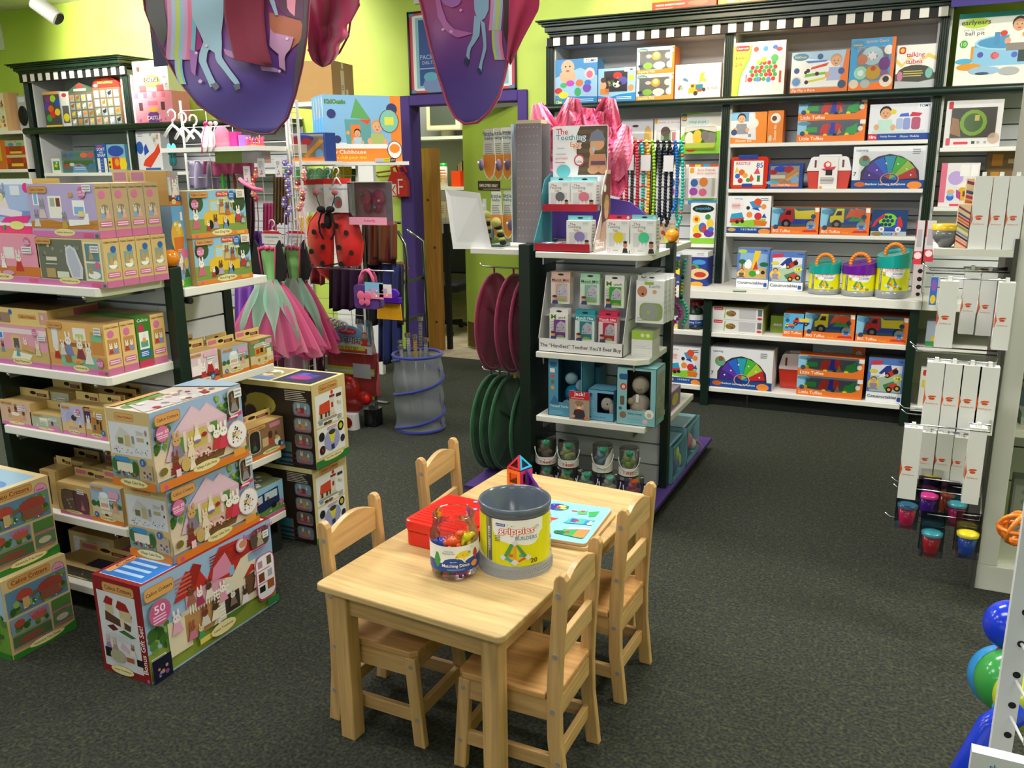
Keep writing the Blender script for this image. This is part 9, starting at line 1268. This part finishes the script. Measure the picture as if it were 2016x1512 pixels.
b=MB();a=PY(1914,1480,1.2);b.box(0,.3,0,.02,-.22,0,M('e0e0e2'));draw(b,Face((0,0,-.06),(.14,0,0),(0,0,.06),(0,-1,0)),'T .16 .58 .63 .8 4a86c8 the original;T .2 -.3 1.5 .44 d82a3a SUPER');tag(b.build('toy_box',None,(a.x,1.2,a.z)),'white box reading the original in blue at the bottom right corner','box')
tag(MB().box(a.x-.02,a.x+.34,1.18,1.23,a.z-.24,a.z-.2206,M('dcdcdc','m')).box(a.x+.3,a.x+.32,1.2,1.23,0,a.z-.24,M('dcdcdc','m')).build('low_shelf'),'white shelf under the foreground box at the bottom right','shelf')
# === hanging unicorn play canopies
def cloth_mat():
 mt=bpy.data.materials.new('printed_nylon');mt.use_nodes=True;N=mt.node_tree.nodes;L=mt.node_tree.links;b=N['Principled BSDF'];b.inputs['Roughness'].default_value=.5;b.inputs['Sheen Weight'].default_value=.2
 tc=N.new('ShaderNodeTexCoord');sp_=N.new('ShaderNodeSeparateXYZ');mp=N.new('ShaderNodeMapRange');mp.inputs[1].default_value=0;mp.inputs[2].default_value=.62;rp=N.new('ShaderNodeValToRGB');e=rp.color_ramp.elements
 e[0].color=lin('3a3480');e[0].position=0;e[1].color=lin('a83a60');e[1].position=1
 for p,c in((.35,'4a3488'),(.55,'6a3a88'),(.75,'8a3a7c')):n_=e.new(p);n_.color=lin(c)
 tn=N.new('ShaderNodeTexNoise');tn.inputs['Scale'].default_value=3;ad=N.new('ShaderNodeMath');ad.operation='MULTIPLY_ADD';ad.inputs[1].default_value=.16
 L.new(tc.outputs['Object'],sp_.inputs[0]);L.new(tc.outputs['Object'],tn.inputs['Vector']);L.new(sp_.outputs['Z'],mp.inputs[0]);L.new(tn.outputs['Fac'],ad.inputs[0]);L.new(mp.outputs[0],ad.inputs[2]);L.new(ad.outputs[0],rp.inputs[0]);L.new(rp.outputs[0],b.inputs['Base Color']);return mt
CLM=cloth_mat();MAR=M('7a1c3c','f')
def canopy(Y,bound,lab,decals,trim,extra):
 """bound: outline (px, py) traced on the cloth plane, clockwise from the top left"""
 xs=[p[0]for p in bound];low=max(bound,key=lambda p:p[1]);o0=PY(low[0],low[1],Y);r=empty('play_canopy',o0,lab,'canopy','hanging play canopies')
 xc,xw=(min(xs)+max(xs))/2,(max(xs)-min(xs))/2
 def at_(px,py,off=0):return PY(px,py,Y-.05*math.cos(min(1.3,abs(px-xc)/xw*1.2))-.012*math.sin(px*.02+py*.031)-off)-o0
 b=MB();n=36;ys_=[p[1]for p in bound];y0,y1=min(ys_),max(ys_)
 def span(y):
  c=[a[0]+(b_[0]-a[0])*(y-a[1])/(b_[1]-a[1])for a,b_ in zip(bound,bound[1:]+bound[:1])if(a[1]-y)*(b_[1]-y)<=0 and a[1]!=b_[1]];return(min(c),max(c))if c else(low[0],low[0])
 def fn(u,v):y=y0+1+(y1-y0-1.5)*v;a,c=span(y);return at_(a+(c-a)*u,y)
 b.grid(fn,24,44,CLM);b.build('printed_cloth',r,solid=.0015)
 MB().tube([at_(x,y,.0)for x,y in bound],trim[1],M(trim[0],'t'),6,True,.6).build('piping',r)
 b=MB()
 for i,(P,c)in enumerate(decals):
  if len(P)==3 and not isinstance(P[0],tuple):cx,cy,rr=P;P=[(cx+rr*math.cos(t),cy+rr*math.sin(t))for t in[2*math.pi*k/14 for k in range(14)]]
  yy0,yy1=min(p[1]for p in P),max(p[1]for p in P);K=max(4,int((yy1-yy0)/8));vs=[]
  for k in range(K+1):
   y=yy0+(yy1-yy0)*(k/K*.996+.002);cc_=sorted(a[0]+(b_[0]-a[0])*(y-a[1])/(b_[1]-a[1])for a,b_ in zip(P,P[1:]+P[:1])if(a[1]-y)*(b_[1]-y)<=0 and a[1]!=b_[1])
   if len(cc_)<2:cc_=[P[0][0]]*2
   for f in(0,.25,.5,.75,1):vs.append(at_(cc_[0]+(cc_[-1]-cc_[0])*f,y,.003+.0003*i))
  b.add(vs,[(5*k+j,5*k+j+1,5*k+j+6,5*k+j+5)for k in range(K)for j in range(4)],M(c,'m'),True)
 b.build('printed_picture',r)
 for nm,P,c,off,dd in extra:
  ys2=[p[1]for p in P]
  def sp2(y):c2=[a[0]+(b_[0]-a[0])*(y-a[1])/(b_[1]-a[1])for a,b_ in zip(P,P[1:]+P[:1])if(a[1]-y)*(b_[1]-y)<=0 and a[1]!=b_[1]];return(min(c2),max(c2))if c2 else(P[0][0],P[0][0])
  def f2_(u,v):y=min(ys2)+.5+(max(ys2)-min(ys2)-1)*v;a,c2=sp2(y);return at_(a+(c2-a)*u,y,off+dd*math.sin(u*5+v*2)+.012*abs(u-.35-.25*v))
  MB().grid(f2_,16,14,M(c,'f')).build(nm,r,solid=.002)
 top=at_((bound[0][0]+bound[-1][0])/2,y0);MB().tube([top,Vector((top.x,top.y,CZ-o0.z))],.0015,M('d8d8d8','g'),5).build('hanging_cord',r)
B1=[(420,-330),(500,-325),(575,-250),(606,-120),(609,0),(604,70),(595,130),(582,185),(566,232),(540,263),(510,264),(470,254),(430,234),(390,206),(352,158),(325,110),(302,62),(286,20),(276,-60),(282,-160),(330,-270)]
TAILC=['c890b0','a8b8d8','b8c860','9ab8d0','c8a0c8','d87a9a','7ab8cc']
def stripes(x0,y0,x1,y1,n,w_,bow,cs):return[([(x0+w_*i+bow*math.sin(t/9*math.pi)*1.0+(x1-x0)*t/9,y0+(y1-y0)*t/9)for t in range(10)]+[(x0+w_*(i+1)+bow*math.sin(t/9*math.pi)+(x1-x0)*t/9,y0+(y1-y0)*t/9)for t in range(9,-1,-1)],cs[i%len(cs)])for i in range(n)]
D1=[([(280,-80),(330,-80),(322,0),(330,60),(322,94),(310,76),(290,30)],'5a5a5c'),([(596,-60),(604,-60),(604,60),(592,130),(578,186),(582,120),(590,60)],'5c5658'),([(530,24),(596,42),(592,80),(570,100),(532,90)],'b8705a'),([(545,-60),(598,-60),(597,40),(570,36),(548,18)],'6a4a60'),([(560,-50),(585,-50),(580,32),(566,20)],'e89ab0'),([(376,40),(392,60),(400,92),(382,104),(378,78)],'9a3a80')]+stripes(322,-60,326,118,7,8,6,TAILC)+stripes(344,116,352,166,3,5,-3,['9ab8d0','b8c860','7ab8cc'])+[([(374,-90),(440,-90),(440,30),(436,62),(437,100),(424,112),(418,82),(414,86),(412,100),(402,86),(392,62),(378,34)],'9dbdd2'),([(402,78),(418,84),(408,104),(406,122),(418,150),(426,166),(414,172),(402,144),(390,118),(394,100)],'9dbdd2'),([(422,80),(437,80),(436,112),(452,136),(472,162),(470,172),(458,162),(440,138),(424,118)],'9dbdd2'),([(414,166),(426,162),(433,172),(424,178)],'6a727a'),([(458,166),(470,164),(474,174),(464,178)],'6a727a'),([(530,0),(540,0),(548,30),(542,30)],'9dbdd2'),([(532,56),(546,74),(556,90),(580,66),(572,96),(560,110),(562,140),(550,136),(548,104),(530,94)],'c090b8'),([(372,96),(390,100),(384,150),(376,140)],'a070b0'),([(512,130),(548,134),(546,142),(516,140)],'b088b8'),([(440,96),(456,100),(462,116),(444,108)],'b080b0'),((386,104,3),'d8c8e0'),((406,90,3),'d8c8e0'),((394,160,4),'c8b0d8'),((565,76,3),'e0d0e0'),((550,140,3),'d8c0d8')]
canopy(2.5,B1,'large purple unicorn play canopy hanging from the ceiling, nearer one',D1,('6a1438',.0065),[('flap',[(440,-40),(520,-40),(519,30),(525,90),(537,130),(500,129),(464,128),(450,70),(441,28)],'7a1838',.03,.0)])
Y_=2.75;q0=PY(640,130,Y_);b=MB();SP=[(-60,604,700),(0,607,708),(20,607,703),(42,607,691),(50,607,682),(70,607,686),(88,606,668),(104,608,667),(118,614,659),(127,624,650),(131,632,640)]
def sail(u,v):
 y=-60+191*v;k=max(i for i in range(10)if SP[i][0]<=y+.001);f=(y-SP[k][0])/(SP[k+1][0]-SP[k][0]);a=SP[k][1]+(SP[k+1][1]-SP[k][1])*f;c=SP[k][2]+(SP[k+1][2]-SP[k][2])*f
 return PY(a+(c-a)*u,y,Y_-.05*math.sin(u*7+v*2.2)*(.4+u)-.02*math.sin(u*15-v*6))-q0
b.grid(sail,26,30,M('b03a64','f'));r=b.build('fabric_sail',None,q0,solid=.002);tag(r,'crumpled wine red fabric hanging right of the large canopy','fabric')
MB().tube([PY(690,-60,Y_)-q0,PY(707,10,Y_-.03)-q0,PY(690,42,Y_+.03)-q0,PY(686,70,Y_)-q0,PY(668,104,Y_)-q0,PY(636,131,Y_)-q0,PY(606,98,Y_)-q0],.004,MAR,6).build('piping',r);tp=PY(655,-60,Y_)-q0;MB().tube([tp,(tp.x,tp.y,CZ-q0.z)],.0015,M('d8d8d8','g'),5).build('hanging_cord',r)
carton('navy_flap','dark navy fabric corner showing left of the large canopy','fabric',PY(303,130,2.62).x,PY(330,130,2.62).x,2.62,PY(310,131,2.62).z,.25,.003,'2e2c58',kind='t')
B2=[(930,-250),(985,-200),(1012,-80),(1010,20),(1004,90),(994,150),(982,190),(962,222),(940,241),(916,244),(898,232),(880,200),(864,150),(848,92),(838,45),(827,0),(822,-90),(850,-200)]
D2=[([(986,-60),(1008,-60),(1010,10),(1004,60),(998,90),(990,60),(992,20)],'3e3836')]+stripes(964,-60,962,60,4,6,3,TAILC)+stripes(968,60,974,118,4,5,-2,TAILC[2:])+[([(930,-80),(964,-80),(962,20),(952,42),(948,40),(944,36),(942,44),(934,20)],'8ab0d0'),([(934,30),(946,38),(944,70),(934,86),(926,96),(924,118),(917,116),(920,94),(930,74)],'8ab0d0'),([(946,38),(954,42),(957,70),(958,96),(950,124),(948,142),(942,134),(948,110),(952,90)],'8ab0d0'),([(915,114),(924,118),(920,130),(912,124)],'2e3a50'),([(941,132),(948,138),(945,148),(939,142)],'2e3a50'),([(852,-40),(864,-40),(868,10),(880,44),(900,62),(932,62),(934,72),(900,74),(878,62),(862,34)],'a868a8'),([(868,0),(876,10),(890,15),(904,10),(908,0),(900,4),(886,6)],'9a68b0'),((888,62,3),'c8a0d0'),((872,58,3),'c8a0d0'),((907,20,3),'c890c8')]
canopy(3.25,B2,'smaller purple unicorn play canopy hanging in front of the map poster',D2,('a02c58',.0095),[('flap',[(1004,-60),(1062,-60),(1062,16),(1030,75),(1005,128),(997,122),(1001,60)],'b83060',.01,.02)])
# === office seen through the doorway
OB=7.5;ou=empty('office_shelving',(-4.4,OB,0),'white office shelving seen through the purple doorway','shelving')
def oo(o):o.location-=Vector((-4.4,OB,0));return o
for z in(.74,1.385,1.865):oo(MB().box(-5.0,-3.95,OB,OB+.4,z-.03,z,M('cfcfca','m')).build('shelf',ou))
oo(MB().box(-5.0,-3.95,OB+.4,OB+.42,.7,2.6,M('98989a','m')).build('back_panel',ou));oo(MB().box(-3.95,-3.93,OB,OB+.42,0,2.6,M('b8b8b4','m')).build('side_panel',ou))
b=MB();q=PY(843,250,OB+.02);mn=empty('monitor',(PY(872,240,OB+.1).x,OB+.1,1.8656),'old beige computer monitor on the top office shelf','monitor');b.box(-.18,.2,-.02,.2,.06,.4,M('c8c0a4','m'));b.build('case',mn,bevel=.01);MB().box(-.13,.15,-.024,-.02,.11,.36,M('4a4e4c','g')).build('screen',mn);MB().cyl((0,.09,0),(0,.09,.06),.07,M('8a8674','m'),n=16).build('stand',mn)
q=PY(872,362,OB+.08);r=empty('wipes_tub',(q.x,OB+.1,1.3856),'white cylinder of wipes with a bright green lid on the office shelf','tub');MB().lathe([(0,0),(.04,0),(.04,.2),(0,.2)],M('d8d0c0'),24).build('tub_body',r);MB().lathe([(.042,.2),(.042,.225),(0,.23)],M('2ab04a','g'),24).build('lid',r)
b=MB();fw=cylface((0,0,0),.0405,.0405,-170,-10,.02,.19);draw(b,fw,'L .1 .1 .9 .9 5 d87a60;u .1 .1 .9 .9 10 .05 3 a8c84a,e0a090');b.build('label',r)
q=PY(896,362,OB+.05);tag(MB().box(-.04,.06,0,.09,0,.15,M('e0401c','g')).build('orange_cup',None,(q.x,OB+.05,1.3856)),'bright orange square cup on the office shelf','cup')
for k in range(5):tag(MB().box(-.004,.004,0,.1,0,.2+.012*k,M(('2a6a4a','e0d0d0','c89a9a','e8e0dc','3a3a3a')[k])).build('file_folder',None,(q.x-.03+.014*k,OB+.16,1.3856)),['dark green file folder behind the orange cup','white file folder behind the orange cup','pink file folder behind the orange cup','cream file folder behind the orange cup','black file folder behind the orange cup'][k],'folder','folders behind the orange cup')
rn=random.Random(8)
for k in range(7):
 px,py=(858,470,)[0]+(k%3)*14,415+(k//3)*32;q=PY(px,py,OB-.01);o=carton('paper_note',['cream paper note pinned under the office shelf','pale paper note pinned at the middle of the office wall','pinkish paper sheet pinned on the office wall','beige paper sheet low on the office wall','grey paper sheet low on the office wall','mauve paper sheet by the black chair','tan paper sheet at the bottom of the notes'][k],'note',q.x-.04,q.x+.035,OB-.004-.002*k,q.z-.08,.17,.0015,('c8b078','a8988a','b8a098','a8a08c','8a8486','9a8a88','b09a7c')[k],'L .2 .3 .8 .8 4 7a7060')
oo(MB().box(-5.0,-3.95,OB,OB+.01,.74,1.35,M('7a706a','m')).build('pin_board',ou))
q=PY(853,500,6.42);b=MB();xa_,xb_=PY(834,500,6.42).x,PY(867,500,6.42).x;b.box(xa_,xb_,6.42,6.46,.003,PY(850,292,6.42).z,woodmat('b07c38',2))
for z in(.25,.9,1.3):b.cyl(((xa_+xb_)/2+.03*math.sin(z*9),6.4195,z),((xa_+xb_)/2+.03*math.sin(z*9),6.42,z),.012,M('4a2c14'),n=12)
tag(b.build('pine_board'),'tall knotty pine board standing inside the doorway','board')
tag(MB().box(xb_+.01,xb_+.05,6.47,6.51,.003,1.1,M('121412','m')).build('black_post'),'thin black post right of the pine board','post')
oc=empty('office_chair',(-4.1,7.2,.002),'black office swivel chair behind the doorway','chair');BK=M('141416','m')
MB().rbox(-.22,.22,-.2,.22,.42,.5,.06,BK).build('seat',oc,bevel=.02);MB().rbox(-.2,.24,.2,.26,.55,.95,.08,BK,axis=1).build('backrest',oc,bevel=.02);MB().cyl((0,0,.1),(0,0,.42),.03,BK).build('column',oc)
for k in range(5):
 a=k*2*math.pi/5+.3;MB().tube([(0,0,.1),(.26*math.cos(a),.26*math.sin(a),.07)],.02,BK,8).build('base_leg',oc);MB().cyl((.26*math.cos(a)-.015,.26*math.sin(a),.03),(.26*math.cos(a)+.015,.26*math.sin(a),.03),.028,BK).build('caster',oc)
b=MB();b.box(-4.9,-4.3,7.6,7.62,0,.1,M('8a8478','m'));bb=b.build('baseboard_back');struct(bb)
bpy.context.view_layer.update()
